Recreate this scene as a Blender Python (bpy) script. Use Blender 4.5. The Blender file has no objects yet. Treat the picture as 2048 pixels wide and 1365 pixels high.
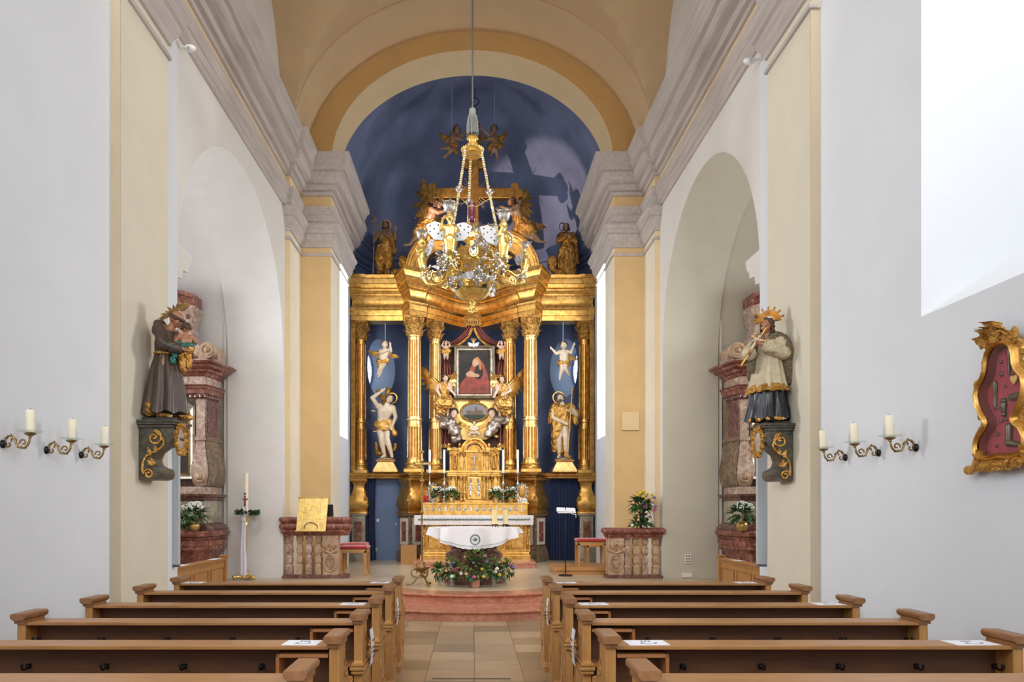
import bpy, bmesh, math, random
from math import sin, cos, pi, sqrt, radians
from mathutils import Vector, Matrix, noise
random.seed(7)
SC = bpy.context.scene
COL = SC.collection

# ---------------------------------------------------------------- camera, sky, light, exposure
F = 1480.0; CAMH = 1.6; VX = 945.0; VY = 1020.0
cam = bpy.data.objects.new('camera', bpy.data.cameras.new('camera'))
COL.objects.link(cam); SC.camera = cam
cam.location = (0, 0, CAMH); cam.rotation_euler = (pi/2, 0, 0)
cam.data.sensor_width = 36; cam.data.lens = F/2048*36
cam.data.shift_x = (1024-VX)/2048; cam.data.shift_y = (VY-682.5)/2048
cam.data.clip_end = 200; cam.data.clip_start = 0.05
w = bpy.data.worlds.new('sky'); SC.world = w; w.use_nodes = True
w.node_tree.nodes['Background'].inputs[0].default_value = (0.93, 0.95, 1.0, 1)
w.node_tree.nodes['Background'].inputs[1].default_value = 1.2
SC.view_settings.view_transform = 'Standard'; SC.view_settings.look = 'None'
SC.view_settings.gamma = 1; SC.view_settings.use_curve_mapping = False
SC.view_settings.exposure = 0.24
SC.cycles.max_bounces = 10; SC.cycles.diffuse_bounces = 6; SC.cycles.glossy_bounces = 4
SC.cycles.transmission_bounces = 6; SC.cycles.transparent_max_bounces = 12
SC.cycles.sample_clamp_indirect = 6.0; SC.cycles.caustics_reflective = False; SC.cycles.caustics_refractive = False

def daylight(name, loc, target, sx, sy, watts, col=(0.90, 0.95, 1.0), spread=pi):
    l = bpy.data.lights.new(name, 'AREA'); l.shape = 'RECTANGLE'; l.size = sx; l.size_y = sy
    l.energy = watts; l.color = col; l.spread = spread
    o = bpy.data.objects.new(name, l); COL.objects.link(o); o.location = loc
    d = Vector(target)-Vector(loc); o.rotation_euler = d.to_track_quat('-Z', 'Y').to_euler()
    return o
# daylight entering through the nave windows, the chancel windows and the chapel windows; the upper pair is added fill
daylight('window_daylight_nave_right', (4.40, 4.45, 5.9), (0, 5.6, 4.2), 1.3, 4.2, 45, (.92, .96, 1))
daylight('window_daylight_nave_left', (-4.40, 4.0, 5.9), (0, 5.2, 4.2), 1.3, 4.2, 70, (.92, .96, 1))
daylight('window_daylight_rear_right', (3.50, -0.5, 5.9), (0, 6, 4.0), 1.6, 4.4, 150, (.92, .96, 1))
daylight('window_daylight_rear_left', (-3.50, -0.5, 5.9), (0, 6, 4.0), 1.6, 4.4, 150, (.92, .96, 1))
daylight('window_daylight_upper_left', (-3.5, 4.8, 9.5), (-1.0, 18.6, 1.8), 2.6, 1.5, 100, (1, .96, .90), radians(58))  # added area light for frontal light on the altar, not a known window
daylight('window_daylight_upper_right', (3.5, 4.8, 9.5), (1.0, 18.6, 1.8), 2.6, 1.5, 100, (1, .96, .90), radians(58))  # right-hand twin of the added altar fill
daylight('window_daylight_chancel_left', (-3.55, 16.85, 5.2), (0, 17.6, 4.6), 0.9, 3.4, 130)
daylight('window_daylight_chancel_right', (3.55, 16.85, 5.2), (0, 17.6, 4.6), 0.9, 3.4, 175)
daylight('window_daylight_chapel_left', (-8.8, 11.8, 4.7), (3.6, 8.6, 2.3), 1.8, 2.4, 190, (.95, .97, 1), radians(110))
daylight('window_daylight_chapel_right', (8.8, 11.8, 4.7), (-3.6, 8.2, 2.3), 1.8, 2.4, 165, (.98, .98, 1), radians(110))
# warm lamp behind the altar's left shoulder, throwing the figures' shadows on the vault
sp = bpy.data.lights.new('altar_spot', 'SPOT'); sp.energy = 620; sp.color = (1.0, 0.72, 0.60)
sp.spot_size = radians(44); sp.spot_blend = 0.35; sp.shadow_soft_size = 0.03
spo = bpy.data.objects.new('altar_spot', sp); COL.objects.link(spo); spo.location = (-2.3, 17.0, 8.4)
spo.rotation_euler = (Vector((2.0, 20.8, 9.7))-Vector(spo.location)).to_track_quat('-Z', 'Y').to_euler()

# ---------------------------------------------------------------- placing
def P(px, py, Y):
    return Vector(((px-VX)*Y/F, Y, CAMH-(py-VY)*Y/F))

# ---------------------------------------------------------------- materials
MATS = {}
def newmat(name):
    m = bpy.data.materials.new(name); m.use_nodes = True; MATS[name] = m
    nt = m.node_tree; b = nt.nodes['Principled BSDF']
    return m, nt, b
def sset(b, k, v):
    if k in b.inputs: b.inputs[k].default_value = v
def c4(c): return (c[0], c[1], c[2], 1)
def coords(nt, scale=(1, 1, 1)):
    t = nt.nodes.new('ShaderNodeTexCoord'); mp = nt.nodes.new('ShaderNodeMapping')
    mp.inputs['Scale'].default_value = scale
    nt.links.new(t.outputs['Object'], mp.inputs[0]); return mp.outputs[0]
def noisetex(nt, vec, scale, detail=4, rough=0.55, dist=0.0):
    n = nt.nodes.new('ShaderNodeTexNoise'); n.inputs['Scale'].default_value = scale
    n.inputs['Detail'].default_value = detail; n.inputs['Roughness'].default_value = rough
    n.inputs['Distortion'].default_value = dist
    nt.links.new(vec, n.inputs['Vector']); return n.outputs['Fac']
def ramp(nt, fac, stops):
    r = nt.nodes.new('ShaderNodeValToRGB'); cr = r.color_ramp
    while len(cr.elements) < len(stops): cr.elements.new(0.5)
    for e, (p, c) in zip(cr.elements, stops): e.position = p; e.color = c4(c)
    nt.links.new(fac, r.inputs[0]); return r.outputs[0]
def bump(nt, b, h, strength, dist=0.02):
    n = nt.nodes.new('ShaderNodeBump'); n.inputs['Strength'].default_value = strength
    n.inputs['Distance'].default_value = dist
    nt.links.new(h, n.inputs['Height']); nt.links.new(n.outputs[0], b.inputs['Normal'])
def mat(name, col, rough=0.6, metal=0.0, var=0.0, vscale=3.0, bmp=0.0, bscale=20.0, bdist=0.02, stretch=(1, 1, 1), col2=None, coat=0, detail=4, **kw):
    m, nt, b = newmat(name)
    sset(b, 'Base Color', c4(col)); sset(b, 'Roughness', rough); sset(b, 'Metallic', metal); sset(b, 'Coat Weight', coat)
    for k, v in kw.items(): sset(b, k.replace('_', ' '), v)
    vec = coords(nt, stretch)
    if var or col2:
        c2 = col2 or tuple(max(0, c*(1-var)) for c in col)
        nt.links.new(ramp(nt, noisetex(nt, vec, vscale, detail), [(0.36, c2), (0.64, col)]), b.inputs['Base Color'])
    if bmp: bump(nt, b, noisetex(nt, vec, bscale, 5), bmp, bdist)
    return m
mat('white_plaster', (0.745, 0.725, 0.685), 0.8, var=0.05, vscale=1.5, bmp=0.25, bscale=9)
mat('wall_paint', (0.745, 0.775, 0.81), 0.8, var=0.04, vscale=1.2, bmp=0.25, bscale=8)
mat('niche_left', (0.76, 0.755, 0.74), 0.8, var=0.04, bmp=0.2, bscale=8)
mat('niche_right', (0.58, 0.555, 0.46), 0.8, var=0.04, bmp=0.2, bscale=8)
mat('cream', (0.80, 0.735, 0.58), 0.8, var=0.06, vscale=2, bmp=0.2, bscale=9)
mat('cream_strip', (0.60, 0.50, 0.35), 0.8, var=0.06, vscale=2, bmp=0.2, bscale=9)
mat('pilaster_white', (0.72, 0.665, 0.53), 0.8, var=0.04, vscale=2, bmp=0.2, bscale=9)
mat('ochre', (0.69, 0.48, 0.235), 0.8, var=0.08, vscale=2, bmp=0.2, bscale=9)
mat('ochre_deep', (0.62, 0.385, 0.145), 0.8, var=0.08, vscale=2, bmp=0.2, bscale=9)
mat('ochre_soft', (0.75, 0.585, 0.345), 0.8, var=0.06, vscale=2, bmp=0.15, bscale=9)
mat('vault_paint', (0.60, 0.43, 0.25), 0.85, var=0.06, vscale=1.6, bmp=0.2, bscale=9)
mat('vault_rib', (0.64, 0.47, 0.28), 0.85, var=0.05, vscale=1.6, bmp=0.2, bscale=9)
mat('stucco_grey', (0.56, 0.50, 0.46), 0.8, var=0.20, vscale=4, bmp=0.25, bscale=22, stretch=(3.5, 0.3, 5), bdist=0.03)
mat('blue_wall', (0.19, 0.245, 0.43), 0.8, col2=(0.145, 0.185, 0.32), vscale=1.2, bmp=0.15, bscale=8)
mat('blue_vault', (0.27, 0.32, 0.50), 0.85, col2=(0.17, 0.205, 0.33), vscale=0.9, bmp=0.15, bscale=8, detail=6)
mat('blue_pale', (0.33, 0.44, 0.62), 0.7, var=0.06)
mat('dark_blue', (0.02, 0.035, 0.10), 0.8, bmp=0.2, bscale=60)
mat('blue_door', (0.13, 0.19, 0.34), 0.6, var=0.08)
def goldmat(name, c1, c2, r1=0.22, r2=0.42, bs=35, bst=0.25, vs=9, metal=0.88, bd=0.012):
    m, nt, b = newmat(name)
    vec = coords(nt); f = noisetex(nt, vec, vs, 5, 0.6)
    nt.links.new(ramp(nt, f, [(0.35, c2), (0.62, c1)]), b.inputs['Base Color'])
    mr = nt.nodes.new('ShaderNodeMapRange'); mr.inputs['To Min'].default_value = r1; mr.inputs['To Max'].default_value = r2
    nt.links.new(noisetex(nt, vec, vs*1.7, 3), mr.inputs[0]); nt.links.new(mr.outputs[0], b.inputs['Roughness'])
    sset(b, 'Metallic', metal)
    bump(nt, b, noisetex(nt, vec, bs, 5), bst, bd)
    return m
goldmat('gold', (0.82, 0.485, 0.14), (0.54, 0.27, 0.055))
goldmat('gold_pale', (0.93, 0.64, 0.26), (0.74, 0.44, 0.13), 0.22, 0.42)
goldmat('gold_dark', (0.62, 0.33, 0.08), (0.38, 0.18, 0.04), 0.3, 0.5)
goldmat('gold_cloth', (0.90, 0.55, 0.17), (0.48, 0.22, 0.04), 0.2, 0.4, 28, 0.9, 12, bd=0.03)
goldmat('gold_crumpled', (0.72, 0.40, 0.10), (0.35, 0.16, 0.03), 0.2, 0.4, 24, 1.0, 10, bd=0.04)
goldmat('gold_carved', (0.88, 0.52, 0.15), (0.38, 0.17, 0.03), 0.2, 0.45, 60, 1.0, 22, bd=0.03)
goldmat('brass', (0.72, 0.52, 0.20), (0.50, 0.33, 0.11), 0.25, 0.45)
goldmat('brass_old', (0.42, 0.27, 0.10), (0.20, 0.12, 0.05), 0.3, 0.5)
goldmat('brass_bright', (0.98, 0.75, 0.28), (0.75, 0.48, 0.12), 0.12, 0.3, 50, 0.5, 20)
goldmat('silver', (0.80, 0.79, 0.75), (0.36, 0.33, 0.29), 0.15, 0.35, 55, 0.6, 24)
goldmat('silver_cloud', (0.72, 0.66, 0.60), (0.32, 0.24, 0.20), 0.25, 0.5, 20, 0.6, 8, metal=0.7)
goldmat('pewter', (0.20, 0.17, 0.13), (0.09, 0.075, 0.06), 0.25, 0.45)
goldmat('frame_silver', (0.42, 0.36, 0.28), (0.22, 0.18, 0.14), 0.25, 0.4, 20, 0.1, metal=0.75)
def marble(name, c1, c2, c3, scale=6, rough=0.25, spec=26):
    m, nt, b = newmat(name); vec = coords(nt)
    f = noisetex(nt, vec, scale, 8, 0.65, 1.2)
    base = ramp(nt, f, [(0.36, c1), (0.52, c2), (0.66, c3)])
    g = noisetex(nt, vec, spec, 6, 0.7)
    mx = nt.nodes.new('ShaderNodeMixRGB'); mx.inputs[2].default_value = c4(c3)
    nt.links.new(ramp(nt, g, [(0.56, (0, 0, 0)), (0.64, (0.8, 0.8, 0.8))]), mx.inputs[0])
    nt.links.new(base, mx.inputs[1]); nt.links.new(mx.outputs[0], b.inputs['Base Color'])
    sset(b, 'Roughness', rough); return m
marble('marble_red', (0.13, 0.038, 0.028), (0.23, 0.08, 0.055), (0.42, 0.20, 0.14))
marble('marble_step', (0.42, 0.16, 0.10), (0.52, 0.22, 0.14), (0.62, 0.33, 0.22), 9, 0.22)
marble('marble_dark', (0.09, 0.035, 0.03), (0.16, 0.07, 0.055), (0.27, 0.15, 0.12), 7, 0.18)
marble('marble_pink', (0.30, 0.17, 0.12), (0.47, 0.33, 0.26), (0.66, 0.55, 0.46), 7, 0.22)
marble('marble_grey', (0.28, 0.24, 0.18), (0.42, 0.37, 0.28), (0.56, 0.52, 0.42), 5, 0.25)
marble('marble_brown', (0.10, 0.06, 0.035), (0.19, 0.125, 0.075), (0.36, 0.27, 0.17), 8, 0.3, 40)
marble('marble_tan', (0.38, 0.23, 0.14), (0.50, 0.34, 0.22), (0.60, 0.45, 0.31), 7, 0.4)
marble('marble_pale', (0.55, 0.48, 0.40), (0.66, 0.60, 0.52), (0.76, 0.72, 0.66), 5, 0.25)
marble('marble_console', (0.035, 0.032, 0.022), (0.075, 0.067, 0.048), (0.15, 0.135, 0.10), 5, 0.35)
def woodmat(name, c1, c2, rough=0.4, st=(1.2, 9, 9), coat=0.2):
    m, nt, b = newmat(name); vec = coords(nt, st)
    f = noisetex(nt, vec, 3.2, 6, 0.6, 0.6)
    nt.links.new(ramp(nt, f, [(0.3, c2), (0.7, c1)]), b.inputs['Base Color'])
    sset(b, 'Roughness', rough); sset(b, 'Coat Weight', coat); sset(b, 'Coat Roughness', 0.25)
    bump(nt, b, noisetex(nt, vec, 12, 4), 0.12, 0.004); return m
woodmat('wood_pew', (0.44, 0.215, 0.07), (0.31, 0.135, 0.04))
woodmat('wood_end', (0.50, 0.255, 0.075), (0.36, 0.165, 0.045), st=(7, 7, 1.2))
woodmat('wood_dark', (0.14, 0.055, 0.017), (0.09, 0.033, 0.011), 0.6, coat=0)
woodmat('wood_cap', (0.32, 0.145, 0.05), (0.21, 0.09, 0.032), 0.45, st=(9, 1.2, 9))
woodmat('wood_honey', (0.56, 0.29, 0.10), (0.42, 0.20, 0.06), 0.4)
woodmat('wood_trim', (0.40, 0.17, 0.06), (0.30, 0.12, 0.04), 0.45)
mat('red_velvet', (0.50, 0.015, 0.02), 0.75, var=0.2, vscale=30, bmp=0.2, bscale=80, Sheen_Weight=0.5)
mat('white_cloth', (0.82, 0.81, 0.84), 0.8, var=0.03, bmp=0.15, bscale=70, bdist=0.004)
mat('cloth_embroidery', (0.14, 0.20, 0.19), 0.8)
mat('enamel_white', (0.50, 0.51, 0.54), 0.4)
mat('violet_white', (0.78, 0.76, 0.86), 0.7, var=0.06, vscale=12, bmp=0.2, bscale=40)
mat('skin_carved', (0.78, 0.62, 0.45), 0.42, var=0.18, vscale=9, coat=0.25)
mat('skin_pink', (0.74, 0.50, 0.36), 0.42, var=0.15, vscale=9, coat=0.25)
mat('skin_dark', (0.32, 0.18, 0.09), 0.4, var=0.3, vscale=8, coat=0.3)
mat('skin_brown', (0.44, 0.19, 0.09), 0.4, var=0.25, vscale=9, coat=0.25)
mat('hair_brown', (0.09, 0.045, 0.025), 0.5, bmp=1.0, bscale=40, bdist=0.02)
mat('eye_dark', (0.02, 0.015, 0.01), 0.3)
mat('habit_brown', (0.075, 0.047, 0.032), 0.42, var=0.25, vscale=6, bmp=0.2, bscale=14, coat=0.15)
mat('cloth_green', (0.01, 0.17, 0.14), 0.4, var=0.3, vscale=8, coat=0.3)
mat('embrasure_white', (0.80, 0.83, 0.87), 0.8, bmp=0.2, bscale=8)
mat('cassock_blue', (0.008, 0.011, 0.019), 0.35, var=0.3, vscale=6, coat=0.3)
mat('surplice', (0.62, 0.52, 0.35), 0.5, var=0.2, vscale=14, bmp=0.3, bscale=30)
mat('fur_olive', (0.26, 0.21, 0.12), 0.6, col2=(0.12, 0.09, 0.05), vscale=40, bmp=1.0, bscale=55, bdist=0.03)
mat('drape_red', (0.34, 0.10, 0.075), 0.35, var=0.35, vscale=7, coat=0.3, metal=0.3)
mat('wax', (0.86, 0.80, 0.62), 0.45, Subsurface_Weight=0.15)
mat('wax_white', (0.92, 0.88, 0.78), 0.45, Subsurface_Weight=0.1)
mat('wax_yellow', (0.78, 0.62, 0.32), 0.5, Subsurface_Weight=0.1)
mat('black_metal', (0.015, 0.015, 0.017), 0.4, metal=0.5)
mat('black_paint', (0.01, 0.01, 0.01), 0.6)
mat('dark_slate', (0.03, 0.035, 0.03), 0.4)
mat('white_plastic', (0.80, 0.80, 0.78), 0.4)
mat('grey_panel', (0.50, 0.53, 0.56), 0.5)
mat('paper', (0.83, 0.85, 0.92), 0.6)
mat('ink', (0.03, 0.03, 0.04), 0.7)
mat('rope_grey', (0.15, 0.145, 0.125), 0.8, bmp=0.5, bscale=120)
mat('tassel_thread', (0.27, 0.29, 0.27), 0.5, var=0.3, vscale=40, stretch=(6, 6, 0.5))
mat('leaf_green', (0.045, 0.125, 0.03), 0.5, var=0.5, vscale=20)
mat('leaf_light', (0.17, 0.27, 0.05), 0.5, var=0.5, vscale=20)
mat('petal_white', (0.86, 0.87, 0.78), 0.6, var=0.08)
mat('petal_crimson', (0.32, 0.015, 0.05), 0.6, var=0.3, vscale=30)
mat('petal_pink', (0.70, 0.10, 0.32), 0.6, var=0.2)
mat('petal_violet', (0.25, 0.20, 0.52), 0.6, var=0.2)
mat('petal_peach', (0.85, 0.48, 0.25), 0.6, var=0.2)
mat('petal_yellow', (0.75, 0.58, 0.06), 0.6, var=0.2)
mat('terracotta', (0.58, 0.28, 0.20), 0.7)
mat('red_glass', (0.45, 0.0, 0.01), 0.12, coat=0.6)
mat('ruby_glass', (0.10, 0.004, 0.02), 0.08, coat=0.8)
mat('crimson_felt', (0.42, 0.05, 0.085), 0.85, var=0.15, vscale=30)
mat('crimson_dark', (0.20, 0.035, 0.06), 0.6)
mat('canvas_dark', (0.022, 0.02, 0.018), 0.75, col2=(0.05, 0.04, 0.035), vscale=2.5)
mat('paint_red', (0.42, 0.055, 0.025), 0.45, col2=(0.20, 0.02, 0.012), vscale=6)
mat('paint_skin', (0.62, 0.36, 0.20), 0.5, var=0.2, vscale=9)
mat('paint_hair', (0.42, 0.20, 0.07), 0.5)
mat('paint_sky', (0.36, 0.42, 0.52), 0.5, col2=(0.50, 0.42, 0.40), vscale=6)
mat('paint_stone', (0.34, 0.22, 0.17), 0.5, var=0.3, vscale=20)
mat('paint_green', (0.04, 0.09, 0.03), 0.5, var=0.4, vscale=20)
mat('lead', (0.10, 0.12, 0.16), 0.5)
def glassmat(name, col=(1, 1, 1), alpha=0.25, rough=0.03):
    m, nt, b = newmat(name); sset(b, 'Base Color', c4(col)); sset(b, 'Roughness', rough)
    sset(b, 'Transmission Weight', 1.0); sset(b, 'IOR', 1.35); return m
glassmat('clear_glass'); 
def thin_glass(name, col, mixf):
    m = bpy.data.materials.new(name); m.use_nodes = True; MATS[name] = m; nt = m.node_tree
    nt.nodes.remove(nt.nodes['Principled BSDF'])
    t = nt.nodes.new('ShaderNodeBsdfTransparent'); t.inputs[0].default_value = c4(col)
    g = nt.nodes.new('ShaderNodeBsdfGlossy'); g.inputs['Roughness'].default_value = 0.05
    mx = nt.nodes.new('ShaderNodeMixShader'); mx.inputs[0].default_value = mixf
    nt.links.new(t.outputs[0], mx.inputs[1]); nt.links.new(g.outputs[0], mx.inputs[2])
    nt.links.new(mx.outputs[0], nt.nodes['Material Output'].inputs[0]); return m
thin_glass('thin_glass', (0.93, 0.96, 0.93), 0.16)
thin_glass('case_glass', (0.97, 0.97, 0.97), 0.06)
def emis(name, col, s):
    m = bpy.data.materials.new(name); m.use_nodes = True; MATS[name] = m; nt = m.node_tree
    b = nt.nodes['Principled BSDF']; sset(b, 'Base Color', (0.8, 0.8, 0.8, 1)); sset(b, 'Emission Color', c4(col)); sset(b, 'Emission Strength', s); return m
emis('window_glow', (0.86, 0.93, 1.0), 2.2)
emis('window_glow_apse', (0.88, 0.93, 1.0), 1.3)
# nave floor: buff stone slabs laid in a grid, polished
def floormat():
    m, nt, b = newmat('floor_slabs')
    t = nt.nodes.new('ShaderNodeTexCoord'); mp = nt.nodes.new('ShaderNodeMapping')
    mp.inputs['Location'].default_value = (-0.02, 0.12, 0)
    nt.links.new(t.outputs['Object'], mp.inputs[0])
    br = nt.nodes.new('ShaderNodeTexBrick'); br.offset = 0; br.squash = 1
    br.inputs['Scale'].default_value = 1; br.inputs['Brick Width'].default_value = 0.468; br.inputs['Row Height'].default_value = 0.468
    br.inputs['Mortar Size'].default_value = 0.004; br.inputs['Mortar Smooth'].default_value = 0.1; br.inputs['Bias'].default_value = -0.1
    br.inputs['Color1'].default_value = (0.50, 0.37, 0.23, 1); br.inputs['Color2'].default_value = (0.23, 0.165, 0.10, 1); br.inputs['Mortar'].default_value = (0.12, 0.09, 0.06, 1)
    nt.links.new(mp.outputs[0], br.inputs[0])
    mx = nt.nodes.new('ShaderNodeMixRGB'); mx.blend_type = 'MULTIPLY'; mx.inputs[0].default_value = 0.6
    nt.links.new(br.outputs[0], mx.inputs[1])
    nt.links.new(ramp(nt, noisetex(nt, mp.outputs[0], 3, 6), [(0.3, (0.7, 0.66, 0.62)), (0.7, (1, 1, 1))]), mx.inputs[2])
    nt.links.new(mx.outputs[0], b.inputs['Base Color']); sset(b, 'Roughness', 0.28)
floormat()
mat('chancel_floor', (0.62, 0.50, 0.35), 0.28, var=0.14, vscale=2, bmp=0.05, bscale=4)

# ---------------------------------------------------------------- mesh builder
class MB:
    def __init__(s): s.v = []; s.f = []; s.m = []; s.mi = 0
    def add(s, vs, fs):
        k = len(s.v); s.v += [tuple(v) for v in vs]; s.f += [tuple(i+k for i in f) for f in fs]; s.m += [s.mi]*len(fs); return s
    def box(s, x0, x1, y0, y1, z0, z1):
        return s.add([(x0,y0,z0),(x1,y0,z0),(x1,y1,z0),(x0,y1,z0),(x0,y0,z1),(x1,y0,z1),(x1,y1,z1),(x0,y1,z1)],
            [(0,3,2,1),(4,5,6,7),(0,1,5,4),(1,2,6,5),(2,3,7,6),(3,0,4,7)])
    def cbox(s, c, sx, sy, sz): return s.box(c[0]-sx/2, c[0]+sx/2, c[1]-sy/2, c[1]+sy/2, c[2]-sz/2, c[2]+sz/2)
    def grid(s, rows, closeu=False, closev=False, capends=False):
        n = len(rows); m = len(rows[0]); vs = [p for r in rows for p in r]; fs = []
        for i in range(n if closev else n-1):
            for j in range(m if closeu else m-1):
                a = i*m+j; b = i*m+(j+1) % m; c = ((i+1) % n)*m+(j+1) % m; d = ((i+1) % n)*m+j
                fs.append((a, b, c, d))
        if capends:
            fs.append(tuple(range(m-1, -1, -1))); fs.append(tuple((n-1)*m+j for j in range(m)))
        return s.add(vs, fs)
    def lathe(s, c, prof, n=24, mod=None, cap=True, sx=1, sy=1):
        rows = []
        for r, z in prof:
            row = []
            for j in range(n):
                a = 2*pi*j/n; rr = r*(mod(a, z) if mod else 1)
                row.append((c[0]+rr*cos(a)*sx, c[1]+rr*sin(a)*sy, c[2]+z))
            rows.append(row)
        return s.grid(rows, closeu=True, capends=cap)
    def cyl(s, c, r, h, n=16, r2=None): return s.lathe(c, [(r, 0), (r if r2 is None else r2, h)], n)
    def tube(s, pts, rad, n=8, closed=False, flat=1.0, up=None):
        pts = [Vector(p) for p in pts]; N = len(pts)
        if not hasattr(rad, '__len__'): rad = [rad]*N
        rows = []; nrm = None
        for i, p in enumerate(pts):
            t = (pts[(i+1) % N]-pts[i-1]) if closed else (pts[min(i+1, N-1)]-pts[max(i-1, 0)])
            if t.length < 1e-9: t = Vector((0, 0, 1))
            t.normalize()
            if nrm is None:
                ref = Vector(up) if up else (Vector((0, 0, 1)) if abs(t.z) < .9 else Vector((1, 0, 0)))
                nrm = (ref-t*ref.dot(t)).normalized()
            else:
                nrm = nrm-t*nrm.dot(t)
                nrm = nrm.normalized() if nrm.length > 1e-6 else Vector((1, 0, 0))
            bn = t.cross(nrm)
            rows.append([tuple(p+(nrm*cos(2*pi*j/n)*flat+bn*sin(2*pi*j/n))*max(rad[i], 1e-4)) for j in range(n)])
        return s.grid(rows, closeu=True, closev=closed, capends=not closed)
    def ball(s, c, r, n=12, m=8, sx=1, sy=1, sz=1, rot=None):
        rows = []
        for i in range(m+1):
            a = -pi/2+pi*i/m; row = []
            for j in range(n):
                b = 2*pi*j/n; v = Vector((r*max(cos(a), 0.001)*cos(b)*sx, r*max(cos(a), 0.001)*sin(b)*sy, r*sin(a)*sz))
                if rot: v = rot @ v
                row.append((c[0]+v.x, c[1]+v.y, c[2]+v.z))
            rows.append(row)
        return s.grid(rows, closeu=True, capends=True)
    def capsule(s, a, ra, b, rb, n=12):
        a = Vector(a); b = Vector(b); d = b-a; L = d.length
        if L < 1e-6: return s.ball(a, max(ra, rb), n)
        t = d/L; ref = Vector((0, 0, 1)) if abs(t.z) < .9 else Vector((1, 0, 0))
        u = (ref-t*ref.dot(t)).normalized(); v = t.cross(u); rows = []
        prof = [(ra*sin(k*pi/8), -ra*cos(k*pi/8)) for k in range(0, 5)]+[(rb*cos(k*pi/8), L+rb*sin(k*pi/8)) for k in range(0, 5)]
        for r, z in prof:
            r = max(r, 1e-4); rows.append([tuple(a+t*z+(u*cos(2*pi*j/n)+v*sin(2*pi*j/n))*r) for j in range(n)])
        return s.grid(rows, closeu=True, capends=True)
    def prism(s, poly, axis, a, b):
        n = len(poly)
        def mk(p, q): return (q, p[0], p[1]) if axis == 'x' else ((p[0], q, p[1]) if axis == 'y' else (p[0], p[1], q))
        vs = [mk(p, a) for p in poly]+[mk(p, b) for p in poly]
        fs = [tuple(range(n-1, -1, -1)), tuple(range(n, 2*n))]+[(i, (i+1) % n, n+(i+1) % n, n+i) for i in range(n)]
        return s.add(vs, fs)
    def sweep(s, path, prof, closed=False, side=1):
        # plan path [(x,y)], profile [(offset, z)]; offset goes to the right-hand side * side, mitred
        N = len(path); rows = []
        for i in range(N):
            p = Vector(path[i])
            d0 = (p-Vector(path[i-1])) if (i > 0 or closed) else None
            d1 = (Vector(path[(i+1) % N])-p) if (i < N-1 or closed) else None
            if d0 is None: d0 = d1
            if d1 is None: d1 = d0
            d0 = d0.normalized(); d1 = d1.normalized()
            n0 = Vector((d0.y, -d0.x)); n1 = Vector((d1.y, -d1.x)); nn = n0+n1
            nn = nn/max(0.3, nn.length_squared/2)
            rows.append([(p.x+nn.x*o*side, p.y+nn.y*o*side, z) for o, z in prof])
        return s.grid(rows, closev=closed, capends=False)
    def cap_ends(s): return s
    def build(s, name, mats, parent=None, smooth=False, bevel=0, world=True, flat_ang=None):
        me = bpy.data.meshes.new(name)
        vs = s.v
        if parent is not None and world:
            inv = parent.matrix_basis.inverted()
            pp = parent.parent
            if pp is not None: inv = inv @ pp.matrix_basis.inverted()
            vs = [tuple(inv @ Vector(v)) for v in s.v]
        me.from_pydata(vs, [], s.f)
        ml = mats if isinstance(mats, (list, tuple)) else [mats]
        for x in ml: me.materials.append(MATS[x])
        if len(ml) > 1: me.polygons.foreach_set('material_index', s.m)
        bm = bmesh.new(); bm.from_mesh(me); bmesh.ops.recalc_face_normals(bm, faces=bm.faces)
        if bevel:
            bm.normal_update()
            es = [e for e in bm.edges if len(e.link_faces) == 2 and e.calc_face_angle(0) > 0.6]
            bmesh.ops.bevel(bm, geom=es, offset=bevel, segments=2, profile=0.6, affect='EDGES', clamp_overlap=True)
        bm.to_mesh(me); bm.free()
        if smooth:
            me.polygons.foreach_set('use_smooth', [True]*len(me.polygons))
            if flat_ang is None: flat_ang = 40
            try: me.set_sharp_from_angle(angle=radians(flat_ang))
            except Exception: pass
        me.update()
        o = bpy.data.objects.new(name, me); COL.objects.link(o)
        if parent is not None: o.parent = parent
        return o

def tag(o, label, cat, group=None):
    o['label'] = label; o['category'] = cat
    if group: o['group'] = group
    return o
def struct(mb, name, m, **k):
    o = mb.build(name, m, **k); o['kind'] = 'structure'; return o
def thing(name, label, cat, loc=(0, 0, 0), rz=0, group=None, sc=1):
    o = bpy.data.objects.new(name, None); COL.objects.link(o); o.empty_display_size = 0.1
    o.location = loc; o.rotation_euler = (0, 0, rz); o.scale = (sc, sc, sc)
    o.matrix_basis = Matrix.LocRotScale(Vector(loc), o.rotation_euler.to_quaternion(), Vector((sc, sc, sc)))
    return tag(o, label, cat, group)
def dup(root, loc=None, rz=None, label=None, sc=None):
    r = root.copy(); COL.objects.link(r)
    if loc is not None: r.location = loc
    if rz is not None: r.rotation_euler = (0, 0, rz)
    if sc is not None: r.scale = sc if hasattr(sc, '__len__') else (sc, sc, sc)
    if label: r['label'] = label
    for ch in list(root.children):
        c = ch.copy(); COL.objects.link(c); c.parent = r
        for g in list(ch.children):
            d = g.copy(); COL.objects.link(d); d.parent = c
    return r
def mirror_x(src, label=None):
    # mirrored copy (own mesh data) of a tree about x = 0
    def cp(o, par):
        c = o.copy(); COL.objects.link(c)
        if o.data:
            c.data = o.data.copy(); c.data.transform(Matrix.Scale(-1, 4, (1, 0, 0))); c.data.flip_normals()
        c.location.x = -o.location.x; c.parent = par
        c.rotation_euler.y *= -1; c.rotation_euler.z *= -1
        for ch in list(o.children): cp(ch, c)
        return c
    r = cp(src, None)
    if label: r['label'] = label
    return r

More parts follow.
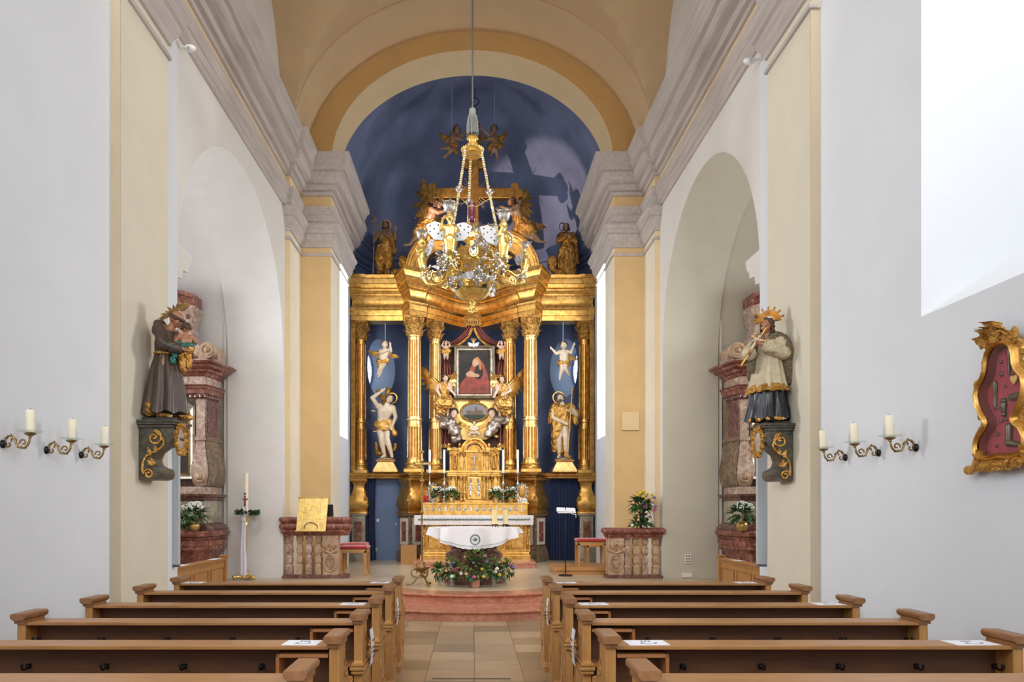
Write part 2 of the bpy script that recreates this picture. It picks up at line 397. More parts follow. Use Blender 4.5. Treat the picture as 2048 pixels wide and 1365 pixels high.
def spiral(c, r0, r1, a0, turns, ax, ay, n=28):
    c = Vector(c); ax = Vector(ax); ay = Vector(ay); out = []
    for i in range(n+1):
        t = i/n; a = a0+turns*2*pi*t; r = r0+(r1-r0)*t
        out.append(c+ax*(r*cos(a))+ay*(r*sin(a)))
    return out
def bez(pts, n=20):
    # Catmull-Rom through the points
    pts = [Vector(p) for p in pts]; P2 = [pts[0]]+pts+[pts[-1]]; out = []
    for i in range(1, len(P2)-2):
        for k in range(n):
            t = k/n; a, b, c, d = P2[i-1], P2[i], P2[i+1], P2[i+2]
            out.append(0.5*((2*b)+(-a+c)*t+(2*a-5*b+4*c-d)*t*t+(-a+3*b-3*c+d)*t**3))
    out.append(pts[-1]); return out
def leaf(mb, base, dirv, nrm, L, W, curl=0.4, n=7, lobes=3):
    # a thick carved leaf that curls away at its tip
    base = Vector(base); d = Vector(dirv).normalized(); nr = Vector(nrm).normalized(); nr = (nr-d*nr.dot(d)).normalized(); s = d.cross(nr)
    top = []; bot = []
    for i in range(n+1):
        t = i/n; w = W*0.5*(sin(pi*min(1, t*0.92+0.12)))*(1+0.18*sin(t*lobes*2*pi)) + W*0.03
        p = base+d*(L*t*(1-0.25*curl*t))+nr*(curl*L*t*t*t)
        th = W*0.16*(1-t)+W*0.04
        top.append([p-s*w, p-s*w*0.5+nr*th*.8, p+nr*th*1.3, p+s*w*0.5+nr*th*.8, p+s*w])
        bot.append([p-s*w-nr*th*.3, p-s*w*0.5-nr*th*.3, p-nr*th*.3, p+s*w*0.5-nr*th*.3, p+s*w-nr*th*.3])
    rows = [[tuple(q) for q in a]+[tuple(q) for q in reversed(b)] for a, b in zip(top, bot)]
    mb.grid(rows, closeu=True, capends=True)
# ================================================================= THE ROOM SHELL
W0, W1, SPR, RISE, HB = 3.65, 3.56, 8.84, 2.76, 3.45
PIL = {-1: (7.47, 8.65), 1: (7.78, 8.93)}
ARC = {-1: (9.15, 14.25), 1: (9.40, 14.20)}
ARC_SPR, ARC_R = 4.62, 2.42
LUN = [(11.75, 2.45), (4.75, 2.45), (-1.6, 2.3)]
NWIN = {-1: [(2.9, 5.55), (-1.9, 0.75)], 1: [(3.25, 6.02), (-1.9, 0.75)]}
YF, YB = 15.37, 16.27      # chancel arch front and back
PI2 = 2.93
PZ = 0.28                   # chancel platform

def lun(y):
    z = SPR
    for c, h in LUN:
        if abs(y-c) < h: z = max(z, SPR+2.80*sqrt(1-((y-c)/h)**2))
    return z
def barrel(x): return SPR+RISE*sqrt(max(0, 1-(x/HB)**2))
def lin(a, b, n): return [a+(b-a)*i/n for i in range(n+1)]

m = MB(); m.box(-9, 9, -4, 14.6, -0.1, 0.0); struct(m, 'floor', 'floor_slabs')
m = MB(); m.box(-5.6, 5.6, 13.6, 23, -0.05, PZ); struct(m, 'floor_chancel', 'chancel_floor')
# nave vault: barrel with lunettes cut into it
m = MB(); xs = [-W0]+[W0*sin(a) for a in lin(-1.45, 1.45, 56)]+[W0]; ys = sorted(set(lin(-4, YF, 90)+[c+h*k for c, h in LUN for k in (-1, -.995, -.98, .98, .995, 1)]))
m.grid([[(x, y, max(barrel(x), lun(y))+(0.0)) for x in xs] for y in ys]); struct(m, 'ceiling', 'vault_paint', smooth=True, flat_ang=25)
# transverse band of the vault in front of the chancel arch
m = MB(); rows = []
for y, d in ((14.22, 0), (14.22, -0.05), (YF, -0.05)):
    rows.append([((x/W0)*(HB-0.03), y, barrel((x/W0)*(HB-.03))+d-0.002) for x in xs])
m.grid(rows); struct(m, 'ceiling_rib', 'vault_rib', smooth=True, flat_ang=25)
# side walls
def hole(side, y, wins, arc):
    for a, b in wins:
        if a < y < b:
            c = (a+b)/2; h = (b-a)/2
            return 3.17, 6.6+1.2*sqrt(max(0, 1-((y-c)/h)**2))
    return None
for s in (-1, 1):
    X = s*W0; m = MB()
    y0, y1 = ARC[s]; yc = (y0+y1)/2; hw = (y1-y0)/2
    def top(y): return max(SPR, lun(y))+0.02
    # plain stretches, with windows
    ys = sorted(set(lin(-4, y0, 110)+[a for w_ in NWIN[s] for a in w_]+[a+1e-4 for w_ in NWIN[s] for a in w_]+[a-1e-4 for w_ in NWIN[s] for a in w_]))
    for a, b in zip(ys[:-1], ys[1:]):
        mid = (a+b)/2; h = hole(s, mid, NWIN[s], None)
        if h:
            ha = hole(s, a, NWIN[s], None) or (3.17, 6.6); hb = hole(s, b, NWIN[s], None) or (3.17, 6.6)
            m.add([(X, a, 0), (X, b, 0), (X, b, 3.17), (X, a, 3.17)], [(0, 1, 2, 3)])
            m.add([(X, a, ha[1]), (X, b, hb[1]), (X, b, top(b)), (X, a, top(a))], [(0, 1, 2, 3)])
        else: m.add([(X, a, 0), (X, b, 0), (X, b, top(b)), (X, a, top(a))], [(0, 1, 2, 3)])
    struct(m, 'wall_left' if s < 0 else 'wall_right', 'wall_paint')
    m = MB()
    th = lin(pi, 0, 60); ap = [(yc+hw*cos(t), ARC_SPR+ARC_R*sin(t)) for t in th]
    for (a, za), (b, zb) in zip(ap[:-1], ap[1:]):
        m.add([(X, a, za), (X, b, zb), (X, b, top(b)), (X, a, top(a))], [(0, 1, 2, 3)])
    m.add([(X, y1, 0), (X, YF, 0), (X, YF, SPR), (X, y1, top(y1))], [(0, 1, 2, 3)])
    struct(m, 'wall_arcade_left' if s < 0 else 'wall_arcade_right', 'white_plaster')
    # side chapel: barrel running outwards on the same profile, far part a little wider
    m = MB(); prof = [(y0, 0)]+ap+[(y1, 0)]
    def wide(p, d): return [((y-yc)*(1+d/hw)+yc, z if z == 0 else ARC_SPR+(z-ARC_SPR)*(1+d/hw)) for y, z in p]
    m.grid([[(s*x, y, z) for y, z in wide(prof, d)] for x, d in ((W0, 0), (4.72, 0.0), (4.72, 0.09), (9, 0.09))])
    m.box(min(s*9, s*9.1), max(s*9, s*9.1), y0-.4, y1+.4, 0, 7.4)
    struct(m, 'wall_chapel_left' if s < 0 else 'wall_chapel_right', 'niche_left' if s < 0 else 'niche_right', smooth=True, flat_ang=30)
    # shallow moulding arched over the altar in the chapel
    m = MB(); m.tube([(s*x, y1+.075, 6.72+0.28*sin((x-4.9)/3.2*pi)) for x in lin(4.74, 8.2, 16)], 0.035, 6); m.box(min(s*4.74, s*4.79), max(s*4.74, s*4.79), y1+.01, y1+.1, 0, 6.7)
    struct(m, 'trim_chapel', 'white_plaster')
    # impost block at the near side of the opening
    m = MB(); pr = [(0, 4.40), (0.05, 4.42), (0.07, 4.50), (.20, 4.52), (.24, 4.64), (.40, 4.66), (.42, 4.74), (.50, 4.80), (.55, 4.93), (0, 4.93)]
    m.prism([(y0+o*1.0, z) for o, z in pr], 'x', s*(W0+.02), s*5.3)
    m.prism([(y0+o*.35, z) for o, z in ((0, 3.98), (.08, 4.0), (.15, 4.06), (.15, 4.1), (0, 4.12))], 'x', s*(W0+.02), s*5.3)
    struct(m, 'trim_impost', 'white_plaster')
    # near pilaster and far pilaster, running into the entablature
    p0, p1 = PIL[s]; m = MB()
    m.box(min(X, s*W1), max(X, s*W1), p0, p1, 0, SPR-.8)
    struct(m, 'column_near_left' if s < 0 else 'column_near_right', 'pilaster_white')
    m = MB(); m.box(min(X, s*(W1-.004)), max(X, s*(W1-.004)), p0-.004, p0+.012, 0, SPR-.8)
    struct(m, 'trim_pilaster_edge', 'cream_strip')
    m = MB(); m.box(min(X, s*W1), max(X, s*W1), 14.42, YF+.1, 0, SPR-.8); struct(m, 'column_far_left' if s < 0 else 'column_far_right', 'cream')
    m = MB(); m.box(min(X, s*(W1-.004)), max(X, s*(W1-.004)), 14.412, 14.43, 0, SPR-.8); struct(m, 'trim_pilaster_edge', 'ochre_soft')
    # chancel pier: deep ochre front, paler inner side
    m = MB(); m.box(min(s*PI2, s*4.2), max(s*PI2, s*4.2), YF, YB, 0, SPR-.02); struct(m, 'wall_pier_left' if s < 0 else 'wall_pier_right', 'cream')
    m = MB(); m.box(min(s*(PI2+.012), s*4.0), max(s*(PI2+.012), s*4.0), YF-.008, YF+.01, 0, SPR-.02); struct(m, 'trim_pier_face', 'ochre')
    # chancel side wall with its tall window
    m = MB(); wa, wb, wz0, wz1 = YB+.06, 17.36, 3.24, 6.9; xx = s*PI2
    for a, b in ((YB, wa), (wb, 17.5)):
        m.add([(xx, a, 0), (xx, b, 0), (xx, b, SPR), (xx, a, SPR)], [(0, 1, 2, 3)])
    m.add([(xx, wa, 0), (xx, wb, 0), (xx, wb, wz0), (xx, wa, wz0)], [(0, 1, 2, 3)])
    wt = [(wa+(wb-wa)*(1-cos(t))/2, wz1+.5*sin(t)) for t in lin(0, pi, 16)]
    for (a, za), (b, zb) in zip(wt[:-1], wt[1:]):
        m.add([(xx, a, za), (xx, b, zb), (xx, b, SPR), (xx, a, SPR)], [(0, 1, 2, 3)])
    ol = [(wa, wz0)]+wt+[(wb, wz0)]; m.grid([[(x_, y, z) for y, z in ol] for x_ in (xx, s*3.66)], closeu=True)
    m.add([(xx, 17.5, 0), (s*3.15, 17.5, 0), (s*3.15, 17.5, SPR), (xx, 17.5, SPR)], [(0, 1, 2, 3)])
    m.add([(s*3.15, 17.5, 0), (s*3.15, 19.0, 0), (s*3.15, 19.0, SPR), (s*3.15, 17.5, SPR)], [(0, 1, 2, 3)])
    struct(m, 'wall_chancel_left' if s < 0 else 'wall_chancel_right', 'wall_paint')
    wn = MB(); wn.box(min(s*3.66, s*3.70), max(s*3.66, s*3.70), wa-.1, wb+.1, wz0-.1, wz1+.6); struct(wn, 'window_%d' % (3 if s < 0 else 4), 'window_glow_apse')
    # nave window embrasures, splayed
    for k, (a, b) in enumerate(NWIN[s]):
        c = (a+b)/2; h = (b-a)/2
        out = [(a, 3.17)]+[(c-h*cos(t), 6.6+1.2*sin(t)) for t in lin(0, pi, 20)]+[(b, 3.17)]
        inn = [(c+(y-c)*.46, max(3.91, 3.91+(z-3.17)*.80)) for y, z in out]
        m = MB(); m.grid([[(s*W0, y, z) for y, z in out], [(s*4.55, y, z) for y, z in inn]], closeu=True)
        struct(m, 'trim_window_embrasure', 'embrasure_white')
        m = MB(); m.add([(s*4.551, y, z) for y, z in inn], [tuple(range(len(inn)))])
        g = struct(m, 'window_%d' % (5+k*2+(0 if s < 0 else 1)), 'window_glow')
        m = MB()
        for y in lin(inn[0][0], inn[-1][0], 4): m.tube([(s*4.53, y, 3.91), (s*4.53, y, 7.2)], 0.012, 6)
        for z in lin(3.95, 7.1, 7): m.tube([(s*4.53, inn[0][0], z), (s*4.53, inn[-1][0], z)], 0.012, 6)
        m.build('glazing_bars', 'lead', g)

# added glowing lunette panes above the cornice, and end windows of the chapels
def arched_pane(num, X, yc, hw, z0, z1, s):
    pts = [(yc-hw, z0), (yc+hw, z0)]+[(yc+hw*cos(a), z1+hw*.6*sin(a)) for a in lin(0, pi, 16)]
    m = MB(); m.prism(pts, 'x', X, X+s*.02); g = struct(m, 'window_%d' % num, 'window_glow')
    m = MB(); m.tube([(X-s*.02, y, z) for y, z in pts], .05, 6, closed=True)
    for y in (yc-hw/3, yc+hw/3): m.tube([(X-s*.01, y, z0), (X-s*.01, y, z1+hw*.5)], .015, 6)
    for z in lin(z0, z1, 4)[1:]: m.tube([(X-s*.01, yc-hw, z), (X-s*.01, yc+hw, z)], .015, 6)
    m.build('window_frame', 'lead', g)
for s in (-1, 1):
    arched_pane(20+s, s*(W0-.02), 4.75, 1.35, 8.95, 9.6, s); arched_pane(24+s, s*8.97, 11.8, 1.0, 3.2, 5.4, s)  # first call: made-up lunette pane behind the upper fill light; second: chapel window

# chancel arch: front face up to the vault, soffit
m = MB(); n = 60
inn = [(PI2*cos(t), SPR+2.31*sin(t)) for t in lin(pi, 0, n)]
outr = [(-3.6*-cos(t) if False else HB*1.02*cos(t), SPR+(RISE+.05)*sin(t)) for t in lin(pi, 0, n)]
for i in range(n):
    a, b, c, d = inn[i], inn[i+1], outr[i+1], outr[i]
    m.add([(a[0], YF, a[1]), (b[0], YF, b[1]), (c[0], YF, c[1]), (d[0], YF, d[1])], [(0, 1, 2, 3)])
for s in (-1, 1): m.add([(s*PI2, YF, SPR-.02), (s*3.7, YF, SPR-.02), (s*3.7, YF, SPR+3), (s*HB*1.02, YF, SPR)], [(0, 1, 3), (1, 2, 3)])
struct(m, 'wall_chancel_arch', 'ochre_deep')
m = MB(); m.grid([[(x, y, z) for x, z in inn] for y in (YF, YB)]); struct(m, 'wall_chancel_arch_soffit', 'ochre_soft', smooth=True)
m = MB()
for i in range(n):
    a, b = inn[i], inn[i+1]
    m.add([(a[0], YB, a[1]), (b[0], YB, b[1]), (b[0]*1.3, YB, SPR+(b[1]-SPR)*1.45), (a[0]*1.3, YB, SPR+(a[1]-SPR)*1.45)], [(0, 1, 2, 3)])
struct(m, 'wall_chancel_arch_back', 'blue_vault')

# apse: curved blue wall with oval windows, half-dome
AY, AX, AR = 19.0, 3.15, 2.6
def apse(ph, z): return (-AX*cos(ph), AY+AR*sin(ph), z)
m = MB(); uo = 0.62; du = 0.185; zo = 5.52; dz = 0.80; U0, U1, Z0, Z1 = 0.36, 0.90, 4.4, 6.6
def patch(mir):
    f = (lambda u, z: apse(pi-u, z)) if mir else apse
    rows = []
    angs = sorted([2*pi*k/48 for k in range(48)]+[math.atan2(z_-zo, u_-uo) % (2*pi) for u_ in (U0, U1) for z_ in (Z0, Z1)])
    for a in angs:
        cu, sz = cos(a), sin(a)
        tx = (U1-uo)/abs(cu) if abs(cu) > 1e-6 else 1e9
        if cu < 0: tx = (uo-U0)/abs(cu)
        tz = ((Z1-zo) if sz > 0 else (zo-Z0))/abs(sz) if abs(sz) > 1e-6 else 1e9
        t = min(tx, tz); e = (uo+du*cu, zo+dz*sz); r = (uo+t*cu, zo+t*sz)
        rows.append([f(e[0]+(r[0]-e[0])*q, e[1]+(r[1]-e[1])*q) for q in lin(0, 1, 6)])
    m.grid(rows, closev=True)
    m.grid([[f(u, z) for u in lin(U0, U1, 8)] for z in (0, Z0)]); m.grid([[f(u, z) for u in lin(U0, U1, 8)] for z in (Z1, SPR)])
    m.grid([[f(u, z) for u in lin(0, U0, 6)] for z in lin(0, SPR, 4)])
patch(False); patch(True)
m.grid([[apse(u, z) for u in lin(U1, pi-U1, 24)] for z in lin(0, SPR, 4)])
struct(m, 'wall_back', 'blue_wall', smooth=True)
for s in (-1, 1):
    # corner triangles of the oval's square, closed with a backing just behind, and the pale embrasure
    f = (lambda u, z: apse(u, z)) if s < 0 else (lambda u, z: apse(pi-u, z))
    gc = Vector((s*3.05, 20.52, 5.50)); gd = Vector((-s*.45, .89, 0)).normalized()
    rows = [[f(uo+du*cos(a), zo+dz*sin(a)) for a in lin(0, 2*pi, 48)][:-1], [tuple(gc+gd*(.46*cos(a))+Vector((0, 0, .57*sin(a)))) for a in lin(0, 2*pi, 48)][:-1]]
    m = MB(); m.grid(rows, closeu=True); struct(m, 'trim_oval_embrasure', 'blue_pale', smooth=True)
    m = MB(); m.add(rows[1], [tuple(range(48))]); g = struct(m, 'window_%d' % (1 if s < 0 else 2), 'window_glow_apse')
    m = MB(); off = Vector((-s*.02, -.01, 0)); R = .095
    for i in range(-5, 6):
        for j in range(-6, 7):
            cx = i*R*1.5; cz = j*R*1.732+(R*.866 if i % 2 else 0)
            pts = [(cx+R*cos(k*pi/3), cz+R*sin(k*pi/3)) for k in range(4)]
            for a, b in zip(pts[:-1], pts[1:]):
                if max((p[0]/.45)**2+(p[1]/.56)**2 for p in (a, b)) < 1:
                    m.tube([gc+off+gd*a[0]+Vector((0, 0, a[1])), gc+off+gd*b[0]+Vector((0, 0, b[1]))], .006, 4)
    m.build('leading', 'lead', g)
    m = MB(); m.tube([Vector(p)+off*.6 for p in rows[1]], 0.03, 6, closed=True); m.build('window_frame', 'blue_wall', g)
# half dome and short barrel
m = MB(); rows = []
for y in lin(YB, AY, 6): rows.append([(-AX*cos(t), y, SPR+3.8*sin(t)) for t in lin(0, pi, 48)])
struct(m.grid(rows), 'ceiling_chancel', 'blue_vault', smooth=True)
m = MB(); rows = []
for e in lin(0, pi/2, 20): rows.append([(-AX*cos(t)*cos(e)**.0*(1) if False else -AX*cos(t), AY+AR*sin(t)*sin(e), SPR+3.8*sin(t)*cos(e)) for t in lin(0, pi, 48)])
struct(m.grid(rows), 'ceiling_apse', 'blue_vault', smooth=True)

# entablature of the nave: cornice, frieze, architrave; pilaster capitals
PC = [(0, 8.10), (.04, 8.11), (.05, 8.18), (.11, 8.20), (.13, 8.27), (.13, 8.30), (.22, 8.34), (.27, 8.42), (.28, 8.50), (.34, 8.52), (.34, 8.60), (.36, 8.62), (.38, 8.70), (.43, 8.76), (.44, 8.84), (0, 8.86)]
PF = [(.005, 7.86), (.005, 8.11)]
PA = [(0, 7.46), (.03, 7.47), (.035, 7.56), (.05, 7.57), (.055, 7.70), (.07, 7.71), (.10, 7.79), (.11, 7.86), (0, 7.87)]
PB = [(0, 7.03), (.03, 7.04), (.035, 7.09), (.06, 7.13), (.10, 7.20), (.11, 7.28), (.15, 7.30), (.15, 7.36), (.20, 7.41), (.21, 7.45), (0, 7.46)]
PS = [(0, 6.86), (.03, 6.865), (.035, 6.90), (.02, 6.93), (0, 6.94)]
for s in (-1, 1):
    p0, p1 = PIL[s]
    path = [(s*W0, -4), (s*W0, p0), (s*W1, p0), (s*W1, p1), (s*W0, p1), (s*W0, 14.42), (s*W1, 14.42), (s*W1, YF), (s*PI2, YF), (s*PI2, 17.5), (s*3.15, 17.5), (s*3.15, 19.0)]
    for nm, pr, mt in (('trim_cornice', PC, 'stucco_grey'), ('trim_frieze', PF, 'ochre_soft'), ('trim_architrave', PA, 'stucco_grey')):
        m = MB(); m.sweep(path, pr, side=-s); struct(m, nm, mt, smooth=True, flat_ang=35)
    m = MB(); m.sweep([apse(t if s < 0 else pi-t, 0)[:2] for t in lin(0, pi/2, 20)], PC, side=-s)
    m.sweep([apse(t if s < 0 else pi-t, 0)[:2] for t in lin(0, pi/2, 20)], PA, side=-s)
    struct(m, 'trim_apse_cornice', 'blue_wall', smooth=True, flat_ang=35)
    for pth in ([(s*W0, p0), (s*W1, p0), (s*W1, p1), (s*W0, p1)], path[5:10]):
        m = MB(); m.sweep(pth, PB, side=-s); struct(m, 'trim_pilaster_capital', 'stucco_grey', smooth=True, flat_ang=35)
        m = MB(); m.sweep(pth, PS, side=-s); struct(m, 'trim_astragal', 'stucco_grey', smooth=True, flat_ang=35)

# two curved red marble steps up to the platform
def stepping(sx, sy, z0, z1, inn_):
    m = MB(); prof = [(0, z0), (0, z0+.02), (-.015, z0+.025), (-.015, z1-.055), (.0, z1-.045), (.012, z1-.04), (.028, z1-.025), (.03, z1-.012), (.02, z1)]
    rows = []
    for t in lin(pi, 0, 64):
        rows.append([((sx+o)*cos(t), 13.62-(sy+o)*sin(t), z) for o, z in prof]+[((sx-inn_)*cos(t), 13.62-(sy-inn_)*sin(t), z1)])
    m.grid(rows); return m
struct(stepping(2.75, 3.02, 0, 0.14, 1.1), 'floor_step_lower', 'marble_step', smooth=True, flat_ang=30)
struct(stepping(2.05, 2.16, 0.14, PZ, .48), 'floor_step_upper', 'marble_step', smooth=True, flat_ang=30)
m = MB(); rows = [[(r*cos(t)*1.0, 13.62-r*1.04*sin(t), PZ-.001+.002*(1.48-r)) for t in lin(pi, 0, 48)] for r in (1.62, .01)]
m.grid(rows); m.grid([[(2.05*cos(t)*k, 13.62-2.16*sin(t)*k, PZ-.003) for t in lin(pi, 0, 48)] for k in (.98, .02)])
struct(m, 'floor_apron', 'chancel_floor')

# ================================================================= PEWS
PEWY = [3.20, 4.04, 4.87, 5.71, 6.58, 7.38]
def make_pew():
    # built for the left side: aisle end at x=-0.74, wall end at x=-2.92, back plane at y=0
    t = thing('pew', '', 'pew', (0, 0, 0), group='pews of the nave')
    xi, xo = -0.74, -2.92
    m = MB(); m.box(xo+.03, xi-.03, -.085, .095, .850, .872); m.build('book_shelf', 'wood_pew', t, bevel=.004)
    m = MB(); m.box(xo+.03, xi-.03, .05, .075, .30, .845)
    m.box(xo+.03, xi-.03, .04, .06, .10, .16); m.build('back_panel', 'wood_dark', t)
    m = MB(); x1 = xi-.035; x0 = x1-.26
    m.box(x0-.018, x0, -.08, .05, .60, .825); m.box(x0-.018, x1, -.08, .05, .807, .825); m.box(x0-.018, x1, -.08, .05, .58, .60); m.build('book_box', 'wood_trim', t)
    m = MB(); m.box(xo+.03, xi-.03, .09, .46, .43, .46); m.box(xo+.03, xi-.03, .42, .45, .36, .43); m.build('seat', 'wood_pew', t, bevel=.004)
    m = MB(); m.box(xo+.08, xi-.08, -.30, -.16, .16, .19); m.box(xo+.1, xo+.14, -.28, -.18, 0, .16); m.box(xi-.14, xi-.1, -.28, -.18, 0, .16); m.build('kneeler', 'wood_pew', t)
    # bench ends
    prof = [(-.10, 0), (-.115, .05), (-.09, .10), (-.085, .52), (-.105, .56), (-.11, .60), (-.085, .62), (-.08, .885), (.10, .885), (.105, .86), (.095, .80), (.13, .74), (.20, .68), (.215, .63), (.30, .625), (.36, .61), (.38, .58), (.36, .555), (.30, .55), (.31, .45), (.36, .34), (.33, .22), (.28, .14), (.33, .08), (.35, 0)]
    for x, nm, sg in ((xi, 'bench_end', 1), (xo, 'bench_end', -1)):
        m = MB(); m.prism(prof, 'x', x-.028, x+.028)
        for zz, ww in ((.60, .016), (.575, .026), (.55, .016)):   # mouldings at elbow height
            m.box(x-.028-ww*.8, x+.028+ww*.8, -.10-ww, .30, zz-.010, zz+.010)
        m.box(x-.036, x+.036, -.11, .33, 0, .06)
        e = m.build(nm, 'wood_end', t, bevel=.005)
        # carved outline and scroll on the outer face
        m = MB(); ax = x+sg*.030
        m.tube([(ax, .06, .86), (ax, .055, .78), (ax, .09, .72), (ax, .15, .665), (ax, .16, .64)], .006, 6)
        m.tube(spiral((ax, .10, .70), .045, .010, 0, 1.4, (0, 1, 0), (0, 0, 1), 24), .006, 6)
        m.tube([(ax, -.06, .51), (ax, -.06, .12), (ax, .24, .12), (ax, .27, .22), (ax, .30, .34), (ax, .25, .45), (ax, .24, .51), (ax, -.06, .51)], .005, 6)
        m.tube(spiral((ax, .19, .26), .07, .012, 1, 1.6, (0, 1, 0), (0, 0, 1), 28), .007, 6)
        m.tube(spiral((ax, .02, .40), .05, .010, 2, 1.5, (0, 1, 0), (0, 0, 1), 28), .006, 6)
        m.build('carving', 'wood_end', e)
        m = MB(); m.prism([(x-.034, .885), (x+.034, .885), (x+.050, .900), (x+.052, .918), (x+.044, .93), (x-.044, .93), (x-.052, .918), (x-.050, .900)], 'y', -.12, .14)
        m.box(x-.036, x+.036, -.10, .12, .862, .886)
        m.build('end_cap', 'wood_cap', e, bevel=.003)
    # hooks along the dark back
    for k in range(5):
        hx = xi-.42-k*.43; m = MB()
        m.box(hx-.012, hx+.012, .038, .052, .722, .750); m.ball((hx, .036, .735), .011, 8, 6)
        m.tube(bez([(hx, .04, .735), (hx+.004, .0, .725), (hx+.006, -.025, .735), (hx+.006, -.03, .755)], 4), .006, 6); m.ball((hx+.006, -.03, .757), .009, 8, 6)
        m.build('hook', 'black_metal', t)
    return t
pw = make_pew(); place = ['front row, nearest the altar', 'second row from the altar', 'third row from the altar', 'fourth row from the altar', 'fifth row from the altar', 'nearest row, cut by the bottom edge']
pr_ = mirror_x(pw)
for k, y in enumerate(reversed(PEWY)):
    a = pw if k == 0 else dup(pw); b = pr_ if k == 0 else dup(pr_)
    a.location = (0, y, 0); b.location = (0, y, 0)
    a['label'] = 'oak pew left of the aisle, ' + place[k]; b['label'] = 'oak pew right of the aisle, ' + place[k]

# leaflets on the shelves: white sheet with two small black marks and lines
def sheet(cx, cy, cz, wx, wy, lab, rz=0):
    t = thing('leaflet', lab, 'leaflet', (cx, cy, cz), rz, 'white leaflets laid out on the pews')
    m = MB(); m.box(-wx/2, wx/2, -wy/2, wy/2, 0, .0012); m.build('page', 'paper', t, world=False)
    m = MB()
    for q in (-.12, .22): m.lathe((wx*q, -.01, .0013), [(.011, 0), (.011, .0004)], 10, sy=.8)
    for q in range(3): m.box(-wx*.1+q*.02, -wx*.1+q*.02+.012, wy*.2, wy*.36, .0013, .0017)
    m.tube([(-wx*.2, -.03, .0015), (0, -.045, .0015), (wx*.2, -.03, .0015)], .0012, 4)
    m.build('print', 'ink', t, world=False)
Z = .8722
rows_ = list(reversed(PEWY))
for side, k, x, wd, what in ((-1, 4, .93, .19, 'beside the aisle end of the left fifth pew'), (-1, 2, .92, .19, 'beside the aisle end of the left third pew'), (-1, 0, .92, .19, 'beside the aisle end of the left front pew'), (-1, 0, 2.78, .20, 'at the wall end of the left front pew'),
        (1, 4, .95, .22, 'beside the aisle end of the right fifth pew'), (1, 2, .93, .22, 'beside the aisle end of the right third pew'), (1, 0, .93, .20, 'beside the aisle end of the right front pew'), (1, 4, 2.72, .24, 'at the wall end of the right fifth pew'), (1, 2, 2.74, .22, 'at the wall end of the right third pew'), (1, 0, 2.72, .20, 'at the wall end of the right front pew')):
    sheet(side*x, rows_[k], Z, wd, .15, 'white leaflet lying ' + what, 0.04*side)
for x, k, lab in ((-.685, 3, 'curled white notice hanging on the aisle end of the left fourth pew'), (-.685, 1, 'curled white notice hanging on the aisle end of the left second pew'), (.685, 3, 'curled white notice hanging on the aisle end of the right fourth pew'), (.685, 1, 'curled white notice hanging on the aisle end of the right second pew')):
    t = thing('hanging_notice', lab, 'notice', (x, rows_[k], .80), 0, 'notices hung on the pew ends')
    s = 1 if x > 0 else -1
    m = MB(); rr = [[(-s*(.004+.012*sin(v*pi)), .03+.14*u, -.24*v) for u in lin(0, 1, 4)] for v in lin(0, 1, 10)]; m.grid(rr)
    m.grid([[(p[0]+.0012*s, p[1], p[2]) for p in r] for r in rr]); m.build('page', 'paper', t, world=False)
    m = MB()
    for v in (.3, .5, .62, .75): m.box(-s*.023-.0008, -s*.023+.0008, .06, .14, -.24*v-.006, -.24*v+.004)
    m.build('print', 'ink', t, world=False)
# ================================================================= FIGURE TOOLKIT
def remesh(mb, voxel, smooth=3, fold=None):
    me = bpy.data.meshes.new('tmp'); me.from_pydata(mb.v, [], mb.f)
    bm = bmesh.new(); bm.from_mesh(me); bmesh.ops.recalc_face_normals(bm, faces=bm.faces); bm.to_mesh(me); bm.free()
    o = bpy.data.objects.new('tmp', me); COL.objects.link(o)
    md = o.modifiers.new('r', 'REMESH'); md.mode = 'VOXEL'; md.voxel_size = voxel; md.adaptivity = 0
    if smooth:
        s = o.modifiers.new('s', 'SMOOTH'); s.iterations = smooth; s.factor = .5
    dg = bpy.context.evaluated_depsgraph_get(); dg.update()
    out = bpy.data.meshes.new_from_object(o.evaluated_get(dg))
    bpy.data.objects.remove(o); bpy.data.meshes.remove(me)
    if fold:
        A, fr, st = fold; n = len(out.vertices)
        nr = [v.normal.copy() for v in out.vertices]
        for i, v in enumerate(out.vertices):
            q = Vector((v.co.x*fr*st[0], v.co.y*fr*st[1], v.co.z*fr*st[2]))
            w_ = noise.noise(q*.6+Vector((3, 7, 1)))*1.2
            r = 1-abs(noise.noise(q+Vector((w_, w_, w_))))*2.6
            v.co += nr[i]*(A*r)
    return out
def addmesh(name, me, m, parent, smooth=True):
    me.name = name; me.materials.clear(); me.materials.append(MATS[m])
    if smooth: me.polygons.foreach_set('use_smooth', [True]*len(me.polygons))
    o = bpy.data.objects.new(name, me); COL.objects.link(o); o.parent = parent; return o
ADULT = dict(pelvis=(0, 0, .52), waist=(0, 0, .60), chest=(0, 0, .72), neck=(0, 0, .825), head=(0, -.012, .925),
    shL=(-.112, 0, .795), elL=(-.15, .01, .64), haL=(-.15, -.06, .50), shR=(.112, 0, .795), elR=(.15, .01, .64), haR=(.15, -.06, .50),
    hipL=(-.055, 0, .50), knL=(-.062, -.02, .28), ftL=(-.065, .01, .045), hipR=(.055, 0, .50), knR=(.062, -.02, .28), ftR=(.065, .01, .045),
    toeL=(-.02, -1, -.25), toeR=(.02, -1, -.25))
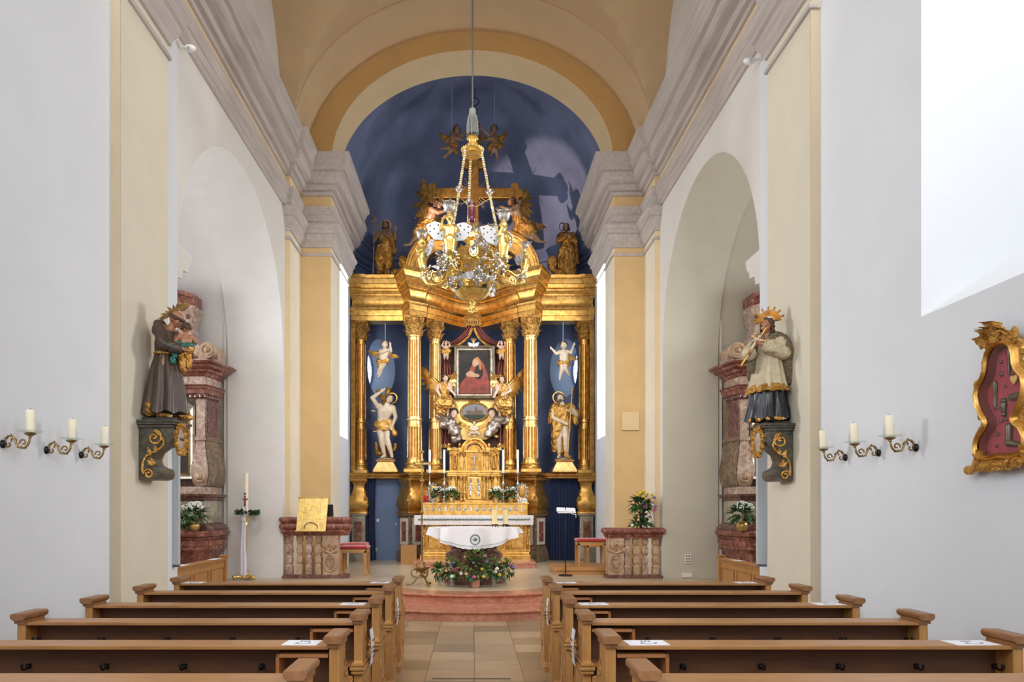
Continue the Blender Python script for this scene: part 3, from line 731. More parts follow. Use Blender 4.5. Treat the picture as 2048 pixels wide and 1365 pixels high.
CHILD = dict(pelvis=(0, 0, .42), waist=(0, 0, .50), chest=(0, 0, .62), neck=(0, 0, .72), head=(0, -.015, .86),
    shL=(-.12, 0, .69), elL=(-.20, -.01, .58), haL=(-.20, -.10, .48), shR=(.12, 0, .69), elR=(.20, -.01, .58), haR=(.20, -.10, .48),
    hipL=(-.065, 0, .40), knL=(-.08, -.03, .22), ftL=(-.08, .01, .04), hipR=(.065, 0, .40), knR=(.08, -.03, .22), ftR=(.08, .01, .04),
    toeL=(-.02, -1, -.3), toeR=(.02, -1, -.3))
def hand(mb, h, d, k, curl=.5, side=1, nrm=(0, -1, 0)):
    h = Vector(h); d = Vector(d).normalized(); n_ = Vector(nrm); n_ = (n_-d*n_.dot(d))
    n_ = n_.normalized() if n_.length > .01 else d.orthogonal().normalized()
    s = d.cross(n_).normalized()*side
    pc = h+d*.022*k
    for q in (-1, -.33, .33, 1): mb.capsule(h+s*(.009*k*q), .0105*k, pc+d*.018*k+s*(.013*k*q), .009*k, 8)
    for q, L in ((-1.1, .030), (-.38, .038), (.38, .036), (1.1, .026)):
        a = pc+d*.018*k+s*(.0135*k*q); b = a+(d+n_*curl*.5).normalized()*L*.55*k; c = b+(d*(1-curl*.6)+n_*curl*1.2).normalized()*L*.55*k
        mb.capsule(a, .0065*k, b, .006*k, 6); mb.capsule(b, .006*k, c, .005*k, 6)
    a = h+d*.008*k-s*.012*k; b = a+(d*.5-s+n_*.3).normalized()*.022*k; c = b+(d+n_*.4-s*.2).normalized()*.018*k
    mb.capsule(a, .0075*k, b, .0068*k, 6); mb.capsule(b, .0068*k, c, .0055*k, 6)
def headrot(look):
    yaw, pitch, roll = look
    return Matrix.Rotation(radians(yaw), 3, 'Z') @ Matrix.Rotation(radians(pitch), 3, 'X') @ Matrix.Rotation(radians(roll), 3, 'Y')
def human(root, H, J=None, look=(0, 0, 0), child=False, skin='skin_carved', hair='short', hairmat='hair_brown', beard=False,
          hands=('L', 'R'), curl=(.4, .4), vox=.0075, fat=1.0, eyes=True, ntone=None, female=False):
    j = dict(CHILD if child else ADULT); j.update(J or {}); V = {k: Vector(v) for k, v in j.items()}
    R = dict(pel=.068, wai=.056, che=.074, nec=.030, sh=.042, el=.031, wr=.020, hip=.064, kn=.041, an=.026, hd=.062)
    if child: R = dict(pel=.085, wai=.085, che=.082, nec=.045, sh=.050, el=.040, wr=.028, hip=.078, kn=.058, an=.036, hd=.100)
    R = {k: v*fat if k != 'hd' else v for k, v in R.items()}
    mb = MB(); ax = (V['shR']-V['shL']).normalized(); px_ = (V['hipR']-V['hipL']).normalized()
    for q in (-1, 1):
        mb.capsule(V['pelvis']+px_*.042*q, R['pel'], V['waist']+(px_+ax)*.5*.03*q, R['wai'])
        mb.capsule(V['waist']+(px_+ax)*.5*.03*q, R['wai'], V['chest']+ax*.045*q, R['che'])
        mb.capsule(V['chest']+ax*.045*q, R['che'], (V['shL'] if q < 0 else V['shR'])*.75+V['neck']*.25, R['sh'])
    mb.capsule(V['chest'], R['che'], V['neck'], R['nec']*1.3); mb.capsule(V['neck'], R['nec']*1.15, V['head']*.75+V['neck']*.25, R['nec'])
    for s_ in 'LR':
        S, E, Hh = V['sh'+s_], V['el'+s_], V['ha'+s_]
        mb.capsule(S, R['sh'], E, R['el']); mb.capsule(E, R['el']*1.04, E*.6+Hh*.4, R['el']*.95); mb.capsule(E*.6+Hh*.4, R['el']*.95, Hh, R['wr'])
        A, K, Ft = V['hip'+s_], V['kn'+s_], V['ft'+s_]
        mb.capsule(A, R['hip'], K, R['kn']); mb.capsule(K, R['kn']*1.02, K*.65+Ft*.35, R['kn']*1.05); mb.capsule(K*.65+Ft*.35, R['kn']*1.05, Ft, R['an'])
        td = Vector(j['toe'+s_]).normalized(); L = .10 if not child else .085
        mb.capsule(Ft-Vector((0, 0, .012)), R['an']*1.05, Ft+td*L*.6-Vector((0, 0, .012)), R['an']*.8); mb.capsule(Ft+td*L*.6-Vector((0, 0, .012)), R['an']*.8, Ft+td*L-Vector((0, 0, .012)), R['an']*.55)
        if s_ in hands:
            hand(mb, Hh, (Hh-E), 1.0 if not child else 1.15, curl[0 if s_ == 'L' else 1], 1 if s_ == 'L' else -1, nrm=(0, -1, .2))
        else: mb.ball(Hh, R['wr']*1.3)
    M = headrot(look); hc = V['head']; hr = R['hd']
    def h(x, y, z): return hc+M @ Vector((x*hr, y*hr, z*hr))
    def hb(x, y, z, r, sx=1, sy=1, sz=1): mb.ball(h(x, y, z), r*hr, 12, 8, sx, sy, sz, M)
    hb(0, .12, .12, 1.0, .86, 1.02, 1.05); hb(0, -.25, -.30, .80, .82, .85, .98)     # skull, face
    hb(0, -.72, -.88, .26, 1, .8, .8); hb(-.42, -.62, -.30, .26); hb(.42, -.62, -.30, .26)  # chin, cheeks
    mb.capsule(h(0, -.93, .08), .08*hr, h(0, -1.16, -.34), .14*hr, 8)                      # nose
    mb.capsule(h(-.48, -.84, .20), .12*hr, h(.48, -.84, .20), .12*hr, 8)                   # brow
    mb.capsule(h(-.2, -.92, -.62), .085*hr, h(.2, -.92, -.62), .085*hr, 8)                 # lips
    for q in (-1, 1): hb(.86*q, .05, -.15, .22, .45, 1, 1.2)                               # ears
    me = remesh(mb, vox, 2); me.transform(Matrix.Scale(H, 4)); body = addmesh('body', me, skin, root)
    if eyes:
        e = MB()
        for q in (-1, 1): e.ball(tuple(h(.36*q, -.97 if not child else -.95, -.02)*H), (.095 if not child else .06)*hr*H, 8, 6, 1.25, .5, .7, M)
        e.build('eyes', 'eye_dark', root, smooth=True, world=False)
        if H > .7:
            e = MB(); e.tube([tuple(h(x, -1.03+abs(x)*.25, -.62)*H) for x in (-.26, -.1, .1, .26)], [.02*hr*H, .04*hr*H, .04*hr*H, .02*hr*H], 5)
            e.build('mouth', 'paint_red', root, world=False)
    if hair:
        mb = MB(); rnd = random.Random(int(H*1000))
        if hair in ('short', 'curly', 'long'):
            N = 70 if hair != 'short' else 55
            for k in range(N):
                a = rnd.uniform(0, 2*pi); z = rnd.uniform(-.35 if hair != 'long' else -1.1, 1.0)
                rr = sqrt(max(0.05, 1-min(1, abs(z))**2)) if z > 0 else 1.0
                x = cos(a)*rr*.92; y = .18+sin(a)*rr*1.0
                if y < -.32 and z < .62: continue
                mb.ball(h(x, y, z*1.0+.14), (.24 if hair != 'curly' else .28)*hr, 8, 6)
            mb.ball(h(0, .2, .28), .98*hr, 12, 8, .92, 1, .95, M)
        if hair == 'tonsure':
            for k in range(46):
                a = 2*pi*k/46; x = cos(a)*.95; y = .1+sin(a)*1.08
                if y < -.98: continue
                mb.ball(h(x, y, .30+.05*sin(k*3)), .20*hr, 8, 6); mb.ball(h(x*.98, y, .08) if y > -.4 else h(x, y, .3), .20*hr, 8, 6)
        if beard:
            for k in range(26): mb.ball(h(rnd.uniform(-.5, .5), rnd.uniform(-.95, -.6), rnd.uniform(-1.25, -.75)), .17*hr, 8, 6)
        me = remesh(mb, hr*.075, 1); me.transform(Matrix.Scale(H, 4)); addmesh('hair', me, hairmat, root)
    return V, body
def cloth(root, name, m, H, caps, vox=.011, fold=(.010, 26, (1, 1, .35)), sm=3):
    mb = MB()
    for c in caps:
        if len(c) == 4: mb.capsule(c[0], c[1], c[2], c[3])
        else: mb.ball(c[0], c[1])
    me = remesh(mb, vox, sm, fold); me.transform(Matrix.Scale(H, 4)); return addmesh(name, me, m, root)
def robe(root, name, m, H, rings, k=9, amp=.10, seed=1, n=96, hem=None, world=False):
    # loft of (cx, cy, z, rx, ry) rings with deepening folds towards the last ring
    rnd = random.Random(seed); ph = [rnd.uniform(0, 6.28) for _ in range(4)]; rows = []; N = len(rings)
    for i, (cx, cy, z, rx, ry) in enumerate(rings):
        t = i/(N-1); row = []
        for q in range(n):
            a = 2*pi*q/n
            f = 1+amp*t*(sin(k*a+ph[0]+t*.8)+.5*sin((k*1.7//1)*a+ph[1]-t)+.35*sin(3*a+ph[2]))
            f += amp*.25*max(0, sin(k*a+ph[0]+t*.8))**3*t
            row.append((H*(cx+rx*f*cos(a)), H*(cy+ry*f*sin(a)), H*(z+(amp*.10*t*sin(k*a+ph[3])))))
        rows.append(row)
    mb = MB(); mb.grid(rows, closeu=True, capends=True); return mb.build(name, m, root, smooth=True, world=world, flat_ang=60)
def rings_interp(keys, n=16):
    out = []
    for i in range(n+1):
        t = i/n*(len(keys)-1); a = int(min(t, len(keys)-2)); f = t-a; f = f*f*(3-2*f)*.5+f*.5
        out.append(tuple(keys[a][q]*(1-f)+keys[a+1][q]*f for q in range(5)))
    return out
def wing(root, name, m, H, base, lead, back, L=.5, n=9, nrm=(0, -1, 0)):
    # base: shoulder, lead: direction of the leading edge, back: direction of the innermost feathers
    mb = MB(); b = Vector(base)*H; ld = Vector(lead).normalized(); bk = Vector(back).normalized(); nr = Vector(nrm).normalized(); L *= H
    arm = [b, b+(ld*.9-bk*.1).normalized()*L*.28, b+ld*L*.52]
    mb.tube(bez(arm, 5), [L*.055*(1-.05*i) for i in range(11)], 8)
    for row, (ln, wd, cnt, off) in enumerate(((.62, .15, n, .000), (.40, .15, n, -.028), (.24, .14, n+1, -.050))):
        for i in range(cnt):
            t = i/(cnt-1); p = b+ld*(L*(.50-.42*t)); d = (ld*(1-t)**1.3+bk*(t**.8)).normalized()
            leaf(mb, p+nr*(off*H), d, -nr, L*ln*(1-.30*t), L*wd, curl=.12, n=4, lobes=0)
    return mb.build(name, m, root, smooth=True, world=False, flat_ang=50)
def halo(root, H, c, r, m='gold', th=.010, tilt=(0, 0)):
    mb = MB(); c = Vector(c)*H; M = Matrix.Rotation(radians(tilt[0]), 3, 'X') @ Matrix.Rotation(radians(tilt[1]), 3, 'Z')
    mb.tube([c+M @ Vector((r*H*cos(a), 0, r*H*sin(a))) for a in lin(0, 2*pi, 40)[:-1]], th*H, 8, closed=True, flat=1.4)
    return mb.build('halo', m, root, smooth=True, world=False)
def cloud(mb, pts, seed=1):
    rnd = random.Random(seed)
    for (p, r) in pts:
        p = Vector(p); mb.ball(p, r, 10, 8)
        for k in range(5):
            d = Vector((rnd.uniform(-1, 1), rnd.uniform(-1, .2), rnd.uniform(-1, 1))).normalized(); mb.ball(p+d*r*.7, r*rnd.uniform(.35, .55), 10, 8)

# ================================================================= HIGH ALTAR
alt = thing('high_altar', 'tall gilded high altar with fluted columns and stepped entablature filling the apse', 'altar', (0, 19.0, PZ))
def mirp(path): return path+[(-x, y) for x, y in reversed(path) if abs(x) > 1e-6]
EL = [(-3.13, 19.35), (-3.13, 19.04), (-3.02, 19.04), (-3.02, 19.09), (-1.80, 19.09), (-1.56, 18.46), (-1.17, 18.75), (-1.15, 18.84), (-.95, 19.0), (-.62, 19.42), (-.3, 19.75), (0, 19.88)]
PE = [(-.45, 6.49), (0, 6.48), (0, 6.60), (.012, 6.61), (.018, 6.74), (.045, 6.77), (.06, 6.80), (.0, 6.81), (-.02, 6.86), (-.03, 6.94), (-.02, 7.02), (.03, 7.10), (.05, 7.11), (.05, 7.155), (.075, 7.16), (.11, 7.205), (.13, 7.21), (.13, 7.26), (.175, 7.28), (.18, 7.37), (.20, 7.38), (.215, 7.43), (.255, 7.49), (.28, 7.50), (.285, 7.58), (-.45, 7.61)]
m = MB(); m.sweep(mirp(EL), PE); m.build('entablature', 'gold', alt, smooth=True, flat_ang=25)
m = MB(); LP = [(-.30, 2.40), (0, 2.40), (.02, 2.41), (.03, 2.45), (.07, 2.47), (.085, 2.52), (.06, 2.545), (-.30, 2.55)]
m.sweep(mirp([(-3.13, 19.35), (-3.13, 19.0), (-2.72, 19.0), (-2.72, 19.08), (-1.82, 19.08), (-1.56, 18.44), (-1.12, 18.72), (-.72, 19.0), (-.6, 19.3), (0, 19.6)]), LP)
m.build('ledge', 'gold', alt, smooth=True, flat_ang=25)
def flute(nf, d):
    def f(a, z): return 1-d*max(0, sin(nf*a))**.7 if sin(nf*a) > 0 else 1
    return f
def column(X, Y, r, mt='gold_pale'):
    m = MB(); zb = 2.55; n = 16*10
    # fluted shafts, band between
    up = flute(16, .30)
    def mod(a, z): return up(a, z) if (2.929 < z < 3.666 or 3.964 < z < 5.861) else 1
    pr = [(1.10, 2.86), (1.10, 2.91), (1.10, 2.93), (1.09, 3.665), (1.10, 3.68), (1.10, 3.74), (1.05, 3.745), (1.03, 3.84), (1.16, 3.85), (1.19, 3.87), (1.16, 3.90), (1.02, 3.905), (1.0, 3.95), (1.0, 3.965), (.97, 4.9), (.93, 5.86), (.94, 5.88), (.94, 5.95), (1.02, 5.96), (1.04, 5.99), (1.0, 6.01)]
    m.lathe((X, Y, 0), [(r*a, z) for a, z in pr], n, mod=lambda a, z: mod(a, z))
    c = m.build('column', mt, alt, smooth=True, flat_ang=28)
    m = MB(); m.lathe((X, Y, 0), [(r*a, z) for a, z in ((1.42, 2.62), (1.46, 2.65), (1.44, 2.68), (1.32, 2.70), (1.28, 2.725), (1.36, 2.74), (1.38, 2.765), (1.34, 2.785), (1.2, 2.795), (1.14, 2.84), (1.12, 2.86))], 40)
    m.cbox((X, Y, 2.585), r*2.9, r*2.9, .075); m.build('base', 'gold', c, smooth=True, flat_ang=35)
    # leafy capital with four corner volutes
    m = MB(); m.lathe((X, Y, 0), [(r*1.0, 6.0), (r*1.05, 6.2), (r*1.25, 6.38), (r*1.35, 6.41)], 24)
    for row, (z, L, k) in enumerate(((6.01, .20, 8), (6.13, .22, 8))):
        for i in range(k):
            a = 2*pi*(i+.5*row)/k; d = Vector((cos(a), sin(a), 0)); leaf(m, Vector((X, Y, z))+d*r*1.0, (d.x*.18, d.y*.18, 1), d, L, r*.95, curl=.55, n=6)
    for i in range(4):
        a = pi/4+i*pi/2; d = Vector((cos(a), sin(a), 0)); c0 = Vector((X, Y, 6.35))+d*r*1.55
        m.tube([Vector((X, Y, 6.18))+d*r*1.05, Vector((X, Y, 6.33))+d*r*1.15, Vector((X, Y, 6.42))+d*r*1.5]+spiral(c0, .085, .014, pi/2-.3, -1.35, d, (0, 0, 1), 18), [.022]*2+[.024]+[.024-.0006*q for q in range(19)], 8)
        m.ball(c0, .024, 8, 6)
        a = i*pi/2; d = Vector((cos(a), sin(a), 0)); s_ = Vector((-d.y, d.x, 0))
        for q in (-1, 1): m.tube([Vector((X, Y, 6.22))+d*r*1.08]+spiral(Vector((X, Y, 6.35))+d*r*1.22+s_*q*r*.36, .04, .010, -pi/2, q*1.1, s_, (0, 0, 1), 12), .012, 6)
        m.ball(Vector((X, Y, 6.44))+d*r*1.35, .035, 8, 6)
    ab = []
    for i in range(4):
        a0 = pi/4+i*pi/2
        for t in lin(0, 1, 8)[:-1]:
            p0 = Vector((cos(a0), sin(a0)))*r*1.95; p1 = Vector((cos(a0+pi/2), sin(a0+pi/2)))*r*1.95; p = p0.lerp(p1, t); p *= 1-.16*sin(pi*t); ab.append((X+p.x, Y+p.y))
    m.prism(ab, 'z', 6.42, 6.485); m.build('capital', 'gold_carved', c, smooth=True, flat_ang=50)
    return c
for s in (-1, 1):
    column(s*1.47, 18.74, .172); column(s*.97, 19.14, .150, 'gold_pale' if s < 0 else 'gold'); column(s*2.90, 19.24, .128, 'gold')
    m = MB(); m.box(min(s*3.02, s*3.14), max(s*3.02, s*3.14), 19.08, 19.36, 2.55, 6.5); m.build('pilaster', 'gold_dark', alt)
# swelling gilded consoles and marble pedestals under the columns
BUL = [(.03, 2.40), (.02, 2.34), (-.03, 2.30), (-.06, 2.24), (-.06, 2.16), (-.03, 2.04), (.02, 1.92), (.055, 1.80), (.055, 1.70), (.03, 1.62), (-.01, 1.58), (.0, 1.56), (.05, 1.545), (.055, 1.50), (0, 1.50)]
MAR = [(.02, 1.50), (.035, 1.49), (.035, 1.46), (.0, 1.44), (-.02, 1.43), (-.02, .66), (.0, .64), (.015, .60), (.02, .56), (.05, .50), (.05, .28)]
for s in (-1, 1):
    pin = [(s*x, y) for x, y in ((-1.92, 19.3), (-1.88, 18.84), (-1.57, 18.44), (-1.10, 18.74), (-1.10, 19.2))]
    pout = [(s*x, y) for x, y in ((-3.13, 19.2), (-3.13, 19.02), (-2.74, 19.02), (-2.74, 19.4))]
    for pth, sc in ((pin, 1), (pout, .9)):
        sd = s
        m = MB(); m.sweep(pth, BUL, side=sd); c = m.build('console', 'gold', alt, smooth=True, flat_ang=40)
        m = MB()
        for (x, y) in (pth[2:3] if pth is pin else [pth[2]]):
            for i, (o, z) in enumerate(BUL[1:-2]):
                for q in range(3):
                    o2, z2 = BUL[i+2]; t = q/3; oo = o+(o2-o)*t; zz = z+(z2-z)*t
                    cx = sum(p[0] for p in pth[1:4])/3; d = Vector((x-cx, y-19.15)).normalized()
                    m.ball((x+d.x*oo*1.2, y+d.y*oo*1.2, zz), .022+.008*sin(i*2+q*4), 8, 6)
            leaf(m, (x, y-.02, 1.72), (0, -.1, 1), (0, -1, 0), .3, .12, .2)
        m.build('carving', 'gold_carved', c, smooth=True)
        m = MB(); m.sweep(pth, MAR, side=sd); p_ = m.build('pedestal', 'marble_brown' if pth is pin else 'marble_grey', alt, smooth=True, flat_ang=30)
        m = MB()
        if pth is pin:
            for (a, b, mm) in ((1, 2, 0), (2, 3, 1)):
                A = Vector((*pth[a], 0)); B = Vector((*pth[b], 0)); d = (B-A); nn = Vector((d.y, -d.x, 0)).normalized()*sd; nn = nn if nn.y < 0 else -nn
                for (t0, t1, z0, z1, off) in ((.16, .84, .72, 1.38, .0), (.30, .70, .80, 1.30, .008)):
                    q = MB(); pts = [A+d*t0+nn*(off-.015), A+d*t1+nn*(off-.015)]
                    q.add([(pts[0].x, pts[0].y, z0), (pts[1].x, pts[1].y, z0), (pts[1].x, pts[1].y, z1), (pts[0].x, pts[0].y, z1)]+[(p.x+nn.x*.02, p.y+nn.y*.02, z) for p, z in ((pts[0], z0), (pts[1], z0), (pts[1], z1), (pts[0], z1))], [(0, 1, 2, 3), (4, 5, 6, 7), (0, 1, 5, 4), (1, 2, 6, 5), (2, 3, 7, 6), (3, 0, 4, 7)])
                    q.build('inlay', 'marble_pale' if off == 0 else 'marble_red', p_)
        else:
            q = MB(); q.box(min(s*2.85, s*3.02), max(s*2.85, s*3.02), 18.97, 19.05, .8, 1.3); q.build('inlay', 'marble_red', p_)
    # broken pediment: half an arch ending in a scroll
    m = MB(); rows = []
    cx, cz, rx, rz = -.80, 7.60, .92, 1.10
    for t in lin(0, .60*pi, 26):
        e = (-cos(t), sin(t)); row = []
        for (dr, y) in ((0, 18.82), (0, 18.78), (-.045, 18.78), (-.05, 18.84), (-.10, 18.85), (-.11, 18.88), (-.20, 18.90), (-.21, 18.94), (-.40, 18.95), (-.41, 18.90), (-.46, 18.90), (-.46, 19.25), (0, 19.25)):
            row.append((-s*(cx*1+(rx+dr)*e[0]) if False else s*-(cx+(rx+dr)*e[0]) , y, cz+(rz+dr)*e[1]))
        rows.append(row)
    m.grid(rows, closeu=True, capends=True)
    ex = cx+(rx-.2)*-cos(.60*pi); ez = cz+(rz-.22)*sin(.60*pi)
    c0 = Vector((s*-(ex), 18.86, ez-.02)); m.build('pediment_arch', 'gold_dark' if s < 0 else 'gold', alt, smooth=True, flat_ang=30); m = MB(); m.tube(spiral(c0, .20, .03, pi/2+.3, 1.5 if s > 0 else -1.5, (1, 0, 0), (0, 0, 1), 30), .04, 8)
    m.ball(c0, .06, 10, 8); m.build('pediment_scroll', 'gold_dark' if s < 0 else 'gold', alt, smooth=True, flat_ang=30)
# lower back panels between the consoles
m = MB(); m.box(-1.1, 1.1, 18.95, 19.1, 1.5, 2.42)
for x in (-.95, -.62, .62, .95): m.box(x-.13, x+.13, 18.93, 18.96, 1.75, 2.3)
m.build('panel', 'gold_carved', alt)

# gilded centre: cartouche panel, canopy and curtains
YC = 19.45
def C2(px, py, Y=YC): return P(px, py, Y)
m = MB(); pts = [(906, 798), (992, 798), (998, 815), (990, 830), (996, 850), (985, 872), (972, 880), (926, 880), (914, 872), (902, 850), (908, 830), (900, 815)]
m.prism([(C2(*p).x, C2(*p).z) for p in pts], 'y', YC, YC+.08)
for q in (-1, 1):
    cx = 949+q*40; c0 = C2(cx, 858, YC-.01); m.tube(spiral(c0, .16, .03, pi/2, q*1.3, (1, 0, 0), (0, 0, 1), 26), .028, 8)
    m.tube(bez([C2(949+q*44, 802, YC-.02), C2(949+q*36, 815, YC-.03), C2(949+q*42, 830, YC-.02), C2(949+q*40, 850, YC-.02)], 6), .025, 8)
    for k in range(4): leaf(m, C2(949+q*(20+k*6), 852+k*6, YC-.02), (q*.8, -.2, .5-k*.3), (0, -1, 0), .22, .09, .4)
m.build('cartouche', 'gold_pale', alt, smooth=True)
m = MB()
for k in range(13):   # gilt canopy cap with a fringed lambrequin
    a = -pi+pi*k/12; x = .22*cos(a); y = YC-.1+.16*sin(a); p = C2(946, 640, y)
    m.box(p.x+x-.017, p.x+x+.017, y-.01, y+.01, C2(0, 656, YC).z, C2(0, 643, YC).z)
cc = C2(946, 643, YC-.1)
m.lathe((cc.x, cc.y, cc.z), [(.23, -.03), (.245, 0), (.24, .03), (.20, .05), (.18, .10), (.20, .15), (.15, .2), (.08, .24), (.03, .26)], 28, sy=.75)
for k in range(7): m.ball((cc.x+.20*cos(pi+pi*k/6), cc.y+.15*sin(pi+pi*k/6), cc.z+.10), .035, 8, 6)
m.build('canopy_crown', 'gold_carved', alt, smooth=True, flat_ang=40)
for q in (-1, 1):
    def mk(pts, wds, y0, mt, nm, dep=.06, k=5):
        rows = []; b = bez([Vector((947+q*(x), y, 0)) for x, y in pts], 6); N = len(b)
        for i, p in enumerate(b):
            t = i/(N-1)*(len(wds)-1); a_ = min(int(t), len(wds)-2); w_ = wds[a_]+(wds[a_+1]-wds[a_])*(t-a_)
            d = (b[min(i+1, N-1)]-b[max(i-1, 0)]).normalized(); nn = Vector((-d.y, d.x, 0)); row = []
            for u in lin(-1, 1, 20):
                pp = p+nn*(w_*u); w3 = C2(pp.x, pp.y, y0+dep*.5*sin(u*k*2)+dep*(abs(u)**2)); row.append(tuple(w3))
            for u in lin(1, -1, 4):
                pp = p+nn*(w_*u); w3 = C2(pp.x, pp.y, y0+dep*1.5+.03); row.append(tuple(w3))
            rows.append(row)
        mm = MB(); mm.grid(rows, closeu=True, capends=True); return mm.build(nm, mt, alt, smooth=True, flat_ang=50)
    mk([(4, 652), (14, 668), (32, 682), (48, 688), (56, 690)], [7, 8, 6, 4, 7], YC-.12, 'drape_red', 'canopy_drape')
    mk([(2, 656), (10, 674), (28, 690), (46, 694)], [2.5, 2.5, 2.5, 2], YC-.17, 'gold_cloth', 'drape_fringe', .03, 2)
    mk([(55, 692), (56, 715), (54, 735), (53, 752)], [5, 6, 9, 10], YC-.05, 'drape_red', 'curtain')
    mk([(53, 750), (53, 757)], [11, 11], YC-.10, 'gold_cloth', 'drape_fringe', .03, 3)
    mk([(60, 850), (58, 870), (60, 890)], [8, 10, 12], YC-.02, 'drape_red', 'curtain')
    mk([(60, 888), (60, 896)], [12, 13], YC-.06, 'gold_cloth', 'drape_fringe', .03, 3)
m = MB(); m.box(C2(890, 0).x, C2(1004, 0).x, YC+.1, YC+.16, C2(0, 905).z, C2(0, 686).z); m.build('backboard', 'wood_dark', alt)

# framed painting: a plain panel in dark and red tones
c0 = C2(949, 745.5, YC-.12); fw, fh = .54, .70
t = thing('framed_painting', 'dark altar painting with a red-robed seated figure in a silvery wood frame', 'painting', (c0.x, c0.y, c0.z-fh))
m = MB(); rows = []
for (o, y) in ((0, .06), (0, -.05), (.02, -.08), (.05, -.07), (.06, -.04), (.09, -.05), (.12, -.045), (.14, -.02), (.15, 0)):
    rows.append([(c0.x+sx*(fw-o), c0.y+y, c0.z+sz*(fh-o)) for sx, sz in ((-1, -1), (1, -1), (1, 1), (-1, 1))])
m.grid(rows, closeu=True); m.build('frame', 'frame_silver', t, smooth=True, flat_ang=20)
m = MB(); m.box(c0.x-fw+.13, c0.x+fw-.13, c0.y-.002, c0.y+.04, c0.z-fh+.13, c0.z+fh-.13); m.build('canvas', 'canvas_dark', t)
def flat(pts, y, th=.003):
    mm = MB(); mm.prism(pts, 'y', y-th, y); return mm
def FP(ps): return [(c0.x+x, c0.z+z) for x, z in ps]
def ell(x, z, rx, rz, n=20, rot=0): return [(x+rx*cos(a)*cos(rot)-rz*sin(a)*sin(rot), z+rx*cos(a)*sin(rot)+rz*sin(a)*cos(rot)) for a in lin(0, 2*pi, n)[:-1]]
def sm(ps, n=5): return [(p.x, p.y) for p in bez([(x, y, 0) for x, y in ps+[ps[0]]], n)][:-1]
flat(FP(sm([(-.39, -.56), (-.36, -.30), (-.20, -.10), (-.10, .12), (.02, .33), (.12, .36), (.24, .22), (.33, -.02), (.38, -.25), (.38, -.56)])), c0.y-.002).build('robe_shape', 'paint_red', t)
flat(FP(sm([(-.02, -.12), (.04, .16), (.18, .16), (.22, -.05), (.12, -.18)])), c0.y-.006).build('bodice_shape', 'canvas_dark', t)
flat(FP(ell(.03, .26, .085, .115, rot=-.2)), c0.y-.006).build('face_shape', 'paint_skin', t)
flat(FP(sm([(.0, .37), (.09, .40), (.16, .28), (.18, .08), (.12, .1), (.1, .3)])), c0.y-.008).build('veil_shape', 'paint_hair', t)
flat(FP(sm([(-.22, -.02), (-.1, .04), (.0, -.02), (.12, -.06), (.10, -.12), (-.05, -.12), (-.2, -.1)])), c0.y-.009).build('hands_shape', 'paint_skin', t)

# oval painting of a church under the frame
c1 = C2(949, 825, YC-.03)
t = thing('oval_painting', 'small oval painting of a church in gilt surround under the framed painting', 'painting', (c1.x, c1.y, c1.z-.24))
flat([(c1.x+x, c1.z+z) for x, z in ell(0, 0, .335, .215, 40)], c1.y, .02).build('sky_field', 'paint_sky', t)
flat([(c1.x+x, c1.z+z) for x, z in ((-.22, -.08), (-.2, .04), (-.10, .05), (-.08, .02), (.0, .03), (.01, .10), (.04, .16), (.07, .10), (.08, .05), (.2, .05), (.24, -.08))], c1.y-.021, .006).build('church_shape', 'paint_stone', t)
flat([(c1.x+x, c1.z+z) for x, z in [(.3*cos(a), -.03+.17*sin(a)) for a in lin(pi*1.08, pi*1.92, 16)]], c1.y-.029, .006).build('meadow_shape', 'paint_green', t)
m = MB(); m.tube([(c1.x+x, c1.y-.02, c1.z+z) for x, z in ell(0, 0, .36, .24, 40)], .03, 8, closed=True)
for k in range(6): m.ball((c1.x-.12+k*.048, c1.y-.03, c1.z+.27+.02*sin(k*pi/5)), .03, 8, 6)
m.build('oval_frame', 'gold_cloth', t, smooth=True)

# dove with gilt rays under the canopy
c2 = C2(947, 690, YC-.22)
t = thing('dove_ornament', 'white dove with gilt rays hovering above the framed painting', 'ornament', tuple(c2))
m = MB(); m.capsule((0, 0, -.03), .035, (0, 0, .04), .025); m.ball((0, -.03, -.06), .022)
for q in (-1, 1):
    for k in range(5): leaf(m, (q*.02, 0, 0), (q, 0, .45-k*.28), (0, -1, 0), .15-.015*k, .05, .1, 4, 0)
m.build('bird', 'white_cloth', t, smooth=True, world=False)
m = MB()
for k in range(5): a = pi/2+(k-2)*.22; m.tube([(0, 0, .03), (.16*cos(a), 0, .16*sin(a)+.02)], [.010, .004], 6)
m.build('rays', 'gold', t, world=False)

# ---- cross on top
Yx = 19.35; xc = P(947, 0, Yx).x
t = thing('altar_cross', 'large gilded cross with trefoil ends crowning the altar', 'cross', (xc, Yx, 7.6))
m = MB(); zc = P(0, 389, Yx).z; hw = .135; th = .10
zt = P(0, 324, Yx).z; La = 1.08
m.box(xc-hw, xc+hw, Yx-th, Yx+th, 7.6, zt-.1); m.box(xc-La, xc+La, Yx-th*.98, Yx+th*.98, zc-hw, zc+hw)
for (x, z, dx, dz) in ((xc-La, zc, -1, 0), (xc+La, zc, 1, 0), (xc, zt-.1, 0, 1)):
    for (a, b) in ((dx*.10, dz*.10), (dz*.16, dx*.16), (-dz*.16, -dx*.16)):
        c = (x+a, z+b); m.prism([(c[0]+.115*cos(k*pi/10), c[1]+.115*sin(k*pi/10)) for k in range(20)], 'y', Yx-th*.9, Yx+th*.9)
m.build('cross_beam', 'gold_dark', t, bevel=.02)
m = MB(); m.box(xc-.3, xc+.3, Yx-.25, Yx+.2, 7.6, 7.8); m.box(xc-.22, xc+.22, Yx-.2, Yx+.15, 7.8, 8.0); m.build('foot_block', 'gold_dark', t, bevel=.02)
m = MB()
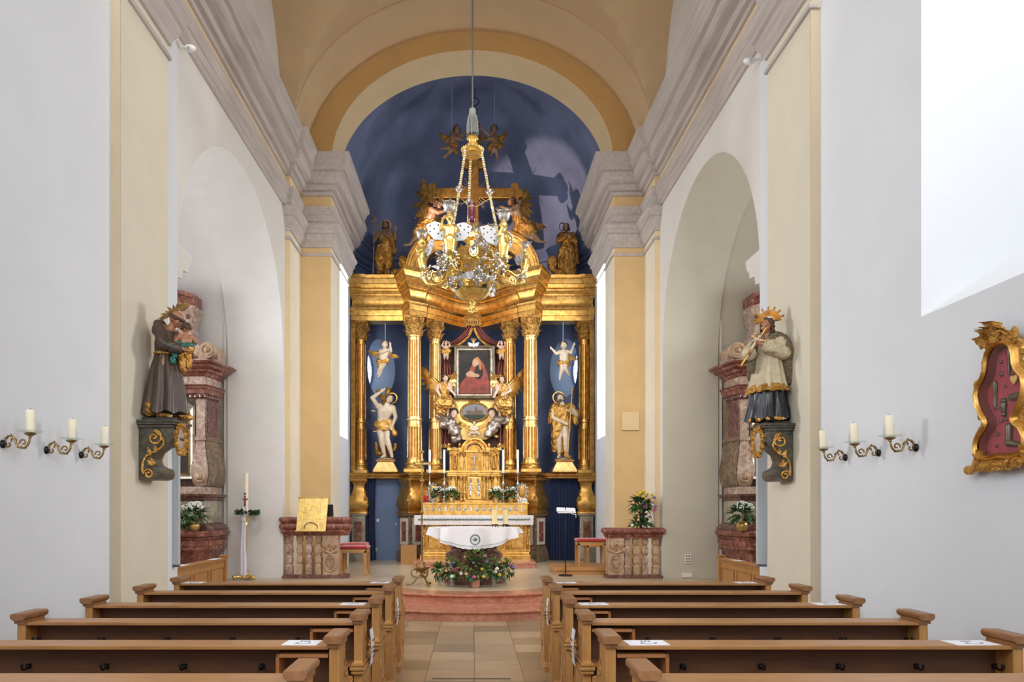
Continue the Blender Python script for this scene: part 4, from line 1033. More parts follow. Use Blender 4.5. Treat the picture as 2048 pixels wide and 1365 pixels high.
for k in range(28):
    a = 2*pi*k/28+.1; L = .46 if k % 2 else .34
    if abs(cos(a)) > .93 or abs(sin(a)) > .93: continue
    m.tube([(xc+.16*cos(a), Yx-.08, zc+.16*sin(a)), (xc+L*cos(a), Yx-.08, zc+L*sin(a))], [.014, .004], 5)
m.build('rays', 'gold', t)
# ================================================================= CARVED FIGURES
def at(px, py, Y, name, label, cat='statue', rz=0, group=None):
    return thing(name, label, cat, tuple(P(px, py, Y)), radians(rz), group)

# ---- consoles on the near pilasters
def console(s, y0, y1, xin, lab):
    xw = s*W1; z1, z0 = 2.55, 1.92; t = thing('statue_console', lab, 'console', (xw, (y0+y1)/2, z0), group=None)
    pr = [(0, 0), (.20, .0), (.26, .02), (.28, .07), (.26, .12), (.20, .14), (.14, .17), (.12, .23), (.15, .30), (.24, .36), (.36, .39), (.42, .44), (.42, .56), (0, .56)]
    k = abs(xin)/.42; m = MB()
    pts = [(xw-s*a*k, z0+b) for a, b in pr]; m.prism(pts, 'y', y0+.03, y1-.03)
    m.build('bracket', 'marble_console', t, bevel=.008)
    m = MB(); d = abs(xin)
    for (a, z, zz) in ((.0, z0+.555, z0+.585), (.02, z0+.585, z0+.61), (.035, z0+.61, z0+.635)):
        m.box(min(xw, xw-s*(d+a)), max(xw, xw-s*(d+a)), y0-a, y1+a, z, zz)
    m.build('top_slab', 'marble_console', t, bevel=.004)
    m = MB(); m.box(min(xw-s*.03, xw-s*(d-.01)), max(xw-s*.03, xw-s*(d-.01)), y0+.04, y1-.02, z0+.635, z0+.665); m.build('plinth', 'dark_slate', t)
    yf = y0+.022; m = MB(); A = Vector((-s, 0, 0)); B = Vector((0, 0, 1))
    c = Vector((xw, yf, z0)); q = lambda a, b: c+A*(a*k)+B*b
    m.tube([q(.18, .44)]+spiral(q(.19, .445), .02, .085, 0, 1.25, A, B, 26)+bez([q(.28, .44), q(.30, .38), q(.22, .31), q(.12, .27), q(.06, .20), q(.05, .10), q(.07, .06)], 5)+spiral(q(.12, .06), .055, .012, pi, -1.4, A, B, 22), .013, 8)
    for a, b, dx, dz, L in ((.14, .26, -.2, 1, .10), (.16, .15, 0, 1, .10), (.16, .15, .6, .8, .08), (.16, .15, -.6, .8, .08), (.20, .29, .2, 1, .08)): leaf(m, q(a, b), A*dx+B*dz, (0, -1, 0), L, .04, .3, 5)
    m.build('scroll_ornament', 'gold_cloth', t, smooth=True)
    # gilt cartouche on the inner front
    m = MB(); cc = Vector((xw-s*(d+.02), (y0+y1)/2-.06, z0+.44)); oval = [cc+Vector((0, .11*cos(a), .13*sin(a))) for a in lin(0, 2*pi, 28)[:-1]]
    m.tube(oval, .022, 8, closed=True)
    for kk in range(16):
        a = 2*pi*kk/16; m.ball(cc+Vector((-s*.01, .14*cos(a), .16*sin(a))), .024+.008*(kk % 2), 8, 6)
        leaf(m, cc+Vector((0, .12*cos(a), .14*sin(a))), (-s*.3, cos(a), sin(a)), (-s, 0, 0), .06, .05, .5, 4)
    m.build('cartouche', 'gold_carved', t, smooth=True)
    m = MB(); m.ball(cc, 1, 16, 10, .02, .10, .12); m.build('shield', 'marble_grey', t, smooth=True)
    if s < 0:
        m = MB()
        for k in range(5): m.box(xw-s*(d+.040), xw-s*(d+.044), cc.y-.055+k*.024, cc.y-.048+k*.024, cc.z-.018, cc.z+.018-.01*(k % 2))
        m.build('inscription_marks', 'ink', t)
    return t
console(-1, 7.86, 8.27, .38, 'dark marbled wall console with gilt scrolls under the monk statue'); console(1, 8.18, 8.60, .32, 'dark marbled wall console with gilt scrolls under the priest statue')

# ---- monk with child, left
H = 1.20
t = thing('monk_statue', 'carved monk in brown habit with golden rope belt, bending over a child', 'statue', (-3.335, 8.07, 2.585), radians(80))
J = dict(head=(0, -.10, .905), neck=(0, -.045, .83), chest=(0, -.01, .72), elL=(-.15, -.05, .66), haL=(-.07, -.20, .62), elR=(.15, -.06, .65), haR=(.06, -.22, .58), ftR=(.07, -.09, .04), ftL=(-.07, .03, .04), knR=(.06, -.08, .28))
human(t, H, J, look=(0, 30, 0), skin='skin_brown', hair='tonsure', curl=(.6, .6))
robe(t, 'habit', 'habit_brown', H, rings_interp([(0, -.02, .79, .10, .075), (0, -.01, .70, .125, .10), (0, 0, .60, .105, .09), (0, 0, .58, .10, .088), (0, .0, .45, .13, .12), (0, .0, .25, .15, .15), (0, .01, .05, .175, .18)], 20), 8, .13, 3)
cloth(t, 'sleeves', 'habit_brown', H, [((-.11, 0, .79), .055, (-.15, -.05, .66), .055), ((-.15, -.05, .66), .055, (-.09, -.16, .62), .05), ((.11, 0, .79), .055, (.15, -.06, .65), .055), ((.15, -.06, .65), .055, (.08, -.17, .59), .05), ((-.06, .04, .80), .06, (.06, .04, .80), .06), ((0, .07, .86), .055, (0, .05, .80), .07)], fold=(.006, 18, (1, 1, 1)))
robe(t, 'rope_belt', 'gold_cloth', H, [(0, 0, .60, .118, .102), (0, 0, .59, .124, .108), (0, 0, .578, .118, .102)], 8, .02, 3)
cloth(t, 'hem_lining', 'gold_cloth', H, [((-.10, .10, .06), .045, (-.03, .12, .05), .04), ((-.13, .02, .08), .03, (-.12, .10, .12), .03), ((.04, -.12, .05), .03, (.1, -.10, .06), .03)], fold=(.01, 30, (1, 1, 1)))
cloth(t, 'boots', 'gold_cloth', H, [((.07, -.09, .04), .035, (.08, -.19, .02), .026), ((-.07, .02, .04), .035, (-.08, -.08, .02), .026)], fold=(.004, 30, (1, 1, 1)))
m = MB()
for k in range(15):   # leafy halo
    a = pi*(k+.5)/15; d = Vector((.25*sin(a), -cos(a), .50*sin(a)+.36*cos(a))); leaf(m, Vector((0, -.08, .955))*H+d*.07, d, (-1, 0, .4), .12*(1+.25*(k % 2)), .035, .05, 5, 0)
m.tube([Vector((0, -.08, .955))*H+Vector((.25*sin(a), -cos(a), .50*sin(a)+.36*cos(a)))*.08 for a in lin(0, pi, 16)], .010, 6)
m.build('ray_crown', 'brass_old', t, smooth=True, world=False)
t = thing('child_statue', 'small carved curly-haired child in gold cloth held in the monk statue\'s arms', 'statue', (-3.11, 8.03, 3.12), radians(205))
J = dict(knL=(-.09, -.12, .30), knR=(.09, -.14, .30), ftL=(-.08, -.02, .10), ftR=(.08, -.04, .08), haL=(-.15, -.16, .62), haR=(.2, -.1, .70))
human(t, .52, J, child=True, skin='skin_brown', hair='curly', vox=.010)
cloth(t, 'gold_wrap', 'gold_cloth', .52, [((-.06, .0, .45), .11, (.08, -.02, .30), .10), ((.06, -.04, .3), .09, (.05, -.04, .0), .06), ((-.04, -.04, .3), .08, (-.06, 0, .08), .05)], fold=(.02, 16, (1, 1, .4)))
cloth(t, 'green_wrap', 'cloth_green', .52, [((.13, .0, .50), .08, (.20, .04, .36), .07), ((.20, .04, .36), .06, (.26, .02, .14), .05), ((-.1, .05, .5), .06, (.1, .1, .44), .07)], fold=(.02, 16, (1, 1, 1)))

# ---- priest, right
H = 1.18
t = thing('priest_statue', 'carved priest in fur cape, lace surplice and dark blue cassock, gazing at a gilt crucifix', 'statue', (3.345, 8.38, 2.585), radians(-38))
J = dict(head=(0, -.03, .925), elL=(-.17, -.06, .68), haL=(-.10, -.22, .64), elR=(.16, -.04, .64), haR=(.0, -.20, .72), neck=(0, -.01, .83))
human(t, H, J, look=(-8, 12, 6), skin='skin_brown', hair='long', curl=(.8, .8))
robe(t, 'cassock', 'cassock_blue', H, rings_interp([(0, 0, .50, .12, .10), (0, 0, .35, .15, .13), (0, 0, .15, .165, .15), (0, -.01, .02, .185, .17)], 14), 8, .17, 5)
robe(t, 'surplice', 'surplice', H, rings_interp([(0, 0, .78, .11, .08), (0, 0, .66, .125, .10), (0, 0, .55, .13, .105), (0, 0, .42, .155, .125), (0, -.01, .325, .175, .15)], 18), 11, .09, 8)
robe(t, 'lace_hem', 'gold_carved', H, rings_interp([(0, -.01, .355, .172, .146), (0, -.01, .33, .180, .155), (0, -.01, .285, .190, .164)], 5), 11, .10, 8)
cloth(t, 'sleeves', 'surplice', H, [((-.11, 0, .78), .05, (-.17, -.06, .68), .055), ((-.17, -.06, .68), .055, (-.12, -.17, .65), .06), ((.11, 0, .78), .05, (.16, -.04, .64), .055), ((.16, -.04, .64), .055, (.05, -.15, .70), .06)], fold=(.010, 22, (1, 1, 1)))
cloth(t, 'fur_cape', 'fur_olive', H, [((-.07, .02, .80), .07, (.07, .02, .80), .07), ((-.11, .02, .78), .065, (-.17, 0, .66), .06), ((.11, .02, .78), .07, (.17, .02, .66), .075), ((.16, .05, .66), .07, (.19, .06, .40), .05), ((-.15, .05, .66), .06, (-.17, .06, .46), .045), ((0, .07, .78), .08, (0, .09, .5), .09), ((-.10, -.08, .76), .03, (-.12, -.12, .50), .035)], fold=(.006, 40, (1, 1, .6)))
cloth(t, 'shoes', 'black_metal', H, [((-.07, -.12, .015), .03, (-.08, -.2, .01), .022), ((.07, -.10, .015), .03, (.09, -.18, .01), .022)], fold=None)
cloth(t, 'hem_lining', 'gold_cloth', H, [((-.13, -.12, .02), .022, (-.02, -.19, .015), .02), ((.05, -.18, .02), .02, (.17, -.08, .02), .02)], fold=(.006, 30, (1, 1, 1)))
m = MB()
for k in range(15):
    a = pi*(k+.5)/15; d = Vector((cos(a), .1, sin(a))); m.tube([Vector((0, 0, .965))*H+d*.075, Vector((0, 0, .965))*H+d*(.14+.04*(k % 2))], [.010, .012], 4)
m.build('ray_crown', 'gold', t, world=False)
m = MB(); a = Vector((-.16, -.30, .52))*H; b = Vector((.03, -.17, .87))*H; m.tube([a, b], .013, 6); c = a.lerp(b, .72); d = (b-a).normalized(); x = d.cross(Vector((0, 1, 0))).normalized()
m.tube([c-x*.09, c+x*.09], .012, 6); m.build('crucifix', 'gold', t, world=False)
m = MB(); m.capsule(a.lerp(b, .45)+Vector((0, -.02, 0)), .012, a.lerp(b, .70)+Vector((0, -.02, 0)), .018, 8); m.ball(a.lerp(b, .77)+Vector((0, -.02, 0)), .018)
for q in (-1, 1): m.capsule(a.lerp(b, .68)+Vector((0, -.02, 0)), .008, c+x*.07*q+Vector((0, -.015, 0)), .006, 6)
m.build('corpus', 'skin_carved', t, smooth=True, world=False)

# ---- saint tied to a tree, left bay
H = 1.68
for px, nm in ((772, 'left'), (1128, 'right')):
    b = P(px, 948, 18.86); t = thing('statue_pedestal', 'gilded stepped block carrying the saint ' + ('tied to a tree' if nm == 'left' else 'with the pilgrim staff'), 'pedestal', (b.x, 18.9, 2.55), group=None)
    m = MB(); rows = []
    for hw, z in ((.31, 2.552), (.31, 2.60), (.20, 2.80), (.23, 2.815), (.25, 2.86), (0.001, 2.861)): rows.append([(b.x+sx*hw, 18.9+sy*min(hw*.8, .24), z) for sx, sy in ((-1, -1), (1, -1), (1, 1), (-1, 1))])
    m.grid(rows, closeu=True, capends=True); m.build('block', 'gold_pale', t, bevel=.006)
    m = MB(); m.ball((b.x, 18.88, 2.88), .24, 14, 8, 1, .7, .18); m.build('ground_mound', 'marble_tan', t, smooth=True)
t = thing('saint_statue', 'carved bare-chested saint bound to a tree, loincloth gilded, halo, left of the altar', 'statue', (P(771, 0, 18.85).x, 18.85, 2.90))
J = dict(pelvis=(-.03, 0, .53), waist=(-.03, -.01, .61), chest=(-.005, -.02, .72), neck=(.03, -.03, .82), head=(.065, -.05, .895), shL=(-.11, 0, .79), elL=(-.20, -.01, .92), haL=(-.06, .0, 1.02), shR=(.12, -.01, .77), elR=(.155, .0, .63), haR=(.11, -.05, .49),
    hipL=(-.085, 0, .51), knL=(-.06, -.04, .29), ftL=(-.01, -.02, .05), hipR=(.02, 0, .51), knR=(.03, -.05, .29), ftR=(.10, -.04, .05), toeL=(-.5, -1, -.3), toeR=(.2, -1, -.3))
human(t, H, J, look=(20, -10, 25), skin='skin_carved', hair='curly', curl=(.5, .4))
cloth(t, 'loincloth', 'gold_cloth', H, [((-.11, -.01, .52), .065, (.05, -.01, .55), .06), ((-.10, -.03, .49), .06, (.02, -.03, .45), .055), ((.06, -.02, .54), .045, (.11, -.03, .46), .035), ((.11, -.03, .46), .03, (.15, -.04, .37), .04), ((-.04, .03, .50), .06, (.03, .03, .46), .05)], fold=(.010, 22, (.5, 1, 1.4)))
m = MB(); k = H
m.tube(bez([(0.02, .09, 0), (-.03, .1, .3), (.02, .1, .6), (.0, .08, .82), (.04, .05, .98), (.085, .04, 1.12)], 5), [.07*k*(1-.014*i) for i in range(26)], 9)
m.v = [(x*k, y*k, z*k) if False else (x, y, z) for x, y, z in m.v]
def trunk(pts, rs, nm, par, mt='gold_crumpled'):
    mm = MB()
    for ps, r0, r1 in zip(pts, rs[0], rs[1]):
        b_ = bez([Vector(p)*H for p in ps], 5); N = len(b_); mm.tube(b_, [(r0+(r1-r0)*i/(N-1))*H for i in range(N)], 9)
    return mm.build(nm, mt, par, smooth=True, world=False)
trunk([[(-.02, .10, -.02), (-.05, .11, .3), (.0, .11, .6), (-.02, .09, .85), (.02, .07, .98), (.05, .06, 1.08)], [(-.01, .09, .88), (-.09, .07, .98), (-.13, .05, 1.06)], [(.0, .09, .15), (-.12, .06, .08), (-.14, .03, .26)], [(.02, .10, .2), (.12, .07, .14), (.15, .05, .24)]], ((.07, .04, .045, .045), (.042, .028, .026, .024)), 'tree_trunk', t)
halo(t, H, (.10, .01, .92), .075, 'gold', .008, (0, -10))
m = MB()
for (x, z, sx) in ((-.15, .71, -1), (-.12, .40, -1)): m.tube([(x*H, -.06*H, z*H), ((x-.05)*H, -.10*H, (z+.005)*H)], [.008, .024], 6)
m.build('arrows', 'gold', t, world=False)

# ---- pilgrim saint with staff, right bay
t = thing('saint_statue', 'carved pilgrim saint with halo and tall staff, lifting his tunic, right of the altar', 'statue', (P(1124, 0, 18.85).x, 18.85, 2.90))
J = dict(head=(-.03, -.04, .905), neck=(.0, -.02, .82), shL=(-.12, 0, .78), elL=(-.15, -.03, .62), haL=(.02, -.11, .53), shR=(.12, 0, .79), elR=(.20, -.02, .67), haR=(.10, -.11, .70), hipL=(-.05, 0, .50), knL=(-.05, -.03, .28), ftL=(-.04, 0, .05), knR=(.05, -.06, .30), ftR=(.06, -.03, .05), hipR=(.04, 0, .50), toeL=(-.4, -1, -.3), toeR=(.4, -1, -.3))
human(t, H, J, look=(-15, -18, -8), skin='skin_carved', hair='short', beard=True, curl=(.6, .9))
cloth(t, 'tunic', 'gold_cloth', H, [((-.09, 0, .77), .06, (.09, 0, .78), .06), ((-.04, 0, .72), .10, (0, 0, .56), .09), ((.04, 0, .72), .10, (.02, 0, .56), .09), ((-.07, 0, .54), .085, (-.09, 0, .34), .075), ((.05, .01, .54), .08, (.07, .02, .44), .06), ((-.09, .01, .34), .07, (-.10, .03, .14), .05), ((-.02, .04, .40), .07, (-.02, .05, .12), .05)], fold=(.014, 20, (1, 1, .5)))
cloth(t, 'cape', 'gold_cloth', H, [((-.11, .01, .79), .055, (-.16, .0, .64), .05), ((-.17, 0, .64), .04, (-.19, .0, .56), .03), ((.12, .01, .80), .055, (.20, .02, .70), .055), ((.20, .02, .70), .055, (.20, .03, .56), .05), ((0, .07, .75), .08, (.04, .08, .3), .07)], fold=(.012, 20, (1, 1, .5)))
cloth(t, 'boots', 'gold_cloth', H, [((-.045, -.01, .17), .034, (-.04, 0, .05), .032), ((.057, -.04, .17), .036, (.06, -.03, .05), .032), ((.06, -.03, .03), .03, (.10, -.12, .02), .024)], fold=(.004, 25, (1, 1, 1)))
halo(t, H, (-.05, .02, .93), .085, 'gold', .008)
m = MB(); m.tube([(.07*H, -.13*H, .02*H), (.14*H, -.13*H, 1.07*H)], .014, 8)
for z in (.70, .90, 1.05): m.ball(((.07+.07*z/1.07)*H, -.13*H, z*H), .024, 8, 6)
m.build('staff', 'gold_pale', t, world=False)

# ---- flying putti on rods, side bays
def putto(name, label, px, py, Y, H, J, look, skin='skin_carved', wings=None, wrap=None, wire=None, rz=0, hair='curly', group=None, mt='gold_cloth'):
    t = thing(name, label, 'cherub', tuple(P(px, py, Y)), radians(rz), group)
    human(t, H, J, look=look, child=True, skin=skin, hair=hair, vox=.0105)
    if wrap: cloth(t, 'gilt_wrap', mt, H, wrap, vox=.013, fold=(.022, 14, (1, 1, .6)))
    for i, w_ in enumerate(wings or []): wing(t, 'wing', mt, H, w_[0], w_[1], w_[2], w_[3], n=6)
    if wire:
        m = MB(); m.tube([(w_[0]*H, w_[1]*H, w_[2]*H) for w_ in wire], .009, 6); m.build('suspension_rod', 'blue_pale' if wire[0][2] < 1.4 else 'black_metal', t, world=False)
    return t
base = dict(pelvis=(0, 0, 0), waist=(0, -.01, .08), chest=(0, -.01, .20), neck=(0, 0, .30), head=(0, -.03, .44), shL=(-.12, 0, .27), shR=(.12, 0, .27), hipL=(-.06, 0, -.02), hipR=(.06, 0, -.02))
def BJ(**k): d = dict(base); d.update(k); return d
putto('flying_cherub', 'carved cherub with both arms raised to the right, hanging in the left bay', 766, 722, 18.6, .92,
    BJ(elL=(-.05, -.10, .20), haL=(.12, -.12, .26), elR=(.22, -.03, .26), haR=(.20, -.04, .42), knL=(-.05, -.06, -.20), ftL=(-.14, 0, -.34), knR=(-.05, -.02, -.22), ftR=(-.12, .02, -.42), chest=(.04, -.01, .20), neck=(.05, 0, .31), head=(.05, -.03, .44), shL=(-.07, 0, .27), shR=(.16, 0, .27)), (25, -8, 10),
    wings=[((-.08, .08, .25), (-.6, .3, .1), (-.4, .2, -.9), .42), ((.12, .08, .25), (.6, .3, -.2), (.3, .2, -.9), .34)], wrap=[((-.08, 0, -.02), .10, (.08, 0, .0), .09), ((-.02, 0, -.05), .10, (-.06, 0, -.14), .09)], wire=[(.05, .1, .4), (.05, .1, 1.05)])
putto('flying_cherub', 'carved cherub with arms spread wide, hanging in the right bay', 1127, 724, 18.6, .92,
    BJ(elL=(-.20, -.06, .20), haL=(-.32, -.08, .33), elR=(.20, -.03, .24), haR=(.27, -.04, .44), knL=(-.05, -.08, -.20), ftL=(-.10, 0, -.42), knR=(.03, -.08, -.20), ftR=(.13, .02, -.34), toeL=(-.1, -.6, -1)), (-12, -5, -8),
    wings=[((.10, .08, .22), (.6, .3, -.2), (.3, .2, -.9), .38)], wrap=[((-.06, 0, -.04), .10, (.08, 0, -.05), .10)], wire=[(0, .1, .5), (0, .1, 1.1)])

# ---- angels kneeling on clouds beside the painting
def side_angel(s, px, py, lab):
    Y = 18.80; H = 1.30; t = thing('angel_statue', lab, 'angel', tuple(P(px, py, Y)), 0)
    J = dict(pelvis=(0, 0, 0), waist=(0, -.02, .09), chest=(s*-.02, -.03, .20), neck=(s*-.03, -.04, .30), head=(s*-.03, -.06, .39), shL=(-.11-s*.02, -.02, .275), shR=(.11-s*.02, -.02, .275), hipL=(-.05, 0, -.02), hipR=(.05, 0, -.02),
        knL=(-.06, -.18, -.08), knR=(.06, -.16, -.12), ftL=(-.07, .0, -.28), ftR=(.07, .0, -.30), elL=(-.13, -.10, .16), haL=(-.13-s*.05, -.16, .06), elR=(.13, -.10, .16), haR=(.10-s*.10, -.16, .08))
    human(t, H, J, look=(-s*25, 8, 0), skin='skin_pink', hair='long')
    cloth(t, 'robe', 'gold_cloth', H, [((-.07, -.01, .26), .06, (.06, -.01, .26), .06), ((0, -.02, .22), .10, (0, 0, .02), .10), ((-.06, -.04, -.02), .11, (-.05, -.15, -.10), .10), ((.06, -.04, -.03), .11, (.06, -.14, -.12), .10), ((0, -.08, -.12), .12, (s*.06, -.04, -.24), .10), ((s*.10, 0, 0), .07, (s*.16, .02, -.12), .06)], fold=(.018, 16, (1, 1, .7)))
    wing(t, 'wing', 'gold', H, (s*.07, .08, .26), (s*.75, .25, .75), (s*.35, .1, -1), .62, n=8)
    wing(t, 'wing', 'gold', H, (-s*.05, .09, .26), (-s*.45, .25, .8), (-s*.5, .2, -.6), .38, n=6)
    return t
side_angel(-1, 888, 798, 'gilded angel with raised wings kneeling left of the framed painting'); side_angel(1, 1007, 800, 'gilded angel with raised wings kneeling right of the framed painting')
for s, lab in ((-1, 'left'), (1, 'right')):
    t = thing('cloud_bank', 'silvered carved cloud with a cherub face under the %s kneeling angel' % lab, 'cloud', tuple(P(946+s*52, 880, 19.0)))
    mb = MB(); pp = [(58, 818, .13), (63, 832, .15), (52, 838, .14), (44, 850, .15), (36, 862, .14), (33, 876, .13), (68, 818, .10), (58, 850, .11)] if s < 0 else [(62, 822, .16), (72, 826, .12), (54, 836, .16), (46, 848, .14), (38, 858, .13), (30, 868, .10), (66, 842, .11)]
    cloud(mb, [(P(946+s*a, b, 19.05+.06*sin(a)), r) for a, b, r in pp], 3+s)
    me = remesh(mb, .018, 2, (.022, 9, (1, 1, 1))); me.transform(Matrix.Translation(-Vector(t.location))); addmesh('cloud', me, 'silver_cloud', t)
    mb = MB(); hc = P(946+s*38, 828, 18.82); mb.ball(hc, .10, 14, 10, .9, 1, 1.05); mb.capsule(hc+Vector((0, -.10, 0)), .012, hc+Vector((0, -.115, -.03)), .018, 8); mb.ball(hc+Vector((0, -.06, -.07)), .05)
    me = remesh(mb, .008, 2); me.transform(Matrix.Translation(-Vector(t.location))); f = addmesh('cherub_face', me, 'skin_pink', t)
    mb = MB()
    rn = random.Random(5)
    for k in range(34):
        a = rn.uniform(0, 2*pi); mb.ball(hc+Vector((.095*cos(a), rn.uniform(-.03, .09), .03+.10*abs(sin(a)))), .030, 8, 6)
    mb.v = [(x-t.location.x, y-t.location.y, z-t.location.z) for x, y, z in mb.v]; mb.build('cherub_hair', 'hair_brown', t, smooth=True, world=False)
# putti holding the curtains
for s, px in ((-1, 892), (1, 1003)):
    putto('curtain_cherub', 'small cherub peeking out by the %s curtain of the canopy' % ('left' if s < 0 else 'right'), px, 706, 19.15, .58,
        BJ(elL=(-.18, -.08, .28), haL=(-.12, -.14, .42), elR=(.18, -.08, .28), haR=(.14, -.12, .40), knL=(-.06, -.1, -.14), ftL=(-.07, .02, -.26), knR=(.06, -.1, -.14), ftR=(.07, .02, -.26)), (-s*25, -10, -s*8), skin='skin_pink',
        wings=[((s*.08, .08, .2), (s*.8, .2, -.1), (s*.4, 0, -.8), .4)], wrap=[((-.1, -.02, .05), .12, (.1, -.02, .08), .12), ((0, 0, -.04), .12, (0, 0, -.12), .10)])
putto('cartouche_cherub', 'small gilt-winged cherub sitting on top of the tabernacle', 948.5, 866, 18.9, .56,
    BJ(elL=(-.17, -.08, .16), haL=(-.05, -.14, .10), elR=(.17, -.08, .16), haR=(.05, -.14, .10), knL=(-.16, -.12, -.02), ftL=(-.24, -.12, -.10), knR=(.16, -.12, -.02), ftR=(.24, -.12, -.10)), (0, -5, 0), skin='skin_carved',
    wings=[((-.08, .08, .2), (-.9, .1, .5), (-.6, 0, -.8), .62), ((.08, .08, .2), (.9, .1, .5), (.6, 0, -.8), .62)])

# ---- John with cross staff, top left, and the woman in prayer, top right
H = 1.45
t = thing('saint_statue', 'dark carved haloed saint with thin cross staff on the left end of the cornice', 'statue', (P(770, 0, 19.1).x, 19.1, 7.6))
J = dict(elR=(.19, -.03, .68), haR=(.20, -.10, .82), elL=(-.17, -.03, .66), haL=(-.19, -.10, .60), knL=(-.09, -.12, .30), head=(.01, -.02, .92), toeL=(-.3, -1, -.2))
human(t, H, J, look=(10, 8, -6), skin='skin_dark', hair='long', beard=True)
cloth(t, 'camel_cloth', 'gold_crumpled', H, [((-.09, 0, .74), .05, (.04, -.02, .62), .07), ((.02, -.02, .62), .09, (0, -.01, .48), .10), ((-.06, -.03, .48), .10, (-.08, -.1, .30), .09), ((.06, 0, .48), .09, (.07, .0, .20), .08), ((-.08, -.1, .30), .08, (-.08, -.02, .10), .06), ((0, .06, .5), .08, (0, .07, .08), .07), ((.12, .02, .7), .05, (.16, .03, .45), .05)], fold=(.016, 16, (1, 1, .5)))
halo(t, H, (.01, .05, .95), .085, 'gold_pale', .009)
m = MB(); m.tube([(-.20*H, -.10*H, 0), (-.175*H, -.10*H, 1.05*H)], .012, 8); m.tube([(-.235*H, -.10*H, .955*H), (-.125*H, -.10*H, 1.0*H)], .012, 6); m.build('cross_staff', 'gold', t, world=False)
t = thing('saint_statue', 'dark gilded woman saint praying on the right end of the cornice', 'statue', (P(1133, 0, 19.1).x, 19.1, 7.6))
H = 1.38
J = dict(elL=(-.15, -.05, .66), haL=(-.02, -.15, .72), elR=(.15, -.05, .66), haR=(.02, -.15, .72), head=(-.01, -.03, .92))
human(t, H, J, look=(-20, 5, 4), skin='skin_dark', hair='long')
cloth(t, 'gown', 'gold_crumpled', H, [((-.09, 0, .78), .055, (.09, 0, .78), .055), ((0, 0, .74), .10, (0, 0, .55), .09), ((-.11, 0, .78), .05, (-.15, -.05, .66), .05), ((-.15, -.05, .66), .045, (-.05, -.13, .71), .035), ((.11, 0, .78), .05, (.15, -.05, .66), .05), ((.15, -.05, .66), .045, (.05, -.13, .71), .035), ((-.05, 0, .50), .11, (-.09, 0, .08), .09), ((.05, 0, .50), .11, (.09, 0, .08), .09), ((0, -.03, .45), .10, (0, -.03, .08), .09), ((.15, .02, .60), .06, (.19, .03, .30), .045)], fold=(.018, 16, (1, 1, .4)))
halo(t, H, (-.06, .05, .95), .085, 'gold_dark', .007, (0, 30))
for px, s, lab in ((803, 1, 'left'), (1108, -1, 'right')):
    t = thing('cloud_scroll', 'gilded curling cloud beside the foot of the %s cornice saint' % lab, 'ornament', tuple(P(px, 552, 18.95)))
    t.location.z = 7.6; t.matrix_basis = Matrix.Translation(t.location)
    m = MB(); X = t.location.x
    m.tube(bez([(X-s*.25, 19, 7.66), (X-s*.05, 18.98, 7.70), (X+s*.08, 18.96, 7.85), (X, 18.95, 8.03)], 6)+spiral((X+s*.02, 18.95, 7.93), .12, .03, pi/2, -s*1.1, (1, 0, 0), (0, 0, 1), 16), [.08]*12+[.09]*7+[.075-.003*i for i in range(17)], 10)
    m.ball((X-s*.15, 18.98, 7.69), .10); m.build('scroll', 'gold_crumpled', t, smooth=True)

# ---- large angels seated on the broken pediment
def big_angel(s, lab):
    H = 1.62; t = thing('angel_statue', lab, 'angel', tuple(P(852, 458, 18.95)))
    J = dict(pelvis=(0, 0, 0), waist=(.04, -.02, .08), chest=(.11, -.03, .18), neck=(.155, -.03, .27), head=(.19, -.05, .355), shL=(.09, -.12, .26), shR=(.14, .08, .255), elL=(.20, -.15, .19), haL=(.32, -.14, .23), elR=(.26, .06, .18), haR=(.36, .03, .25),
        hipL=(-.01, -.06, -.02), hipR=(-.01, .05, -.02), knL=(-.10, -.13, -.12), knR=(-.03, -.10, -.18), ftL=(-.24, -.10, -.27), ftR=(-.20, -.04, -.24), toeL=(-1, -.2, -.2), toeR=(-1, -.2, -.2))
    human(t, H, J, look=(55, 0, 0), skin='skin_dark', hair='long')
    cloth(t, 'drapery', 'gold_crumpled', H, [((-.02, -.03, -.02), .12, (.08, -.02, .10), .09), ((-.02, -.06, -.04), .11, (-.11, -.11, -.10), .09), ((-.10, -.06, -.02), .09, (-.17, -.04, -.12), .06), ((.05, 0, .02), .09, (.12, .02, -.12), .06), ((-.03, 0, -.08), .10, (.02, 0, -.16), .09)], fold=(.018, 15, (1, 1, .7)))
    return t
a = big_angel(-1, 'dark carved angel with tall upright wings seated on the left pediment scroll')
wing(a, 'wing', 'gold_crumpled', 1.62, (.04, .06, .24), (-.15, .1, 1), (-.25, .1, -.5), .60, n=8); wing(a, 'wing', 'gold_crumpled', 1.62, (.12, .10, .24), (.35, .25, 1), (.0, .1, -.3), .50, n=8)
b = big_angel(1, 'dark carved angel with folded wings seated on the right pediment scroll')
b2 = mirror_x(b, b['label'])
for o in [b]+list(b.children): bpy.data.objects.remove(o)
b2.location = P(1047, 452, 18.95); b2.name = 'angel_statue'
wing(b2, 'wing', 'gold_crumpled', 1.62, (-.06, .08, .24), (.30, .2, 1), (.55, .1, -.7), .46, n=8); wing(b2, 'wing', 'gold_crumpled', 1.62, (-.02, .08, .12), (1, .2, -.2), (.6, .1, -.8), .40, n=7)

